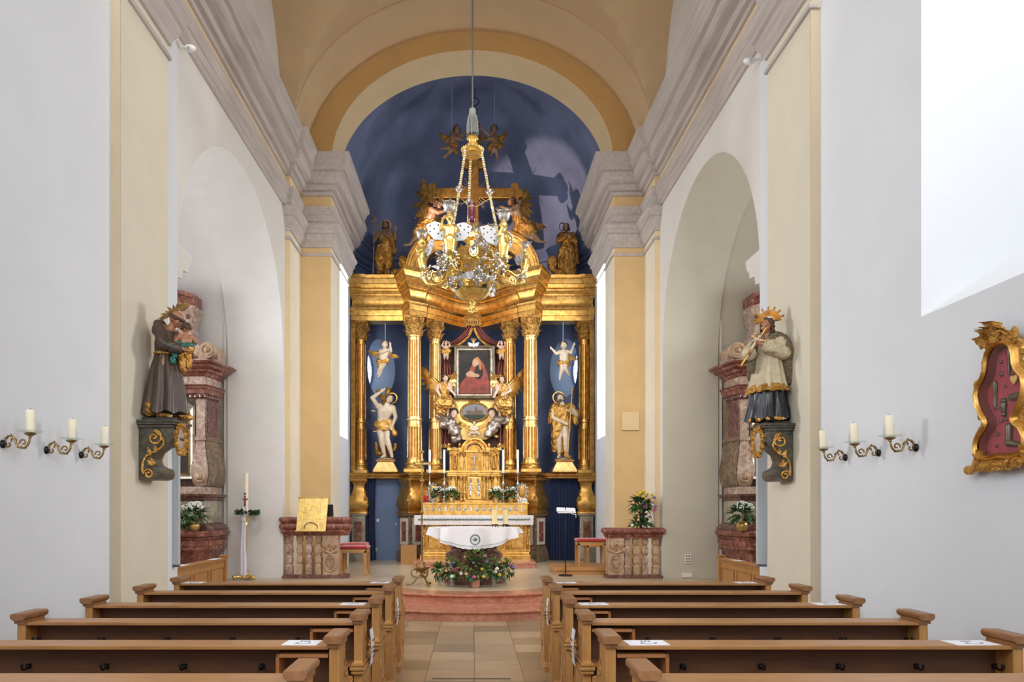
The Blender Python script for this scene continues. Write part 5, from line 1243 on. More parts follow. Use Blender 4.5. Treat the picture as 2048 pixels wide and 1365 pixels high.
# ---- three cherubs hanging above the cross
up = [(.1, 0, .45), (.1, 0, 3.0)]
pa = putto('hanging_cherub', 'dark winged cherub flying on a wire left of the hanging tassel', 905, 290, 18.7, .88,
    BJ(chest=(.05, -.02, .19), neck=(.09, -.02, .29), head=(.13, -.05, .42), shL=(-.02, -.06, .27), shR=(.17, .02, .26), elL=(.10, -.12, .14), haL=(.26, -.14, .08), elR=(.27, -.02, .24), haR=(.36, -.03, .34), knL=(-.10, -.12, -.14), ftL=(-.26, -.05, -.12), knR=(-.02, -.10, -.20), ftR=(-.20, -.02, -.32), toeL=(-1, 0, .2), toeR=(-1, 0, -.6)), (15, -15, 0), skin='skin_dark',
    wings=[((-.04, .08, .22), (-.75, .3, .5), (-.6, .1, -.9), .46), ((.10, .08, .24), (-.5, .4, .8), (-.8, .1, -.2), .36)], wrap=[((-.02, 0, -.04), .10, (.06, -.02, -.02), .10), ((.04, 0, -.05), .08, (.10, 0, -.22), .05)], mt='gold_crumpled', wire=[(-.02, .05, .3), (-.02, .05, 1.9)])
pb = putto('hanging_cherub', 'dark winged cherub flying on a wire right of the hanging tassel', 988, 290, 18.7, .88,
    BJ(chest=(-.02, -.02, .20), neck=(-.02, -.02, .30), head=(.0, -.05, .44), shL=(-.13, -.02, .27), shR=(.08, -.02, .27), elL=(-.24, -.05, .33), haL=(-.36, -.06, .46), elR=(-.02, -.12, .14), haR=(-.18, -.14, .08), knL=(.0, -.12, -.17), ftL=(-.08, -.02, -.28), knR=(.06, -.10, -.20), ftR=(.10, -.02, -.38), toeR=(.1, -.2, -1)), (-15, -8, 0), skin='skin_dark',
    wings=[((.08, .08, .22), (.7, .3, .6), (.8, .1, -.9), .46)], wrap=[((-.08, 0, -.06), .11, (.08, 0, -.04), .11), ((.10, 0, -.04), .09, (.20, 0, -.02), .07)], mt='gold_crumpled', wire=[(.02, .05, .3), (.02, .05, 1.9)])
pc = putto('hanging_cherub', 'dark cherub on a ringed wire half hidden behind the hanging tassel', 950, 282, 19.2, .85,
    BJ(elL=(-.2, -.05, .18), haL=(-.25, -.1, .05), elR=(.2, -.05, .18), haR=(.25, -.1, .05), head=(.04, -.03, .46), knL=(-.06, -.06, -.18), ftL=(-.08, 0, -.34), knR=(.06, -.06, -.18), ftR=(.10, .02, -.30)), (-20, -12, 0), skin='skin_dark',
    wings=[((.08, .08, .22), (.8, .3, -.1), (.4, .1, -.9), .40)], wrap=[((-.06, 0, -.05), .11, (.06, 0, -.06), .11)], mt='gold_crumpled')
m = MB(); c = Vector((0, 0, 1.02)); m.tube([c+Vector((.1*cos(a), 0, .1*sin(a))) for a in lin(0, 2*pi, 24)[:-1]], .010, 6, closed=True); m.tube([(.04, 0, .5), (.05, 0, .8), (0, 0, .92)], .008, 6); m.tube([(0, 0, 1.12), (0, 0, 1.36)], .008, 6); m.build('suspension_rod', 'black_metal', pc, world=False)
# ================================================================= CHANDELIER
CY = 11.3; CX = 0.0
ch = thing('chandelier', 'baroque gold and silver chandelier with winged angel figures on bead chains', 'chandelier', (CX, CY, 4.7))
m = MB(); m.tube([(0, CY, 7.74), (0, CY, 11.55)], .012, 8); m.build('rope', 'rope_grey', ch)
m = MB(); m.ball((0, CY, 7.68), .055, 12, 8, 1, 1, 1.1); m.tube([(0, CY, 7.58), (0, CY, 7.72)], [.06, .05], 12)
rn = random.Random(3)
for k in range(34):
    a = 2*pi*k/34; r = .055+.02*(k % 2); m.tube([(r*cos(a)*.8, CY+r*sin(a)*.8, 7.62), (r*cos(a)*1.1, CY+r*sin(a)*1.1, 7.5), (r*cos(a)*1.15, CY+r*sin(a)*1.15, 7.33+rn.uniform(-.02, .02))], .008, 5)
m.build('tassel', 'tassel_thread', ch, smooth=True)
m = MB(); m.lathe((0, CY, 0), [(.02, 7.33), (.05, 7.32), (.085, 7.29), (.09, 7.26), (.06, 7.24), (.05, 7.21), (.08, 7.19), (.09, 7.17), (.07, 7.15), (.14, 7.13), (.165, 7.11), (.17, 7.09), (.15, 7.06), (.12, 7.05), (.155, 7.035), (.16, 7.02), (.13, 7.0), (.07, 6.99), (.02, 7.0)], 40)
for k in range(20): a = 2*pi*k/20; m.ball((.168*cos(a), CY+.168*sin(a), 7.10), .014, 6, 5)
m.build('top_canopy', 'brass_bright', ch, smooth=True, flat_ang=40)
for ai, ang in enumerate((342, 222, 102)):
    a = radians(ang); A = Vector((.15*cos(a), CY+.15*sin(a), 7.03)); B = Vector((.44*cos(a), CY+.44*sin(a), 5.62)); N = 44
    m = MB(); m2 = MB()
    for k in range(N+1):
        t = k/N; p = A.lerp(B, t); p.z -= .05*sin(pi*t)
        (m if k % 2 else m2).ball(p, .022 if k % 5 else .026, 8, 6)
    p = A.lerp(B, .43); m.mi = m2.mi = 0
    m2.ball(p, .05, 10, 8)
    for q in range(6): b = 2*pi*q/6; leaf(m2, p-Vector((0, 0, .07)), (cos(b)*.6, sin(b)*.6, 1), (cos(b), sin(b), 0), .12, .05, .3, 5)
    c = m.build('bead_chain', 'brass_bright', ch, smooth=True); m2.build('silver_beads', 'silver', c, smooth=True)
# body
m = MB(); m.lathe((0, CY, 0), [(.03, 5.90), (.12, 5.84), (.15, 5.78), (.15, 5.72), (.09, 5.68), (.10, 5.62), (.20, 5.58), (.33, 5.50), (.40, 5.40), (.43, 5.32), (.44, 5.29), (.40, 5.26), (.36, 5.18), (.24, 5.09), (.15, 5.05), (.12, 5.0), (.20, 4.97), (.25, 4.94), (.265, 4.92), (.25, 4.90), (.20, 4.84), (.12, 4.79), (.05, 4.77), (.03, 4.72)], 48, mod=lambda a, z: 1+.035*sin(12*a))
m.build('bowl', 'brass_bright', ch, smooth=True, flat_ang=50)
m = MB()
for k in range(10): a = 2*pi*k/10; d = Vector((cos(a), sin(a), 0)); leaf(m, Vector((0, CY, 5.80))+d*.12, (d.x*.4, d.y*.4, 1), d, .19, .09, .7)
for k in range(9): a = 2*pi*k/9; d = Vector((cos(a), sin(a), 0)); leaf(m, Vector((0, CY, 4.99))+d*.10, (d.x*.9, d.y*.9, -.9), d, .2, .10, .5)
m.build('crown', 'silver', ch, smooth=True)
rn = random.Random(11)
for part in range(9):
    m = MB(); a0 = 2*pi*part/9
    for k in range(22):
        a = a0+rn.uniform(-.34, .34); z = rn.uniform(4.96, 5.60); r = .24+.22*min(1, (z-4.9)/.3)*(1-max(0, z-5.35)*.8)+rn.uniform(0, .06); d = Vector((cos(a), sin(a), 0)); c = Vector((0, CY, z))+d*r
        if k % 2: leaf(m, c, (d.x+rn.uniform(-.8, .8), d.y+rn.uniform(-.8, .8), rn.uniform(-.9, .9)), d, rn.uniform(.10, .17), .08, .6, 5)
        else:
            for q in range(7): m.ball(c+Vector((rn.uniform(-.035, .035), rn.uniform(-.035, .035), rn.uniform(-.045, .045))), .018, 7, 5)
    m.build('filigree_foliage', 'silver' if part % 2 else 'brass_bright', ch, smooth=True)
for k in range(8):
    a = radians(-88+45*k); d = Vector((cos(a), sin(a), 0)); c = Vector((0, CY, 5.40))+d*.47; s_ = Vector((-d.y, d.x, 0)); M = Matrix((s_, d, Vector((0, 0, 1)))).transposed()
    m = MB(); m.ball(c, 1, 16, 8, .055, .02, .08, M); s1 = m.build('medallion', 'silver', ch, smooth=True)
    m = MB(); m.tube([c+s_*.062*cos(t)+Vector((0, 0, .088*sin(t))) for t in lin(0, 2*pi, 24)[:-1]], .012, 6, closed=True)
    m.build('medallion_rim', 'brass_bright', s1, smooth=True)
# angel figure prototype, facing -Y, tail curling down into the arm
fb = MB()
for a, r1, b, r2 in (((-.022, 0, .0), .045, (-.025, 0, .12), .040), ((.022, 0, .0), .045, (.025, 0, .12), .040), ((-.03, 0, .11), .042, (.03, 0, .11), .042), ((0, 0, .14), .03, (0, -.005, .19), .022),
    ((-.055, 0, .135), .024, (-.095, -.02, .09), .018), ((-.095, -.02, .09), .018, (-.08, -.06, .17), .013), ((.055, 0, .135), .024, (.09, -.02, .085), .018), ((.09, -.02, .085), .018, (.06, -.07, .06), .013),
    ((0, .0, .0), .062, (0, .02, -.10), .052), ((0, .02, -.10), .052, (0, .08, -.18), .040), ((0, .08, -.18), .040, (0, .17, -.21), .030), ((0, .17, -.21), .03, (0, .26, -.15), .026), ((0, .26, -.15), .026, (0, .36, -.10), .03)): fb.capsule(a, r1, b, r2)
fb.ball((0, -.005, .225), .042, 10, 8, .9, 1, 1.1); fb.ball((0, -.048, .218), .010); fb.ball((0, .012, .235), .045)
for q in (-1, 1):
    for x in range(4): fb.capsule((q*.07, -.065, .17 if q < 0 else .06), .006, (q*.07+(x-1.5)*.010, -.085, .19 if q < 0 else .075), .004, 6)
fme = remesh(fb, .0065, 1)
figs = [(165, .82, 5.50, 1.15), (246, .80, 5.46, 1.38), (308, .74, 5.42, 1.32), (62, .66, 5.74, 1.1), (12, .84, 5.40, .9), (120, .7, 5.45, 1.0)]
proto = None
for ang, r, z, sc in figs:
    a = radians(ang)
    rz = a+pi/2
    if proto is None:
        o = bpy.data.objects.new('angel_figure', fme); fme.materials.clear(); fme.materials.append(MATS['brass_bright']); fme.polygons.foreach_set('use_smooth', [True]*len(fme.polygons)); COL.objects.link(o)
        for q in (-1, 1):
            m = MB(); out = []
            for (u, v) in ((0, 0), (.06, .10), (.15, .14), (.25, .12), (.22, .03), (.15, -.05), (.05, -.08)): out.append((q*(.03+u*.85), .055+u*.25, .10+v*1.0-u*.12))
            n_ = len(out); m.add(out+[(x, y+.012, z_) for x, y, z_ in out], [tuple(range(n_)), tuple(range(2*n_-1, n_-1, -1))]+[(i, (i+1) % n_, n_+(i+1) % n_, n_+i) for i in range(n_)])
            m.mi = 1
            for (u, v) in ((.05, .04), (.10, .09), (.10, .0), (.15, .06), (.20, .10), (.20, .04), (.06, -.03)):
                for yy in (-.003, .012): m.ball((q*(.03+u*.85), .058+u*.25+yy, .10+v-u*.12), .0085, 6, 5)
            w_ = m.build('wing', ['enamel_white', 'black_paint'], None); w_.parent = o
        m = MB(); m.lathe((0, 0, .27), [(.02, 0), (.05, .02), (.062, .05), (.05, .075), (.03, .08), (.06, .10), (.065, .115), (.05, .12)], 20)
        for k in range(8): b_ = 2*pi*k/8; d = Vector((cos(b_), sin(b_), 0)); leaf(m, Vector((0, 0, .30))+d*.045, (d.x*.3, d.y*.3, 1), d, .12, .045, .5, 5)
        w_ = m.build('candle_cup', 'silver', None, smooth=True); w_.parent = o
        m = MB(); rn = random.Random(8)
        for k in range(46): m.ball((rn.uniform(-.07, .07), rn.uniform(.0, .17), rn.uniform(-.26, -.08)), .018, 7, 5)
        w_ = m.build('flower_skirt', 'silver', None, smooth=True); w_.parent = o
        proto = o
    else:
        o = proto.copy(); COL.objects.link(o)
        for c in list(proto.children): c2 = c.copy(); COL.objects.link(c2); c2.parent = o
    o.parent = ch; o.location = (r*cos(a), r*sin(a), z-4.7); o.rotation_euler = (0, 0, rz+(.5 if ang in (165, 246) else -.4 if ang == 306 else 0)); o.scale = (sc,)*3
    m = MB(); d = Vector((cos(a), sin(a), 0)); s_ = Vector((0, 0, 1)); c0 = Vector((0, CY, 0))
    m.tube(bez([c0+d*.36+s_*5.30, c0+d*.48+s_*5.12, c0+d*(r-.12)+s_*5.10, c0+d*(r-.02)+s_*(z-.26), c0+d*(r-.10)+s_*(z-.18)], 6), .022, 8)
    m.tube(spiral(c0+d*(r-.22)+s_*(z-.26), .07, .015, -pi/2, 1.3, d, s_, 18), .014, 6)
    for q in range(8): b_ = 2*pi*q/8; m.ball(c0+d*(r-.20)+s_*5.08+Vector((.03*cos(b_), .03*sin(b_), 0)), .018, 6, 5)
    m.build('scroll_arm', 'brass_bright', ch, smooth=True)
# silver doves / griffins of the lower tier
proto = None
for ang in (232, 285, 330, 40, 95, 150):
    a = radians(ang)
    if proto is None:
        m = MB()
        for p, r1, q, r2 in (((0, 0, 0), .055, (0, -.05, .08), .045), ((0, -.05, .08), .035, (0, -.06, .16), .022), ((0, -.06, .16), .022, (0, -.10, .19), .026), ((0, 0, -.02), .05, (0, .06, -.10), .03), ((0, -.125, .185), .012, (0, -.15, .175), .006)): m.capsule(p, r1, q, r2)
        me = remesh(m, .009, 2); me.materials.clear(); me.materials.append(MATS['silver']); me.polygons.foreach_set('use_smooth', [True]*len(me.polygons)); o = bpy.data.objects.new('bird_figure', me); COL.objects.link(o)
        for q in (-1, 1):
            m = MB(); out = [(q*(.02+u), .02+u*.3, .02+v) for u, v in ((0, .0), (.05, .13), (.14, .20), (.17, .12), (.15, .0), (.09, -.06))]; n_ = len(out)
            m.add(out+[(x, y+.012, z_) for x, y, z_ in out], [tuple(range(n_)), tuple(range(2*n_-1, n_-1, -1))]+[(i, (i+1) % n_, n_+(i+1) % n_, n_+i) for i in range(n_)])
            m.mi = 1
            for (u, v) in ((.04, .05), (.08, .11), (.09, .03), (.13, .13), (.14, .06)):
                for yy in (-.002, .012): m.ball((q*(.02+u), .022+u*.3+yy, .02+v), .0085, 6, 5)
            w_ = m.build('wing', ['enamel_white', 'black_paint'], None); w_.parent = o
        proto = o
    else:
        o = proto.copy(); COL.objects.link(o)
        for c in list(proto.children): c2 = c.copy(); COL.objects.link(c2); c2.parent = o
    o.parent = ch; o.location = (.33*cos(a), .33*sin(a), 5.06-4.7); o.rotation_euler = (0, 0, a+pi/2)
m = MB()
for k in range(3): b_ = 2*pi*k/3+.4; m.tube([(0, CY, 4.74)]+spiral((.05*cos(b_), CY+.05*sin(b_), 4.66), .05, .012, pi/2, 1.1, (cos(b_), sin(b_), 0), (0, 0, 1), 16), .011, 6)
m.ball((0, CY, 4.69), .035, 10, 8); m.lathe((0, CY, 0), [(.01, 4.60), (.02, 4.63), (.008, 4.67)], 10); m.build('finial', 'brass_bright', ch, smooth=True)
# sanctuary lamp hanging inside the chains
t = thing('sanctuary_lamp', 'ruby glass sanctuary lamp hanging between the chandelier chains', 'lamp', (-.01, CY, 5.98))
m = MB(); m.lathe((-.01, CY, 0), [(.004, 5.98), (.03, 5.985), (.05, 6.01), (.058, 6.06), (.06, 6.24), (.068, 6.27), (.064, 6.275), (.055, 6.24), (.05, 6.06), (.03, 6.0)], 24); m.build('glass', 'ruby_glass', t, smooth=True)
m = MB(); m.tube([(-.01+.064*cos(a), CY+.064*sin(a), 6.215) for a in lin(0, 2*pi, 24)[:-1]], .006, 6, closed=True)
for ang in (342, 222, 102):
    a = radians(ang); m.tube([(-.01+.064*cos(a), CY+.064*sin(a), 6.215), (.30*cos(a), CY+.30*sin(a), 6.33)], .004, 5)
m.build('ring', 'brass_bright', t)

# ================================================================= WALL SCONCES
def sconce(side, Y, lab, candle=True):
    X = side*W0; t = thing('candle_sconce', lab, 'sconce', (X, Y, 2.11), group='brass candle sconces on the nave walls')
    D = Vector((-side, 0, 0)); B = Vector((0, 0, 1)); o = Vector((X, Y, 2.11)); q = lambda a, b: o+D*a+B*b
    m = MB(); m.lathe((0, 0, 0), [(.03, 0), (.034, .008), (.03, .02), (.02, .028)], 18); M = Matrix((Vector((0, 1, 0)), Vector((0, 0, 1)), D)).transposed()
    m.v = [tuple(o+M @ Vector(v)) for v in m.v]; m.build('wall_rosette', 'black_metal', t, smooth=True)
    m = MB(); pa = bez([q(.02, .0), q(.035, .05), (q(.075, .062)), q(.10, .03), q(.125, -.02), q(.17, -.03), q(.205, .0), q(.215, .045)], 6); m.tube(pa, .0085, 8)
    m.tube(spiral(q(.05, .0), .035, .008, pi*.7, .8, D, B, 12), .007, 6); m.tube(spiral(q(.165, .01), .03, .008, pi*1.1, -.9, D, B, 12), .007, 6); m.tube(spiral(q(.085, .025), .028, .01, 0, .6, D, B, 10), .006, 6)
    for i in range(3, len(pa)-2, 4): leaf(m, pa[i], (pa[i+1]-pa[i])+B*(.012 if i % 8 < 4 else -.012), (0, -1, 0), .026, .014, .6, 4)
    m.lathe(tuple(q(.22, .045)), [(.006, 0), (.014, .006), (.012, .014), (.038, .028), (.048, .036), (.03, .036)], 16, mod=lambda a, z: 1+.10*sin(8*a))
    m.build('scroll_arm', 'brass_old', t, smooth=True)
    m = MB(); m.lathe(tuple(q(.22, .084)), [(.012, 0), (.05, .003), (.085, .011), (.092, .016), (.090, .0175), (.083, .0135), (.05, .006), (.012, .003)], 36, cap=False); m.build('drip_pan', 'thin_glass', t, smooth=True)
    c = thing('candle', lab.replace('brass candle sconce', 'cream pillar candle on the sconce'), 'candle', tuple(q(.22, .088)), group='cream candles on the wall sconces')
    m = MB(); b = q(.22, .088); tl = Vector((0.0 if Y < 6 else side*-.008, 0, 0))
    m.tube([b, b+tl*.5+B*.09, b+tl+B*.17, b+tl+B*.176], [.034, .034, .034, .030], 24); m.build('wax', 'wax', c, smooth=True, flat_ang=40)
    m = MB(); m.tube([b+tl+B*.175, b+tl*1.2+B*.19], .0022, 5); m.build('wick', 'black_paint', c)
for Y, l in ((5.74, 'nearest'), (6.33, 'middle'), (6.89, 'farthest')): sconce(-1, Y, 'brass candle sconce on the left nave wall, %s of three' % l)
for Y, l in ((6.08, 'nearest'), (6.64, 'middle'), (7.23, 'farthest')): sconce(1, Y, 'brass candle sconce on the right nave wall, %s of three' % l)

# ================================================================= VOTIVE CASE on the right wall
XC = 3.58; YCc = 5.02
t = thing('votive_case', 'carved gilt rococo wall case with crimson lining and glass front', 'display case', (3.65, YCc, 1.86))
half = [(0, 2.715), (.06, 2.705), (.10, 2.675), (.118, 2.62), (.125, 2.56), (.15, 2.51), (.20, 2.46), (.214, 2.41), (.20, 2.35), (.165, 2.29), (.125, 2.24), (.112, 2.20), (.13, 2.16), (.185, 2.12), (.215, 2.07), (.215, 2.02), (.18, 1.985), (.1, 1.975), (0, 1.985)]
def outl(off, zs=0): 
    pts = [(y, z) for y, z in half]; full = pts+[(-y, z) for y, z in reversed(pts[1:-1])]; n = len(full); out = []
    for i in range(n):
        a = Vector(full[i-1]); b = Vector(full[(i+1) % n]); d = (b-a).normalized(); nn = Vector((-d.y, d.x))*1; out.append((full[i][0]+nn.x*off, full[i][1]+nn.y*off+zs))
    return out
def o3(off, X): return [(X, YCc+y, z) for y, z in outl(off)]
m = MB(); m.grid([o3(.0, 3.585), o3(.0, 3.565), o3(.012, 3.552), o3(.022, 3.560), o3(.03, 3.555), o3(.042, 3.565), o3(.05, 3.59), o3(.06, 3.60), o3(.065, 3.65)], closeu=True); m.build('frame', 'gold', t, smooth=True, flat_ang=50)
m = MB(); m.grid([o3(0, 3.57), o3(0, 3.64)], closeu=True); m.build('side_lining', 'crimson_dark', t, smooth=True)
m = MB(); ob = o3(.01, 3.64); m.add(ob, [tuple(range(len(ob)))]); m.build('back_lining', 'crimson_felt', t)
m = MB(); ob = o3(.004, 3.572); m.add(ob, [tuple(range(len(ob)))]); m.build('glass_pane', 'case_glass', t)
m = MB(); ol = outl(.055)
for i in range(len(ol)):
    y, z = ol[i]; d = Vector((0, ol[(i+1) % len(ol)][0]-ol[i-1][0], ol[(i+1) % len(ol)][1]-ol[i-1][1])).normalized(); nn = Vector((0, -d.z, d.y)) 
    m.capsule(Vector((3.595, YCc+y, z))-d*.022, .017, Vector((3.59, YCc+y, z))+d*.022, .010, 8)
    if i % 3 == 0: m.tube(spiral((3.59, YCc+y, z), .026, .008, i, 1.2, (0, 1, 0), (0, 0, 1), 14), .009, 6)
for k, (y, z, dy, dz, L) in enumerate(((0, 2.76, .25, 1, .17), (-.03, 2.76, -.35, 1, .15), (.04, 2.76, .45, 1, .15), (-.07, 2.74, -.7, .8, .12), (.08, 2.74, .7, .8, .12), (.0, 2.80, .1, 1, .15), (.02, 2.74, -.1, 1, .18))): leaf(m, (3.585-.005*k, YCc+y, z), (-.25, dy, dz), (-1, 0, 0), L*.85, .12, .8, 8)
m.tube(spiral((3.56, YCc+.10, 2.77), .055, .012, 0, 1.4, (0, 1, 0), (0, 0, 1), 20), .016, 8); m.tube(spiral((3.56, YCc-.13, 2.75), .05, .012, 2, 1.4, (0, 1, 0), (0, 0, 1), 20), .016, 8)
m.tube(bez([(3.585, YCc+.20, 2.02), (3.585, YCc+.23, 1.95), (3.585, YCc+.26, 1.90), (3.585, YCc+.31, 1.875)], 5), [.03]*12+[.028]*4, 8); m.ball((3.585, YCc+.325, 1.885), .034)
m.tube(bez([(3.585, YCc-.20, 2.02), (3.585, YCc-.23, 1.95), (3.585, YCc-.26, 1.90), (3.585, YCc-.31, 1.875)], 5), [.03]*12+[.028]*4, 8); m.ball((3.585, YCc-.325, 1.885), .034)
for k in range(11):
    u = (k-5)/5; m.ball((3.58, YCc+u*.2, 1.905-.01*cos(u*3)), .03+.01*(k % 2), 10, 7); leaf(m, (3.575, YCc+u*.19, 1.91), (-.2, u, -.6+.5*(k % 2)), (-1, 0, 0), .08, .05, .5, 5)
    m.tube(spiral((3.565, YCc+u*.17, 1.915), .024, .006, k, 1.2, (0, 1, 0), (0, 0, 1), 12), .007, 6)
m.build('rococo_carving', 'gold_carved', t, smooth=True)
def votive(kind, y, z, lab, sc=1):
    sc *= 1.12
    X = 3.632; m = MB()
    if kind == 'leg': m.capsule((X, y, z+.06*sc), .012*sc, (X, y, z-.02*sc), .008*sc, 8); m.capsule((X, y, z-.02*sc), .009*sc, (X, y, z-.055*sc), .007*sc, 8); m.capsule((X, y, z-.058*sc), .008*sc, (X, y-.022*sc, z-.062*sc), .006*sc, 8)
    elif kind == 'foot': m.capsule((X, y+.015, z+.065*sc), .020*sc, (X, y+.018, z-.01*sc), .018*sc, 10); m.capsule((X, y+.018, z-.02*sc), .022*sc, (X, y-.055*sc, z-.035*sc), .013*sc, 10)
    elif kind == 'hands': m.capsule((X, y+.04*sc, z), .018*sc, (X, y-.03*sc, z+.008), .012*sc, 10); m.capsule((X-.008, y+.03*sc, z-.012), .014*sc, (X-.008, y-.035*sc, z-.002), .009*sc, 10)
    elif kind == 'baby': m.ball((X, y, z+.03*sc), .018*sc); m.capsule((X, y, z+.01*sc), .020*sc, (X, y, z-.03*sc), .013*sc, 10); m.ball((X, y, z-.045*sc), .016*sc)
    elif kind == 'eyes': m.ball((X, y-.02, z), .014, 10, 6, .7, 1, .7); m.ball((X, y+.02, z), .014, 10, 6, .7, 1, .7)
    elif kind == 'heart':
        pts = [(y+.022*sc*(sin(a)**3)*1.1, z+.002+.0017*sc*(13*cos(a)-5*cos(2*a)-2*cos(3*a)-cos(4*a))) for a in lin(0, 2*pi, 24)[:-1]]; m.prism(pts, 'x', X-.012, X+.004)
    else: m.ball((X, y, z), .020*sc, 14, 8, .45, .75, 1)
    o = m.build('votive_'+dict(leg='limb', foot='boot', head='mask').get(kind, kind), 'brass' if kind == 'heart' else 'pewter', None, smooth=True)
    tag(o, lab, 'votive', 'silver votive offerings in the wall case')
def vp(cx, cy): px = 1900+cx/4.01; py = 620+cy/4.01; Y = F*3.61/(px-VX); return Y, CAMH-(py-VY)*Y/F
for kind, cx, cy, lab, sc in (('leg', 450, 420, 'pewter votive leg at the top right inside the case', 1.2), ('disc', 383, 418, 'small oval pewter votive at the top of the case', .6), ('disc', 386, 515, 'round pewter votive below the topmost oval', .8), ('heart', 498, 560, 'brass votive heart on the crimson lining', 1.2),
    ('head', 412, 610, 'tiny pewter votive head in the middle of the case', .5), ('leg', 338, 690, 'pewter votive leg at the left of the case middle', 1.3), ('hands', 510, 690, 'pewter votive pair of hands at the right middle', 1.1), ('baby', 408, 775, 'pewter votive swaddled child in the case centre', 1.1),
    ('eyes', 400, 888, 'pewter votive pair of eyes above the foot', 1), ('foot', 465, 1035, 'large pewter votive foot at the bottom of the case', 1.15), ('disc', 348, 1090, 'oval pewter votive at the bottom left of the case', .6), ('disc', 555, 1030, 'pale round votive right of the large foot', .6), ('head', 357, 1000, 'small glassy votive head left of the large foot', .7), ('disc', 468, 850, 'small dark votive at the right above the eyes', .6)):
    Y_, z_ = vp(cx, cy); votive(kind, Y_, z_, lab, sc)
# ================================================================= CHANCEL FURNISHINGS
rn = random.Random(21)
# ---- old altar table with predella, gradine and tabernacle
t = thing('altar_table', 'gilded altar table with panelled front on a red marble step before the high altar', 'altar table', (0, 17.9, PZ))
m = MB(); m.box(-1.31, 1.41, 16.62, 18.6, PZ, .36); m.box(-1.33, 1.43, 16.60, 18.6, .36, .425); m.build('marble_step', 'marble_step', t, bevel=.01)
m = MB(); m.box(-1.20, 1.33, 17.65, 18.5, .425, 1.44); m.box(-1.25, 1.38, 17.58, 18.5, .425, .52); m.box(-1.22, 1.35, 17.60, 18.5, .52, .58); m.box(-1.32, 1.45, 17.44, 18.5, 1.40, 1.46); m.build('antependium', 'gold', t, bevel=.008)
m = MB()
for k in range(6):
    x = -1.15+k*.495
    m.box(x-.05, x+.05, 17.60, 17.66, .60, 1.38)
    m.tube(bez([(x, 17.60, 1.30), (x+.02, 17.56, 1.1), (x-.02, 17.56, .85), (x, 17.60, .66)], 5), .03, 8)
    for z in (.66, 1.3): leaf(m, (x, 17.59, z), (0, -.2, 1 if z < 1 else -1), (0, -1, 0), .14, .10, .4)
for k in range(5):
    x = -.905+k*.495; m.tube([(x-.15, 17.64, .68), (x+.15, 17.64, .68), (x+.15, 17.64, 1.30), (x-.15, 17.64, 1.30)], .014, 6, closed=True)
m.build('front_carving', 'gold_cloth', t, smooth=True)
m = MB(); m.box(-1.22, 1.34, 17.98, 18.5, 1.46, 1.735); m.box(-1.25, 1.37, 17.95, 18.5, 1.735, 1.762); m.build('gradine', 'gold', t, bevel=.004)
m = MB()
for k in range(16):
    x = -1.12+k*.155
    if k % 4 == 3: m.box(x-.02, x+.02, 17.972, 17.985, 1.54, 1.68)
    else:
        for q in range(6): a = 2*pi*q/6; m.ball((x+.033*cos(a), 17.975, 1.61+.033*sin(a)), .020, 7, 5)
        m.ball((x, 17.972, 1.61), .022, 8, 6)
m.build('silver_applique', 'silver', t, smooth=True)
m = MB(); m.box(-1.72, -1.34, 17.75, 18.2, PZ, .74); m.build('side_block', 'wood_end', t, bevel=.004)
# mensa cloth with lace edge
t = thing('altar_cloth', 'white altar cloth with dark scroll border and lace edge over the gilded altar table', 'altar cloth', (0, 17.5, 1.2))
m = MB(); X0, X1, yf = -1.36, 1.42, 17.40
m.box(X0, X1, 17.42, 17.97, 1.461, 1.468); m.build('top', 'white_cloth', t)
m = MB(); rows = []
for v in lin(0, 1, 8):
    rows.append([(X0-.01+(X1-X0+.02)*u, yf+.012*sin(u*60)*v-.008, 1.468-.215*v-(.018*abs(sin(u*pi*34)) if v == 1 else 0)) for u in lin(0, 1, 160)])
m.grid(rows); m.grid([[(x, y+.006, z) for x, y, z in r] for r in rows])
for xx in (X0-.01, X1+.01): m.grid([[(xx, yf+(.5)*u, 1.468-.23*v) for u in lin(0, 1, 6)] for v in lin(0, 1, 4)])
m.build('front_fall', 'white_cloth', t, smooth=True)
m = MB()
for k in range(58):
    x = X0+.10+k*.0455
    m.tube(spiral((x, yf-.030, 1.372), .019, .006, 0 if k % 2 else pi, 1.1, (1, 0, 0), (0, 0, 1), 8), .009, 5)
m.tube([(X0+.08, yf-.026, 1.352), (X1-.08, yf-.026, 1.352)], .004, 5); m.build('border', 'cloth_embroidery', t)
# tabernacle
t = thing('tabernacle', 'two-storey gilded tabernacle with columns, niches and silver door ornament', 'tabernacle', (0, 18.25, 1.762))
xt = .045; m = MB(); Yt = 18.2
m.box(xt-.64, xt+.64, Yt, 18.7, 1.765, 2.42)
m.box(xt-.66, xt+.66, Yt-.10, 18.7, 1.765, 1.83)
for x0, x1, yy in ((-.68, -.36, .08), (.36, .68, .08), (-.40, -.20, .14), (.20, .40, .14), (-.22, .22, .10)):
    for z, o in ((2.42, 0), (2.46, .02), (2.51, .035)): m.box(xt+x0-o, xt+x1+o, Yt-yy-o, 18.7, z, z+.045)
m.box(xt-.62, xt+.62, Yt+.08, 18.7, 2.55, 3.08); m.box(xt-.30, xt+.30, Yt+.0, 18.7, 2.55, 3.02)
for s in (-1, 1): m.box(xt+s*.48-.19, xt+s*.48+.19, Yt+.0, 18.7, 3.06, 3.12)
m.box(xt-.36, xt+.36, Yt-.06, 18.7, 3.0, 3.06); m.build('body', 'gold', t, bevel=.006)
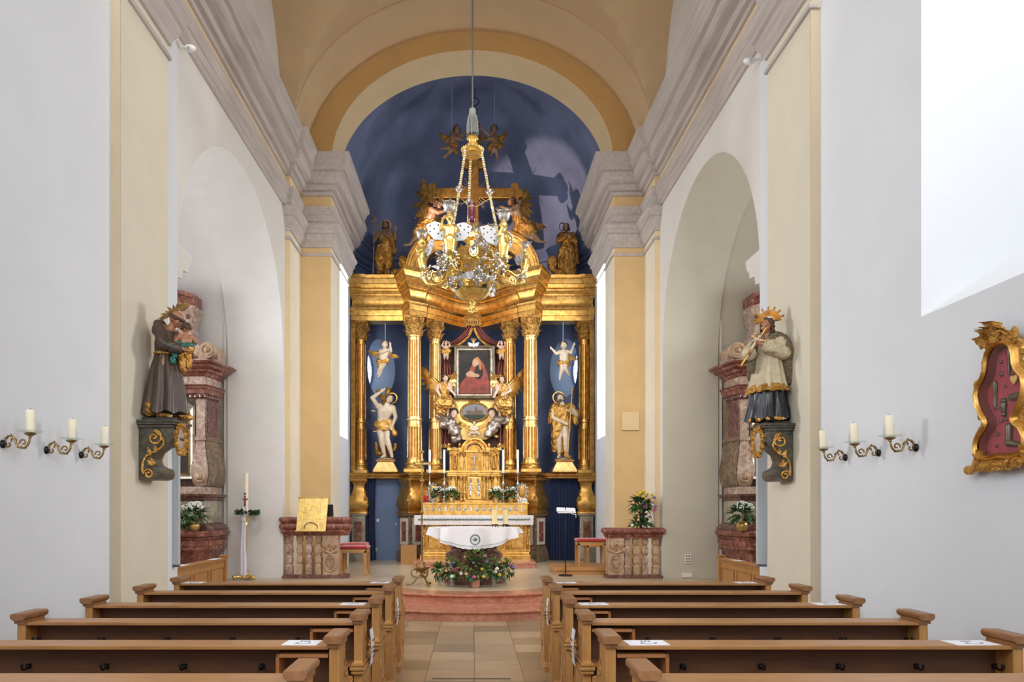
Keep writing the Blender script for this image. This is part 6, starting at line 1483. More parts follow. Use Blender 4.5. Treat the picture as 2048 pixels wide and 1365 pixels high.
for i, (x, z0, z1, r, yy) in enumerate([(s*a, 1.83, 2.42, .034, Yt-b) for s in (-1, 1) for a, b in ((.60, .03), (.44, .03), (.33, .09), (.24, .09))]+[(s*a, 2.56, 3.0, .028, Yt-.01) for s in (-1, 1) for a in (.58, .38, .25)]):
    m = MB(); h = z1-z0; m.lathe((xt+x, yy, z0), [(r*1.5, 0), (r*1.5, .03), (r*1.1, .045), (r, .06), (r*.85, h-.10), (r*1.2, h-.09), (r*1.1, h-.06), (r*1.5, h-.03), (r*1.6, h)], 14)
    for q in range(6): a = 2*pi*q/6; leaf(m, (xt+x+r*.8*cos(a), yy+r*.8*sin(a), z0+h-.09), (.4*cos(a), .4*sin(a), 1), (cos(a), sin(a), 0), .09, .04, .5, 4)
    m.build('column', 'gold_cloth', t, smooth=True, flat_ang=40)
m = MB(); rows = []   # arched centre niche
for t_ in lin(0, pi, 20):
    rows.append([(xt-(.20)*cos(t_), Yt-.06, 3.02+.20*sin(t_)), (xt-.20*cos(t_), Yt-.10, 3.02+.20*sin(t_)), (xt-.23*cos(t_), Yt-.11, 3.02+.23*sin(t_)), (xt-.27*cos(t_), Yt-.08, 3.02+.27*sin(t_)), (xt-.30*cos(t_), Yt-.10, 3.02+.30*sin(t_)), (xt-.34*cos(t_), Yt-.09, 3.02+.34*sin(t_)), (xt-.34*cos(t_), Yt+.3, 3.02+.34*sin(t_))])
m.grid(rows)
for s in (-1, 1):
    for t_ in lin(0, pi, 8): m.ball((xt+s*.48-.12*cos(t_), Yt-.02, 3.0+.12*sin(t_)), .02, 7, 5)
    for x in (.62, .36): m.lathe((xt+s*x, Yt+.02, 3.12), [(.03, 0), (.035, .02), (.015, .035), (.035, .06), (.03, .09), (.01, .12)], 10)
m.build('arch', 'gold_cloth', t, smooth=True)
m = MB(); m.prism([(xt-.18, 2.56), (xt+.18, 2.56)]+[(xt+.18*cos(a), 3.02+.18*sin(a)) for a in lin(0, pi, 12)], 'y', Yt-.03, Yt-.02)
for s in (-1, 1): m.prism([(xt+s*.48-.085, 2.58), (xt+s*.48+.085, 2.58)]+[(xt+s*.48+.085*cos(a), 2.95+.085*sin(a)) for a in lin(0, pi, 10)], 'y', Yt+.055, Yt+.066)
m.build('niche_back', 'gold_dark', t)
m = MB(); m.tube([(xt, Yt-.08, 2.60), (xt, Yt-.08, 2.98)], .012, 6); m.tube([(xt-.08, Yt-.08, 2.88), (xt+.08, Yt-.08, 2.88)], .012, 6); m.lathe((xt, Yt-.08, 2.56), [(.07, 0), (.07, .02), (.03, .05), (.015, .07)], 14)
for a, r1, b, r2 in (((0, 0, 2.86), .018, (0, 0, 2.76), .014), ((-.02, 0, 2.86), .008, (-.075, 0, 2.895), .006), ((.02, 0, 2.86), .008, (.075, 0, 2.895), .006), ((0, 0, 2.76), .012, (0, 0, 2.67), .007), ((0, -.01, 2.895), .014, (0, -.01, 2.90), .014)): m.capsule((xt+a[0], Yt-.10, a[2]), r1, (xt+b[0], Yt-.10, b[2]), r2, 8)
m.build('crucifix', 'silver', t, smooth=True)
m = MB()   # tabernacle door with silver ornament
m.box(xt-.17, xt+.17, Yt-.12, Yt-.02, 1.85, 2.40); m.build('door_panel', 'gold', t, bevel=.01)
m = MB()
for s in (-1, 1):
    for k in range(7): leaf(m, (xt+s*.07, Yt-.125, 2.02+k*.045), (s*(1 if k in (2, 3, 4) else .5), -.1, (k-3)*.4), (0, -1, 0), .10, .06, .4, 5)
    m.tube(spiral((xt+s*.09, Yt-.13, 2.14), .05, .012, 0, s*1.3, (1, 0, 0), (0, 0, 1), 16), .012, 6)
m.build('door_ornament', 'silver', t, smooth=True)
m = MB()
for k in range(26):
    x = xt+rn.uniform(-.62, .62); z = rn.choice((1.80, 2.46, 2.48, 1.9, 3.05)); leaf(m, (x, Yt-.10 if abs(x-xt) < .4 else Yt-.04, z), (rn.uniform(-1, 1), -.1, rn.uniform(-.4, 1)), (0, -1, 0), .10, .06, .4, 5)
for s in (-1, 1):
    for kk in range(3): m.capsule((xt+s*.48+.02*kk-.02, Yt+.02, 2.62), .03, (xt+s*.48, Yt+.02, 2.85), .02, 8)
    m.ball((xt+s*.48, Yt+.01, 2.90), .028)
m.build('ornament', 'gold_carved', t, smooth=True)

# ---- candlesticks, candles, votive lamp, silver shrines
for px, lab in ((859.5, 'leftmost'), (888.5, 'second from left'), (1006.5, 'third from left'), (1035.5, 'rightmost')):
    b = P(px, 1008, 18.02); b.z = 1.765; t = thing('candlestick', 'tall silver candlestick on the high altar shelf, %s of four' % lab, 'candlestick', tuple(b), group='silver candlesticks on the altar shelf')
    m = MB(); m.lathe(tuple(b), [(.07, 0), (.07, .015), (.045, .03), (.02, .06), (.016, .12), (.03, .15), (.016, .18), (.013, .40), (.035, .44), (.04, .47), (.02, .50), (.013, .54), (.012, .68), (.03, .70), (.085, .715), (.09, .73), (.03, .735)], 20); m.build('stem', 'silver', t, smooth=True, flat_ang=50)
    c = thing('candle', 'slim white altar candle, %s of four on the high altar shelf' % lab, 'candle', (b.x, b.y, b.z+.735), group='white candles on the altar shelf')
    m = MB(); m.cyl((b.x, b.y, b.z+.735), .028, .56, 16); m.build('wax', 'wax_white', c, smooth=True, flat_ang=40)
    m = MB(); m.tube([(b.x, b.y, b.z+1.295), (b.x+.003, b.y, b.z+1.32)], .003, 5); m.build('wick', 'black_paint', c)
b = P(852, 1008, 17.99); b.z = 1.765; t = thing('votive_candle', 'red plastic grave candle at the left end of the altar shelf', 'candle', tuple(b))
m = MB(); m.lathe(tuple(b), [(.045, .01), (.05, .02), (.05, .17), (.042, .19)], 20); m.build('red_cup', 'red_glass', t, smooth=True, flat_ang=50)
m = MB(); m.lathe(tuple(b), [(.05, 0), (.052, .012), (.045, .02)], 20); m.lathe(tuple(b), [(.044, .19), (.044, .205), (.02, .215)], 20); m.build('lid', 'brass', t, smooth=True)
for s, px in ((-1, 866), (1, 1044)):
    b = P(px, 1008, 18.22); b.z = 1.765; t = thing('reliquary', 'silver and gilt reliquary frame at the %s end of the altar shelf' % ('left' if s < 0 else 'right'), 'reliquary', tuple(b))
    m = MB(); m.box(b.x-.13, b.x+.13, b.y-.02, b.y+.05, b.z, b.z+.10); m.tube([b+Vector((.11*cos(a), 0, .27+.17*sin(a))) for a in lin(0, 2*pi, 24)[:-1]], .022, 8, closed=True)
    for k in range(12): a = 2*pi*k/12; leaf(m, b+Vector((.12*cos(a), -.01, .27+.18*sin(a))), (cos(a), -.1, sin(a)), (0, -1, 0), .08, .05, .4, 5)
    m.build('frame', 'silver', t, smooth=True)
    m = MB(); m.ball(b+Vector((0, 0, .27)), 1, 16, 8, .10, .015, .16); m.build('panel', 'gold_dark', t, smooth=True)

# ---- plants
def blossoms(mb, c, rx, rz, n, size, rnd, ry=None, petals=5, front=True):
    for k in range(n):
        a = rnd.uniform(0, 2*pi); u = rnd.uniform(-.25, 1); r = sqrt(max(0, 1-u*u)); d = Vector((r*cos(a), r*sin(a), u)); p = Vector(c)+Vector((d.x*rx, d.y*(ry or rx), d.z*rz)); s_ = d.cross(Vector((0, 0, 1)));
        s_ = s_.normalized() if s_.length > .1 else Vector((1, 0, 0)); w_ = d.cross(s_)
        for q in range(petals):
            b_ = 2*pi*q/petals; mb.ball(p+(s_*cos(b_)+w_*sin(b_))*size*.6, size*.55, 6, 4, 1, 1, .7)
def foliage(mb, c, rx, rz, n, L, rnd, lo=-.6):
    for k in range(n):
        a = rnd.uniform(0, 2*pi); u = rnd.uniform(lo, 1); r = sqrt(max(0, 1-u*u)); d = Vector((r*cos(a), r*sin(a), u)); p = Vector(c)+Vector((d.x*rx*.5, d.y*rx*.5, d.z*rz*.5))
        leaf(mb, p, d+Vector((0, 0, -.1)), Vector((0, 0, 1))+d*.2, L*rnd.uniform(.7, 1.2), L*.55, -.3, 4, 0)
def hydrangea(x, y, z, lab, k=1, pot='brass', grp=None):
    t = thing('potted_flower', lab, 'potted plant', (x, y, z), group=grp); r_ = random.Random(int(x*1000)+7)
    m = MB(); m.lathe((x, y, z), [(.055*k, 0), (.06*k, .01*k), (.08*k, .05*k), (.082*k, .09*k), (.07*k, .11*k), (.08*k, .13*k), (.084*k, .14*k), (.07*k, .14*k)], 24); m.build('pot', pot, t, smooth=True, flat_ang=50)
    m = MB(); foliage(m, (x, y, z+.22*k), .26*k, .20*k, 60, .11*k, r_); m.build('leaves', 'leaf_green', t, smooth=True)
    m = MB()
    for j in range(13):
        a = r_.uniform(0, 2*pi); rr = r_.uniform(.05, .17)*k; c = (x+rr*cos(a), y+rr*sin(a)*.8, z+(.30+.12*(1-rr/.17/k))*k); blossoms(m, c, .045*k, .04*k, 9, .017*k, r_)
    m.build('blossoms', 'petal_white', t, smooth=True)
for px, lab in ((875, 'leftmost'), (903, 'second from left'), (992, 'third from left'), (1021, 'rightmost')):
    b = P(px, 1008, 18.06 if px in (875, 1021) else 18.0); hydrangea(b.x, b.y, 1.765, 'white hydrangea in a brass pot on the altar shelf, %s of four' % lab, .95, 'brass', 'white hydrangeas on the altar shelf')
def bouquet(x, y, z, lab, vase, k, cols, n=16, seed=1, green='leaf_light', cat='bouquet', spread=None):
    t = thing('bouquet', lab, cat, (x, y, z)); r_ = random.Random(seed); h = .20*k; kk = k; S_ = spread or k
    m = MB()
    if vase == 'glass': m.lathe((x, y, z), [(.035*k, 0), (.04*k, .01), (.045*k, h*.5), (.055*k, h), (.052*k, h), (.04*k, h*.5), (.034*k, .012)], 20, cap=False); m.build('vase', 'thin_glass', t, smooth=True); top = h
    else: m.lathe((x, y, z), [(.065*k, 0), (.075*k, .01), (.085*k, .13*k), (.09*k, .15*k), (.075*k, .15*k)], 20); m.build('pot', vase, t, smooth=True, flat_ang=50); top = .15*k
    m = MB()
    for q in range(10):
        a = r_.uniform(0, 2*pi); m.tube([(x, y, z+.02), (x+.03*k*cos(a), y+.03*k*sin(a), z+top+.05)], .004, 5)
    foliage(m, (x, y, z+top+.14*S_), .26*S_, .26*S_, int(70*S_), .10, r_, -.9); m.build('foliage', 'leaf_green', t, smooth=True)
    m = MB(); foliage(m, (x, y-.03, z+top+.18*S_), .36*S_, .42*S_, int(80*S_), .07, r_, -.7)
    m.build('light_foliage', green, t, smooth=True)
    for ci, c in enumerate(cols):
        m = MB()
        for q in range(max(1, n//len(cols))):
            a = r_.uniform(pi*.95, 2.05*pi); u = r_.uniform(-.5, .9); rr = sqrt(1-u*u)*.21*S_; p = Vector((x+rr*cos(a), y+rr*sin(a)-.02, z+top+.15*S_+u*.22*S_))
            s = .023*r_.uniform(.7, 1.3); blossoms(m, p, s*.5, s*.5, 5, s, r_, petals=4); m.ball(p, s)
        m.build('blossoms', c, t, smooth=True)
    return t
def flat_at(px, Y): return P(px, 0, Y).x
ALLC = ['petal_crimson', 'petal_pink', 'petal_violet', 'petal_peach', 'petal_white', 'petal_yellow']
bouquet(flat_at(951, 12.55), 12.50, PZ+.002, 'large mixed bouquet in a terracotta pot in front of the round altar', 'terracotta', .90, ALLC, 14, 2, spread=1.24)
bouquet(flat_at(878.5, 12.70), 12.70, PZ+.002, 'small green bouquet in a glass, leftmost at the round altar', 'glass', .8, ['petal_crimson'], 2, 3, spread=.62)
bouquet(flat_at(904, 12.62), 12.62, PZ+.002, 'peach and violet bouquet in a glass, second from left at the round altar', 'glass', .8, ['petal_peach', 'petal_violet', 'petal_crimson', 'petal_white'], 9, 4, spread=.80)
bouquet(flat_at(987, 12.66), 12.62, PZ+.002, 'yellow and green bouquet in a glass right of the terracotta pot', 'glass', .9, ['petal_yellow', 'petal_white', 'petal_violet'], 8, 5, spread=.75)
bouquet(flat_at(1011, 12.78), 12.78, PZ+.002, 'violet and peach bouquet in a glass, rightmost at the round altar', 'glass', .85, ['petal_peach', 'petal_violet'], 7, 6, spread=.68)

# ---- round altar with cloth and two candles
xa = flat_at(948, 13.45); ya = 13.45
t = thing('round_altar', 'round dark red marble altar with gadrooned baluster foot', 'altar', (xa, ya, PZ))
m = MB(); g = lambda a, z: 1+(.05*abs(sin(8*a)) if .66 < z < .86 else 0)
m.lathe((xa, ya, 0), [(.56, PZ), (.56, .34), (.53, .36), (.53, .40), (.49, .43), (.50, .46), (.44, .50), (.40, .55), (.41, .62), (.44, .66), (.47, .70), (.50, .76), (.49, .81), (.43, .86), (.42, .89), (.46, .94), (.53, 1.02), (.56, 1.10), (.56, 1.15), (.80, 1.20), (.82, 1.275)], 128, mod=g); m.build('baluster_foot', 'marble_dark', t, smooth=True, flat_ang=40)
t = thing('altar_cloth', 'white scalloped cloth with green emblem draped over the round altar', 'altar cloth', (xa, ya, 1.28))
rows = []; n = 220
def hem(a): return .10+.25*(abs(sin(a))**2.2)
for i, r in enumerate((.01, .4, .7, .80)): rows.append([(xa+r*cos(2*pi*j/n), ya+r*sin(2*pi*j/n), 1.283) for j in range(n)])
for v in lin(0, 1, 12):
    row = []
    for j in range(n):
        a = 2*pi*j/n; d = hem(a)*(1+.035*abs(sin(a*27))*(1 if v == 1 else 0)); fo = .042*v*sin(11*a+1)+.018*v*sin(19*a)
        r = .835+fo+.02*v; row.append((xa+r*cos(a), ya+r*sin(a), 1.278-d*v))
    rows.append(row)
m = MB(); m.grid(rows, closeu=True); m.build('drape', 'white_cloth', t, smooth=True, flat_ang=70)
def onfall(u, v):   # u along x at the front, v drop below the table edge
    a = -pi/2+u/.86; vv = v/hem(a); fo = .042*vv*sin(11*(a % (2*pi))+1)+.018*vv*sin(19*(a % (2*pi))); r = .835+fo+.02*vv+.004
    return Vector((xa+r*cos(a), ya+r*sin(a), 1.278-v))
m = MB()
for k in range(22):
    a = 2*pi*k/22; m.tube([onfall(.02+.085*cos(a+q*.12), .19+.085*sin(a+q*.12)) for q in (0, 1, 2)], .006, 5)
    p = onfall(.02+.085*cos(a), .19+.085*sin(a)); m.ball(p, .009, 6, 5, 1, .4, 1); p = onfall(.02+.07*cos(a), .19+.07*sin(a)); m.ball(p, .007, 6, 5, 1, .4, 1)
for k in range(7): a = pi/2+(k-3)*.45; m.tube([onfall(.02, .22), onfall(.02+.05*cos(a), .20-.05*sin(a))], .005, 5)
m.ball(onfall(.02, .18), .014, 8, 6, 1, .4, 1.3); m.build('emblem', 'cloth_embroidery', t)
m = MB(); m.tube([onfall(u, hem(-pi/2+u/.86)*.86) for u in lin(-.72, .72, 90)], .003, 4)
for k in range(72): u = -.72+k*.02; m.ball(onfall(u, hem(-pi/2+u/.86)*.93), .004, 5, 4)
m.build('lace_edge', 'cloth_embroidery', t)
for px, Y, lab in ((989.5, 13.25, 'left'), (1011, 13.30, 'right')):
    x = flat_at(px, Y); t = thing('candle_holder', 'small black iron candle holder on the round altar, %s of two' % lab, 'candle holder', (x, Y, 1.285), group='iron candle holders on the round altar')
    m = MB(); m.lathe((x, Y, 1.325), [(.05, 0), (.052, .012), (.04, .014)], 16)
    for k in range(5): a = 2*pi*k/5; m.tube([(x+.03*cos(a), Y+.03*sin(a), 1.33), (x+.055*cos(a), Y+.055*sin(a), 1.32), (x+.05*cos(a), Y+.05*sin(a), 1.29)], .008, 6)
    m.build('claw_stand', 'black_metal', t, smooth=True)
    c = thing('candle', 'thick yellow candle on the round altar, %s of two' % lab, 'candle', (x, Y, 1.34), group='thick candles on the round altar')
    m = MB(); m.cyl((x, Y, 1.339), .047, .26, 24); m.build('wax', 'wax_yellow', c, smooth=True, flat_ang=40); m = MB(); m.tube([(x, Y, 1.598), (x, Y, 1.615)], .003, 5); m.build('wick', 'black_paint', c)

# ---- processional cross on a scrolled foot
x, y = flat_at(844, 12.85), 12.85; t = thing('processional_cross', 'brass processional cross standing on a scrolled tripod foot left of the round altar', 'cross', (x, y, PZ))
m = MB(); m.tube([(x, y, PZ+.14), (x, y, 2.18)], .016, 10)
for z, r in ((.62, .035), (1.55, .034), (2.10, .04), (2.20, .03)): m.ball((x, y, z), r, 12, 8)
m.lathe((x, y, .50), [(.02, 0), (.10, .05), (.13, .09), (.12, .10), (.05, .08), (.03, .14), (.02, .2)], 16, mod=lambda a, z: 1+.15*sin(6*a)); m.build('pole', 'brass_old', t, smooth=True)
m = MB()
for k in range(3):
    a = radians(-90+120*k+30); d = Vector((cos(a), sin(a), 0)); o = Vector((x, y, PZ)); q = lambda r, z: o+d*r+Vector((0, 0, z))
    m.tube(bez([q(.02, .15), q(.08, .14), q(.14, .06), q(.20, .02), q(.25, .035)], 5), .013, 8); m.tube(spiral(q(.12, .23), .11, .02, pi*.9, 1.2, d, (0, 0, 1), 20), .011, 6); m.tube(bez([q(.02, .40), q(.10, .38), q(.07, .28), q(.04, .22)], 5), .009, 6); m.ball(q(.26, .02), .02, 8, 6)
m.build('scrolled_foot', 'brass_old', t, smooth=True)
m = MB(); zc = 2.40; m.box(x-.014, x+.014, y-.012, y+.012, 2.2, 2.58); m.box(x-.12, x+.12, y-.012, y+.012, zc-.014, zc+.014)
for p in ((x, 2.60), (x-.14, zc), (x+.14, zc)):
    for k in range(4): a = k*pi/2; m.ball((p[0]+.022*cos(a), y, p[1]+.022*sin(a)), .018, 8, 6)
for k in range(8): a = pi/8+k*pi/4; m.tube([(x+.02*cos(a), y, zc+.02*sin(a)), (x+.09*cos(a), y, zc+.09*sin(a))], .005, 5)
m.build('cross_head', 'brass', t, smooth=True)
m = MB(); Y_ = y-.025; m.capsule((x, Y_, zc+.005), .014, (x, Y_, zc-.06), .010); m.capsule((x, Y_, zc-.06), .010, (x, Y_, zc-.15), .006); m.ball((x, Y_, zc+.035), .015)
for q in (-1, 1): m.capsule((x, Y_, zc+.01), .007, (x+q*.09, Y_, zc+.03), .005)
m.build('corpus', 'brass_old', t, smooth=True)

# ---- microphone and music stand
x, y = flat_at(1131, 14.75), 14.75; t = thing('music_stand', 'black music stand with microphone and open sheets beside the stool', 'music stand', (x, y, PZ))
m = MB(); m.lathe((x, y, PZ), [(.14, 0), (.14, .015), (.12, .025), (.02, .035)], 32); m.build('base_disc', 'black_metal', t, smooth=True, flat_ang=50)
m = MB(); m.tube([(x, y, PZ+.03), (x, y, 1.60)], .011, 8); m.tube([(x, y, 1.60), (x+.01, y, 1.75), (x+.015, y-.03, 1.93)], .005, 6); m.tube([(x-.01, y-.02, 1.62), (x+.015, y-.03, 1.95)], .004, 6); m.ball((x+.015, y-.03, 1.955), .014); m.cyl((x-.002, y, 1.12), .017, .25, 10); m.build('pole', 'black_metal', t, smooth=True)
m = MB(); m.add([(x-.18, y-.04, 1.56), (x+.2, y-.04, 1.54), (x+.2, y+.03, 1.62), (x-.18, y+.03, 1.63)], [(0, 1, 2, 3)]); m.box(x-.16, x+.2, y-.06, y-.02, 1.53, 1.55); m.tube([(x+.1, y-.05, 1.52), (x+.2, y-.06, 1.50), (x+.2, y-.06, 1.44)], .008, 6); m.build('desk', 'white_plastic', t)
m = MB(); m.add([(x-.17, y-.045, 1.57), (x-.005, y-.045, 1.565), (x-.005, y+.028, 1.64), (x-.17, y+.028, 1.645)], [(0, 1, 2, 3)]); m.add([(x+.01, y-.045, 1.565), (x+.19, y-.045, 1.56), (x+.18, y+.028, 1.635), (x+.01, y+.028, 1.64)], [(0, 1, 2, 3)]); m.build('sheets', 'paper', t)

# ---- stools with red cushions
def stool(x, y, z, w_, d_, h, lab, rz=0):
    t = thing('stool', lab, 'stool', (x, y, z), rz, 'wooden stools with red cushions'); a = w_/2; b = d_/2
    m = MB(); m.box(-a, a, -b, b, h-.075, h-.06); 
    for q in ((-a, -a+.02), (a-.02, a)): m.box(q[0], q[1], -b, b, h-.14, h-.06)
    for q in ((-b, -b+.02), (b-.02, b)): m.box(-a, a, q[0], q[1], h-.14, h-.06)
    m.build('seat_frame', 'wood_honey', t, world=False, bevel=.003)
    for sx in (-1, 1):
        for sy in (-1, 1): m = MB(); m.box(sx*a-(.045 if sx > 0 else 0), sx*a+(.045 if sx < 0 else 0), sy*b-(.045 if sy > 0 else 0), sy*b+(.045 if sy < 0 else 0), 0, h-.10); m.build('leg', 'wood_honey', t, world=False, bevel=.003)
    m = MB(); rows = []
    for o, zz in ((.0, -.06), (-.012, -.045), (-.012, -.015), (.02, 0), (.1, .004), (a*.98, .006)): rows.append([(sx*(a-o), sy*(b-min(o, b*.97)), h+zz) for sx, sy in ((-1, -1), (0, -1), (1, -1), (1, 0), (1, 1), (0, 1), (-1, 1), (-1, 0))])
    m.grid(rows, closeu=True, capends=True); m.build('cushion', 'red_velvet', t, smooth=True, world=False, flat_ang=60)
stool(flat_at(708, 14.9), 14.95, PZ, .56, .50, .60, 'red-cushioned stool behind the lectern, nearer of the left pair')
stool(flat_at(707, 16.0), 16.2, PZ, .52, .50, .60, 'red-cushioned stool against the left chancel pier, farther of the left pair')
m = MB(); m.box(1.70, 2.88, 15.0, 16.2, PZ, .36); m.box(1.67, 2.88, 14.97, 16.2, .36, .43); o = m.build('wooden_platform', 'wood_honey', None, bevel=.005); tag(o, 'low honey-coloured wooden platform under the right stool', 'platform')
stool(flat_at(1181, 15.45), 15.5, .432, .58, .46, .57, 'red-cushioned stool standing on the low wooden platform')
stool(flat_at(1194, 16.6), 16.75, PZ, .48, .46, .62, 'red-cushioned stool half hidden behind the platform stool')

# ---- balustrades
def balustrade(s, x0, x1, ztop, pier, lab):
    y0, y1 = 14.20, 14.48; t = thing('balustrade', lab, 'balustrade', ((x0+x1)/2, 14.34, PZ)); L = ztop-PZ
    def rail(prof, nm, mt, path=None):
        m = MB(); m.sweep(path, prof); return m.build(nm, mt, t, smooth=True, flat_ang=40)
    pth = [(x0, y1), (x0, y0), (x1, y0), (x1, y1)] if s < 0 else [(x0, y1), (x0, y0), (x1, y0), (x1, y1)]
    zb = ztop-.36 if s < 0 else ztop-.20
    pr = ([(0, zb), (0, zb+.02), (.03, zb+.05), (.05, zb+.09), (.05, zb+.11), (.04, zb+.12), (.06, zb+.13), (.075, zb+.16), (.075, zb+.20), (.055, zb+.23), (.03, zb+.24), (.05, zb+.26), (.075, zb+.29), (.08, zb+.32), (.065, zb+.35), (.04, ztop), (-.14, ztop)] if s < 0 else
        [(0, zb), (0, zb+.02), (.02, zb+.04), (.03, zb+.08), (.05, zb+.09), (.075, zb+.12), (.075, zb+.16), (.05, zb+.19), (.03, ztop), (-.14, ztop)])
    rail(pr, 'top_rail', 'marble_red', pth); rail([(.03, PZ), (.03, PZ+.05), (.0, PZ+.07), (-.1, PZ+.07)], 'plinth', 'marble_dark', pth)
    px0, px1 = pier; m = MB(); m.box(px0, px1, y0+.01, y1-.01, PZ+.06, zb+.01); p = m.build('pier', 'marble_tan', t, bevel=.006)
    m = MB(); c = Vector(((px0+px1)/2, y0, PZ+.30)); w_ = (px1-px0)/2
    m.tube([c+Vector((w_*.75*cos(a), -.01, .16*sin(a))) for a in lin(0, 2*pi, 24)[:-1]], .018, 8, closed=True)
    for k in range(10): a = 2*pi*k/10; m.tube(spiral(c+Vector((w_*.45*cos(a), -.015, .10*sin(a))), .035, .01, k, 1.2, (1, 0, 0), (0, 0, 1), 12), .010, 6)
    for k in range(7): leaf(m, c+Vector((w_*(k-3)*.22, -.01, .22+.05*(k % 2))), ((k-3)*.3, -.2, .6), (0, -1, 0), .14, .08, .5, 5)
    m.tube(bez([c+Vector((-w_*.8, -.01, .25)), c+Vector((0, -.03, .19)), c+Vector((w_*.8, -.01, .25))], 6), .02, 8); m.build('carved_crest', 'marble_tan', p, smooth=True)
    xs_ = [x for x in BAL[s]]
    for i, x in enumerate(xs_):
        m = MB(); H_ = zb-PZ-.06; z0 = PZ+.06; hw = .060
        pf = [(1, 0), (1, .22), (.85, .24), (.65, .27), (.95, .33), (1.0, .38), (.95, .45), (.6, .50), (.7, .52), (1.0, .58), (1.02, .64), (.9, .72), (.6, .78), (.62, .80), (.9, .82), (.9, .86), (1, .88), (1, 1)]
        rows = [[(x+sx*hw*a, 14.33+sy*hw*a, z0+H_*b) for sx, sy in ((-1, -1), (1, -1), (1, 1), (-1, 1))] for a, b in pf]; m.grid(rows, closeu=True, capends=True); m.build('baluster', 'marble_tan' if i % 2 else 'marble_pink', t, bevel=.004)
    return t
def fx(px): return P(px, 0, 14.22).x
BAL = {-1: [fx(577), fx(597), fx(616), fx(635)], 1: [fx(1256), fx(1274), fx(1292), fx(1313)]}
balustrade(-1, -3.62, fx(693), 1.46, (fx(646), fx(676)), 'red marble balustrade with carved crest, left, carrying the brass lectern')
balustrade(1, fx(1214), 3.62, 1.25, (fx(1216), fx(1248)), 'red marble balustrade with carved crest, right, carrying a flower arrangement')
# brass lectern
t = thing('lectern', 'square hammered brass lectern plate with raised lettering on the left balustrade', 'lectern', (fx(626), 14.1, 1.46))
A = P(598, 997, 14.20); B_ = P(657, 997, 14.20); C_ = P(592, 1063, 14.00); D_ = P(651, 1063, 14.00)
def LQ(u, v, h=0):
    p = A.lerp(B_, u).lerp(C_.lerp(D_, u), v); nn = (B_-A).cross(C_-A).normalized()
    return p+nn*h*(-1 if nn.y > 0 else 1)
m = MB(); m.add([LQ(0, 0, .0), LQ(1, 0, .0), LQ(1, 1, .0), LQ(0, 1, .0), LQ(0, 0, -.02), LQ(1, 0, -.02), LQ(1, 1, -.02), LQ(0, 1, -.02)], [(0, 1, 2, 3), (4, 5, 6, 7), (0, 1, 5, 4), (1, 2, 6, 5), (2, 3, 7, 6), (3, 0, 4, 7)])
m.tube([LQ(-.03, -.01, 0), LQ(1.03, -.01, 0)], .012, 8); m.tube([LQ(-.03, 1.01, .02), LQ(1.0, 1.01, .02)], .014, 8)
m.build('plate', 'brass', t)
m = MB()
SEG = {'E': [(0, 0, 0, 1), (0, 0, 1, 0), (0, .5, .8, .5), (0, 1, 1, 1)], 'H': [(0, 0, 0, 1), (1, 0, 1, 1), (0, .5, 1, .5)], 'L': [(0, 0, 0, 1), (0, 1, 1, 1)], 'I': [(.5, 0, .5, 1)], 'G': [(1, 0, 0, 0), (0, 0, 0, 1), (0, 1, 1, 1), (1, 1, 1, .5), (1, .5, .5, .5)],
       'B': [(0, 0, 0, 1), (0, 0, .8, 0), (.8, 0, .8, .45), (0, .5, 1, .5), (1, .5, 1, 1), (1, 1, 0, 1)], 'R': [(0, 0, 0, 1), (0, 0, 1, 0), (1, 0, 1, .5), (1, .5, 0, .5), (.3, .5, 1, 1)], 'O': [(0, 0, 1, 0), (1, 0, 1, 1), (1, 1, 0, 1), (0, 1, 0, 0)], 'T': [(0, 0, 1, 0), (.5, 0, .5, 1)],
       'X': [(0, 0, 1, 1), (1, 0, 0, 1)], 'N': [(0, 1, 0, 0), (0, 0, 1, 1), (1, 1, 1, 0)], 'U': [(0, 0, 0, 1), (0, 1, 1, 1), (1, 1, 1, 0)], 'D': [(0, 0, 0, 1), (0, 0, .8, .2), (.8, .2, .8, .8), (.8, .8, 0, 1)], 'S': [(1, 0, 0, 0), (0, 0, 0, .5), (0, .5, 1, .5), (1, .5, 1, 1), (1, 1, 0, 1)], 'W': [(0, 0, .25, 1), (.25, 1, .5, .3), (.5, .3, .75, 1), (.75, 1, 1, 0)], 'K': [(0, 0, 0, 1), (1, 0, 0, .5), (0, .5, 1, 1)], 'M': [(0, 1, 0, 0), (0, 0, .5, .6), (.5, .6, 1, 0), (1, 0, 1, 1)], 'A': [(0, 1, .5, 0), (.5, 0, 1, 1), (.2, .6, .8, .6)], 'C': [(1, 0, 0, 0), (0, 0, 0, 1), (0, 1, 1, 1)]}
for r_i, wd in enumerate(('HXNI', 'CUIIE')):
    for c_i, chh in enumerate(wd):
        u0 = .18+c_i*(.165 if r_i == 0 else .135); v0 = .17+r_i*.27
        for a, b, c, d in SEG[chh]: m.tube([LQ(u0+a*.10, v0+b*.22, .003), LQ(u0+c*.10, v0+d*.22, .003)], .007, 6)
m.build('lettering', 'brass_bright', t)
m = MB(); m.tube([LQ(.27, .93, .01), LQ(.28, .84, .03), LQ(.38, .77, .035), LQ(.50, .75, .035), (LQ(.62, .78, .035)), LQ(.72, .86, .03), LQ(.73, .93, .01)], .006, 6); m.build('handle', 'black_metal', t, smooth=True)
m = MB(); c = LQ(.5, .5); m.prism([(14.22, 1.465), (14.46, 1.465), (14.40, 1.70)], 'x', c.x+.10, c.x+.34); m.build('support', 'black_metal', t)

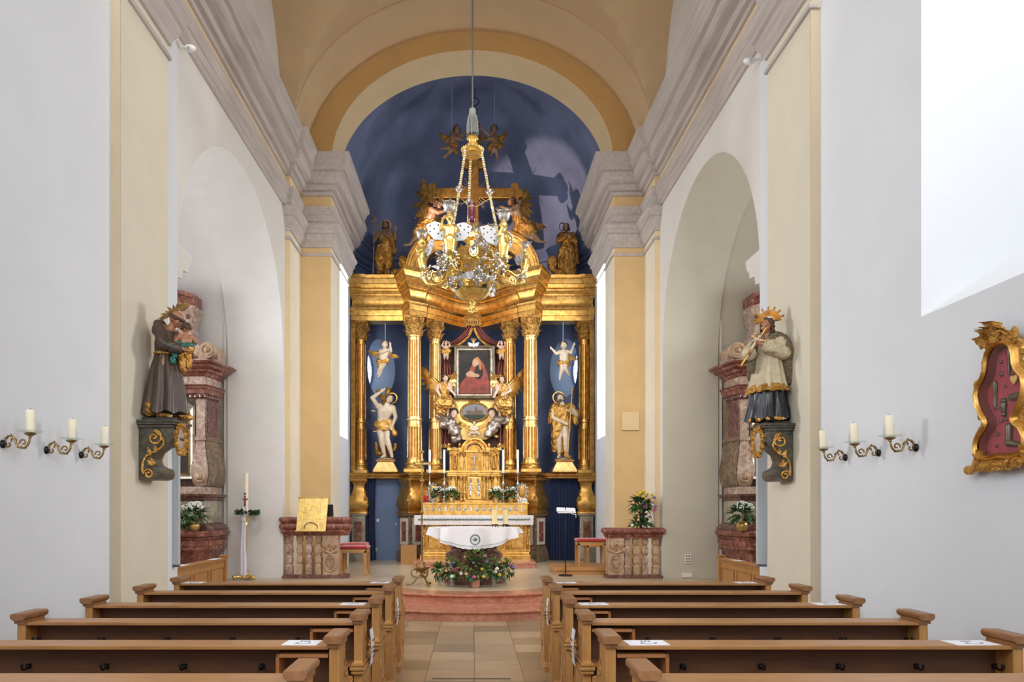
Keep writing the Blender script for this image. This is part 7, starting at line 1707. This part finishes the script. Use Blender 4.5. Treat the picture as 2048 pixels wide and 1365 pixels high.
# flower arrangement on the right rail
x, y = fx(1287), 14.34; t = thing('flower_arrangement', 'tall colourful spring flower arrangement on the right balustrade rail', 'flower arrangement', (x, y, 1.25)); r_ = random.Random(9)
m = MB(); foliage(m, (x-.02, y, 1.32), .32, .12, 60, .12, r_, -.2); foliage(m, (x, y, 1.45), .18, .2, 40, .10, r_); foliage(m, (x-.03, y, 1.68), .28, .25, 90, .12, r_); m.build('foliage', 'leaf_green', t, smooth=True)
m = MB(); m.tube([(x, y, 1.25), (x, y, 1.7)], .05, 10); 
for k in range(26): a = r_.uniform(0, pi); m.tube([(x, y, 1.65), (x-.03+.27*cos(a)*r_.uniform(.8, 1.0), y+r_.uniform(-.1, .1), 1.72+.26*sin(a))], [.006, .003], 5)
m.build('twigs', 'hair_brown', t)
for col, pts in (('petal_yellow', [(-.06, .24), (-.12, .2), (0, .27), (.04, .22), (.13, .14), (.16, .20), (-.02, .17)]), ('petal_peach', [(.05, .13), (-.2, .05), (.18, .08), (-.1, -.28)]), ('petal_violet', [(-.02, .05), (.22, -.02), (.12, -.22), (.2, .15)]), ('petal_pink', [(.02, -.04), (.21, -.08), (.04, .0)]), ('petal_white', [(-.22, -.38), (.0, -.4), (.1, -.32)])):
    m = MB()
    for a, b in pts: blossoms(m, (x+a, y-.14, 1.68+b), .02, .02, 8, .022, r_); m.ball((x+a, y-.14, 1.68+b), .03)
    m.build('blossoms', col, t, smooth=True)

# ---- paschal candle stand
x, y = P(491, 0, 13.95).x, 13.95; t = thing('paschal_candle_stand', 'gilt tripod candle stand wrapped with a long white ribbon beside the left niche', 'candle stand', (x, y, PZ))
m = MB(); m.lathe((x, y, PZ), [(.12, .03), (.13, .05), (.08, .08), (.06, .13), (.07, .17), (.03, .20), (.02, .28), (.02, 1.0), (.045, 1.03), (.03, 1.08), (.06, 1.12), (.11, 1.17), (.05, 1.19)], 20)
for k in range(3): a = radians(-90+60+120*k); m.capsule((x+.05*cos(a), y+.05*sin(a), PZ+.08), .03, (x+.19*cos(a), y+.19*sin(a), PZ+.05), .022); m.ball((x+.20*cos(a), y+.20*sin(a), PZ+.05), .045)
m.build('tripod', 'brass_bright', t, smooth=True)
m = MB(); r_ = random.Random(4)
for k in range(150): a = r_.uniform(0, 2*pi); leaf(m, (x+.03+.16*cos(a), y+.16*sin(a), PZ+1.26+r_.uniform(-.04, .04)), (cos(a)+r_.uniform(-.6, .6), sin(a)+r_.uniform(-.6, .6), r_.uniform(-.3, .5)), (0, 0, 1), .09, .05, .1, 4, 0)
m.build('wreath', 'leaf_green', t, smooth=True)
m = MB(); rows = []
for v in lin(0, 1, 26):
    w_ = .035+.018*v+(.025 if v < .08 else 0); rows.append([(x-.01+w_*u+.008*sin(v*9), y-.09+.018*sin(u*5+v*4), PZ+1.36-1.30*v+(.05*u*u if v > .95 else 0)) for u in lin(-1, 1, 10)])
m.grid(rows); m.grid([[(a, b+.006, c) for a, b, c in r] for r in rows]); m.ball((x-.01, y-.09, PZ+1.17), .055, 10, 8, 1, .6, 1.6); m.build('ribbon', 'violet_white', t, smooth=True)
c = thing('paschal_candle', 'tall cream paschal candle with dark relief cross above the green wreath', 'candle', (x, y, PZ+1.2))
m = MB(); m.cyl((x+.01, y, PZ+1.19), .042, .82, 24); m.build('wax', 'wax', c, smooth=True, flat_ang=40)
m = MB(); yy = y-.045; m.box(x-.012, x+.022, yy-.008, yy+.02, 1.66, 1.86); m.box(x-.04, x+.055, yy-.004, yy+.025, 1.78, 1.81); m.ball((x+.005, yy, 1.90), .022); m.tube([(x-.008, yy, 1.52), (x+.02, yy, 1.60), (x-.004, yy, 1.63)], .008, 6); m.tube([(x+.005+.016*cos(a), yy, 1.50+.02*sin(a)) for a in lin(0, pi, 8)], .006, 6); m.build('relief', 'drape_red', c, smooth=True)

# ---- doors and curtains under the side bays
m = MB(); z1 = P(0, 960, 19.25).z
def arch_open(x0, x1): return [(x0, PZ), (x1, PZ), (x1, z1-.12), (x1-.05*(1 if x1 > x0 else -1), z1-.03), (x1-.12*(1 if x1 > x0 else -1), z1+.05), (x0, z1+.05)]
m = MB(); m.prism([(-2.75, PZ), (-1.85, PZ), (-1.85, z1+.05), (-2.75, z1+.05)], 'y', 19.30, 19.34); o = m.build('door_1', 'blue_door', None); o['kind'] = 'structure'
m = MB(); m.box(-2.01, -1.99, 19.27, 19.30, 1.2, 1.26) ; m.box(-2.50, -2.44, 19.285, 19.30, 1.28, 1.36); m.build('door_handle', 'white_plastic', o)
def curtain(x0, x1, amp, n, nm, lab, y=19.22, lean=0):
    m = MB(); rows = []
    for v in lin(0, 1, 10): rows.append([(x0+(x1-x0)*u+lean*v*(1-v)*u, y+amp*sin(u*n*pi)*(.6+.4*v)+.01*sin(u*n*2.3*pi), PZ+.02+(z1-PZ+.05)*(1-v)) for u in lin(0, 1, n*10)])
    m.grid(rows); m.grid([[(a, b+.01, c) for a, b, c in r] for r in rows]); o = m.build(nm, 'dark_blue', None, smooth=True); tag(o, lab, 'curtain'); return o
curtain(P(728, 0, 19.2).x, P(752, 0, 19.2).x, .03, 7, 'curtain', 'dark blue curtain drawn aside beside the blue door left of the altar', 19.20, -.12)
curtain(P(1102, 0, 19.2).x, P(1171, 0, 19.2).x, .028, 22, 'curtain', 'dark blue pleated curtain closing the passage right of the altar', 19.24)
def outlet(px, py, Y, w_, h_, lab, n=1, axis='y', nm='socket_panel', mt='white_plastic', holes=True):
    p = P(px, py, Y); t = thing(nm, lab, 'socket', tuple(p)); m = MB(); m.box(p.x-w_/2, p.x+w_/2, p.y-.012, p.y, p.z-h_/2, p.z+h_/2); m.build('cover', mt, t, bevel=.002)
    if holes:
        m = MB()
        for i in range(n):
            for q in (-1, 1): m.box(p.x+q*w_*.2-.011, p.x+q*w_*.2+.011, p.y-.014, p.y-.011, p.z+(i-(n-1)/2)*h_/(n+.4)-.012, p.z+(i-(n-1)/2)*h_/(n+.4)+.012)
        m.build('socket_holes', 'black_paint', t)
outlet(751.5, 1099.5, 19.29, .08, .08, 'small white socket low on the blue door', 1)
outlet(1375.5, 1118.5, 14.19, .11, .18, 'white socket panel with black outlets on the right niche wall', 3)
p = P(1374, 1151, 14.19); m = MB(); m.box(p.x-.10, p.x+.10, p.y-.015, p.y, p.z-.045, p.z+.045)
for k in range(6): m.box(p.x-.085+k*.03, p.x-.07+k*.03, p.y-.02, p.y-.014, p.z-.035, p.z+.035)
tag(m.build('wall_vent', 'white_plastic', None), 'pale slotted vent below the socket panel on the right niche wall', 'vent')
p = P(1260.5, 843, 15.35); m = MB(); m.box(p.x-.18, p.x+.18, p.y-.03, p.y+.005, p.z-.19, p.z+.19); o = m.build('pier_plaque', 'ochre_soft', None, bevel=.005); tag(o, 'flat square yellowish plaque on the right chancel pier', 'plaque')
# ================================================================= SIDE ALTARS in the chapels
def side_altar():
    xc = -6.05; t = thing('side_altar', 'mottled pink and grey marble side altar with dark painting in the left niche', 'altar', (xc, 13.9, 0))
    def path(a, b, y0=13.55, y1=13.93): return [(xc-b, 14.20), (xc-b, y1), (xc-a, y0), (xc+a, y0), (xc+b, y1), (xc+b, 14.20)]
    def band(nm, mt, prof, a=1.15, b=1.23, y0=13.55, y1=13.93, bev=0):
        pp = path(a, b, y0, y1)
        if bev:
            pp = pp[:3]+[(xc-a+.16, y0), (xc-a+.16, y0+.28), (xc+a-.16, y0+.28), (xc+a-.16, y0)]+pp[3:]
            for s_ in (-1, 1):
                m = MB(); m.sweep([(xc+s_*(a+.004), y0-.004), (xc+s_*(b+.006), y1-.004), (xc+s_*(b+.006), 14.2)], [(o+.008, z) for o, z in prof], side=s_); m.build('pilaster_side', 'marble_brown', t, smooth=True, flat_ang=30)
        m = MB(); m.sweep(pp, prof); return m.build(nm, mt, t, smooth=True, flat_ang=30)
    band('upper_cornice', 'marble_red', [(0, 4.04), (.03, 4.06), (.05, 4.10), (.10, 4.12), (.12, 4.16), (.19, 4.19), (.21, 4.23), (.28, 4.25), (.30, 4.28), (-.5, 4.30)])
    band('frieze', 'marble_pink', [(0, 3.88), (0, 4.05)])
    band('lower_cornice', 'marble_red', [(0, 3.72), (.02, 3.73), (.03, 3.80), (.05, 3.82), (.06, 3.86), (.09, 3.88), (0, 3.89)])
    p = band('pilaster', 'marble_pink', [(.0, 2.02), (.02, 2.04), (.05, 2.12), (.07, 2.25), (.065, 2.40), (.035, 2.58), (.012, 2.76), (.0, 2.84), (.0, 2.86), (.02, 2.87), (.02, 2.94), (0, 2.95), (0, 3.72)], bev=1)
    m = MB(); rr = []
    for s in (-1, 1):
        for (u0, u1) in ((.18, .82),):
            A = Vector((xc+s*1.15, 13.55, 0)); B = Vector((xc+s*1.23, 13.93, 0)); d = B-A; nn = Vector((s*d.y*s, -d.x*s*s, 0)); nn = Vector((abs(d.y)*s, -abs(d.x), 0)).normalized()
            q0 = A+d*u0+nn*.012; q1 = A+d*u1+nn*.012; m.tube([(q0.x, q0.y, 3.02), (q0.x, q0.y, 3.52), (q1.x, q1.y, 3.52), (q1.x, q1.y, 3.02)], .012, 6, closed=True)
            for k in range(5): c = A+d*(k/4)+nn*.02; m.ball((c.x, c.y, 3.67), .045, 8, 6, 1, 1, 1.1)
            for k in range(3): c = A+Vector((-s*(.06+k*.09), -.02, 0)); m.ball((c.x, c.y, 3.67), .045, 8, 6)
    m.build('capital_tassels', 'marble_dark', p, smooth=True)
    for s in (-1, 1):
        m = MB(); c = (xc+s*1.06, 13.50, 2.20)
        m.tube(spiral(c, .12, .03, pi/2, -s*1.3, (1, 0, 0), (0, 0, 1), 24), .028, 8); m.ball(c, .06, 10, 8); m.build('volute', 'marble_tan', p, smooth=True)
    m = MB(); A = Vector((xc+1.15, 13.55, 0)); B = Vector((xc+1.23, 13.93, 0))
    for s in (-1, 1): m = MB(); m.add([(xc+s*1.16, 13.535, 2.96), (xc+s*1.25, 13.925, 2.96), (xc+s*1.25, 13.925, 3.62), (xc+s*1.16, 13.535, 3.62), (xc+s*1.17, 13.56, 2.96), (xc+s*1.23, 13.95, 2.96), (xc+s*1.23, 13.95, 3.62), (xc+s*1.17, 13.56, 3.62)], [(0, 1, 2, 3), (4, 5, 6, 7), (0, 1, 5, 4), (3, 2, 6, 7), (0, 3, 7, 4), (1, 2, 6, 5)]); m.build('side_panel', 'marble_dark', p)
    band('base_block', 'marble_pink', [(.0, 1.88), (.0, 2.02)], y0=13.5)
    band('ledge', 'marble_dark', [(0, 1.76), (.02, 1.78), (.03, 1.82), (.10, 1.84), (.12, 1.88), (0, 1.89)], y0=13.48)
    b_ = band('predella', 'marble_grey', [(0, 1.34), (0, 1.77)], y0=13.5)
    m = MB()
    for s in (-1, 1):
        for k, x in enumerate((.15, .55, .95)):
            c = (xc+s*x, 13.49); hw = .14; m.tube([(c[0]-hw+.04, c[1], 1.42), (c[0]+hw-.04, c[1], 1.42), (c[0]+hw, c[1], 1.46), (c[0]+hw, c[1], 1.64), (c[0]+hw-.04, c[1], 1.68), (c[0]-hw+.04, c[1], 1.68), (c[0]-hw, c[1], 1.64), (c[0]-hw, c[1], 1.46)], .012, 6, closed=True)
    m.build('inlay_lines', 'marble_dark', b_)
    band('foot', 'marble_dark', [(.14, 1.22), (.14, 1.26), (.10, 1.30), (.04, 1.34), (0, 1.36)], y0=13.46)
    m = MB(); m.sweep(path(1.10, 1.27, 13.14, 13.5), [(0, .06), (.0, .30), (.03, .34), (-.02, .42), (-.08, .55), (-.08, .68), (-.02, .80), (.06, .88), (.06, .94), (.08, .95), (.08, 1.04), (.03, 1.05), (.05, 1.10), (.11, 1.12), (.13, 1.16), (.13, 1.19), (.11, 1.215), (-.6, 1.22)]); m.build('mensa', 'marble_red', t, smooth=True, flat_ang=30)
    m = MB(); m.box(xc-1.6, xc+1.6, 12.9, 14.2, 0, .08); m.build('step', 'marble_dark', t)
    # gable with concave flanks and rolled scrolls
    def Q(px, py): v = P(px, py, 13.75); return (v.x, v.z)
    half_ = [(436, 724), (436, 708), (400, 694), (386, 674), (380, 655), (381, 645), (384, 640), (386, 628), (390, 612), (374, 607)]
    pts = [Q(*p_) for p_ in half_]; pts.append((xc, pts[-1][1]+.14)); pts += [(2*xc-x, z) for x, z in reversed(pts[:-1])]
    m = MB(); m.prism(pts, 'y', 13.75, 14.15); g = m.build('gable', 'marble_pink', t, bevel=.01)
    for s in (-1, 1):
        m = MB(); c = Q(420, 704); x = c[0] if s > 0 else 2*xc-c[0]
        m.prism([(x+.145*cos(a), c[1]+.145*sin(a)) for a in lin(0, 2*pi, 28)[:-1]], 'y', 13.58, 14.15)
        m.tube([(x+.10*cos(a), 13.575, c[1]+.10*sin(a)) for a in lin(0, 2*pi, 20)[:-1]], .015, 6, closed=True); m.ball((x, 13.58, c[1]), .05)
        m.build('roll_scroll', 'marble_tan', t, smooth=True, flat_ang=40)
    top = pts[9][1]; a0 = pts[8][0]
    m = MB(); 
    rows = []
    for k in range(21):
        u = k/20; x = (2*xc-a0)+(2*a0-2*xc)*u; z = top+.14*sin(pi*u); rows.append([(x, 13.75+o, z+h) for o, h in ((0, -.05), (-.04, 0), (-.05, .06), (-.12, .08), (-.13, .15), (.35, .16), (.35, -.05))])
    m.grid(rows, closeu=True, capends=True); m.build('top_cornice', 'marble_red', t, smooth=True, flat_ang=30)
    m = MB(); c = Q(384, 634)
    for s in (-1, 1): x = c[0]-.08 if s > 0 else 2*xc-c[0]+.08; m.ball((x, 13.73, c[1]), .045)
    m.build('rosette', 'marble_dark', t, smooth=True)
    # painting with arched frame
    def fr(o, y): 
        zt = 3.62-o; zb = 2.13+o; w_ = .955-o
        return [(xc-w_, y, zb), (xc+w_, y, zb), (xc+w_, y, zt-.12)]+[(xc+w_*cos(a), y, zt-.12+.20*sin(a)) for a in lin(.2, pi-.2, 12)]+[(xc-w_, y, zt-.12)]
    m = MB(); m.grid([fr(0, 13.70), fr(0, 13.60), fr(.03, 13.57), fr(.06, 13.59), (fr(.10, 13.60)), fr(.12, 13.63)], closeu=True); f = m.build('picture_frame', 'frame_silver', t, smooth=True, flat_ang=30)
    m = MB(); m.grid([fr(.118, 13.625), fr(.13, 13.61), fr(.142, 13.635)], closeu=True); m.build('gilt_fillet', 'gold_pale', f, smooth=True)
    m = MB(); q = fr(.135, 13.64); m.add(q, [tuple(range(len(q)))]); m.build('canvas', 'canvas_dark', t)
    m = MB(); m.prism([(xc+.35+.25*cos(a), 2.75+.38*sin(a)) for a in lin(0, 2*pi, 16)[:-1]], 'y', 13.632, 13.638); m.build('painted_figure', 'paint_red', t)
    return t
sa = side_altar(); sb = mirror_x(sa, 'mottled brown marble side altar with dark painting in the right niche')
for s, px in ((-1, 388), (1, 1484)):
    b = P(px, 1062, 13.15); hydrangea(b.x, 13.15, 1.222, 'white flowering plant in a brass pot on the %s side altar' % ('left' if s < 0 else 'right'), 1.25, 'brass')
b = P(365, 1062, 13.1); bouquet(b.x, 13.12, 1.222, 'small mixed posy beside the brass pot on the left side altar', 'terracotta', .55, ['petal_violet', 'petal_peach'], 6, 12)

# wooden pew fronts standing in the niches
def pew_front(s):
    X = s*3.80; y0, y1 = 9.25, 11.3; t = thing('niche_pew', 'panelled oak pew front standing in the %s niche opening' % ('left' if s < 0 else 'right'), 'pew', (X, 10.3, 0))
    m = MB(); m.box(X-.018, X+.018, y0, y1, .05, .84); m.build('board', 'wood_end', t)
    m = MB(); m.box(X-.06, X+.06, y0, y1+.03, .84, .87); m.box(X-.035, X+.035, y0, y1, .80, .84); m.build('top_rail', 'wood_pew', t, bevel=.004)
    m = MB(); m.box(X-.04, X+.04, y1-.02, y1+.06, 0, .88); m.box(X-.055, X+.055, y1-.04, y1+.08, .88, .91); m.build('post', 'wood_end', t, bevel=.005)
    for k in range(3):
        a = y0+.12+k*.66; b = a+.54; xx = X-s*.022
        m = MB(); m.tube([(xx, a, .16), (xx, b, .16), (xx, b, .72), (xx, a, .72)], .010, 6, closed=True); m.build('panel_moulding', 'wood_trim', t)
pew_front(-1); pew_front(1)
for s, y, lab in ((-1, 10.9, 'white leaflet on the left niche pew front, farther one'), (-1, 9.7, 'white leaflet on the left niche pew front, nearer one'), (1, 10.6, 'white leaflet on the right niche pew front, farther one'), (1, 9.6, 'white leaflet on the right niche pew front, nearer one')):
    sheet(s*3.80, y, .871, .11, .28, lab)
# tall grey panels behind the pilasters
for s, x0, x1, y in ((-1, 3.575, 3.70, 9.0), (1, 3.50, 3.62, 9.08)):
    t = thing('wall_panel', 'tall narrow light grey panel under the %s statue console, at the niche edge' % ('monk' if s < 0 else 'priest'), 'panel', (s*x0, y, .92))
    m = MB(); m.box(min(s*x0, s*x1), max(s*x0, s*x1), y, y+.06, .93, 2.75); m.build('body', 'grey_panel', t, bevel=.004)
    m = MB(); m.box(min(s*x0, s*x1)+.004, max(s*x0, s*x1)-.004, y+.005, y+.055, .90, .925); m.build('foot_bracket', 'lead', t)
for px, py, Yq, lab in ((380, 97, 9.2, 'left'), (1498, 122, 9.35, 'right')):
    p = P(px, py, Yq); t = thing('spotlight', 'small white ceiling spotlight at the end of the %s cornice moulding' % lab, 'light fitting', tuple(p))
    m = MB(); m.ball(p, .05, 14, 10, 1.5, 1, .9); m.tube([p, (math.copysign(3.62, p.x), p.y, p.z+.02)], .02, 8); m.build('housing', 'white_plastic', t, smooth=True); m = MB(); m.ball(p+Vector((0, -.045, -.02)), .022, 10, 6); m.build('lens', 'grey_panel', t, smooth=True)
m = MB(); m.box(-.38, .36, 6.98, 7.0, .0005, .003); tag(m.build('floor_cable_strip', 'black_paint', None), 'thin dark strip lying across the aisle floor', 'strip')
for s, cc_ in ((-1, Vector((-3.155, 8.0, 2.36))), (1, Vector((3.215, 8.33, 2.36)))):
    pass
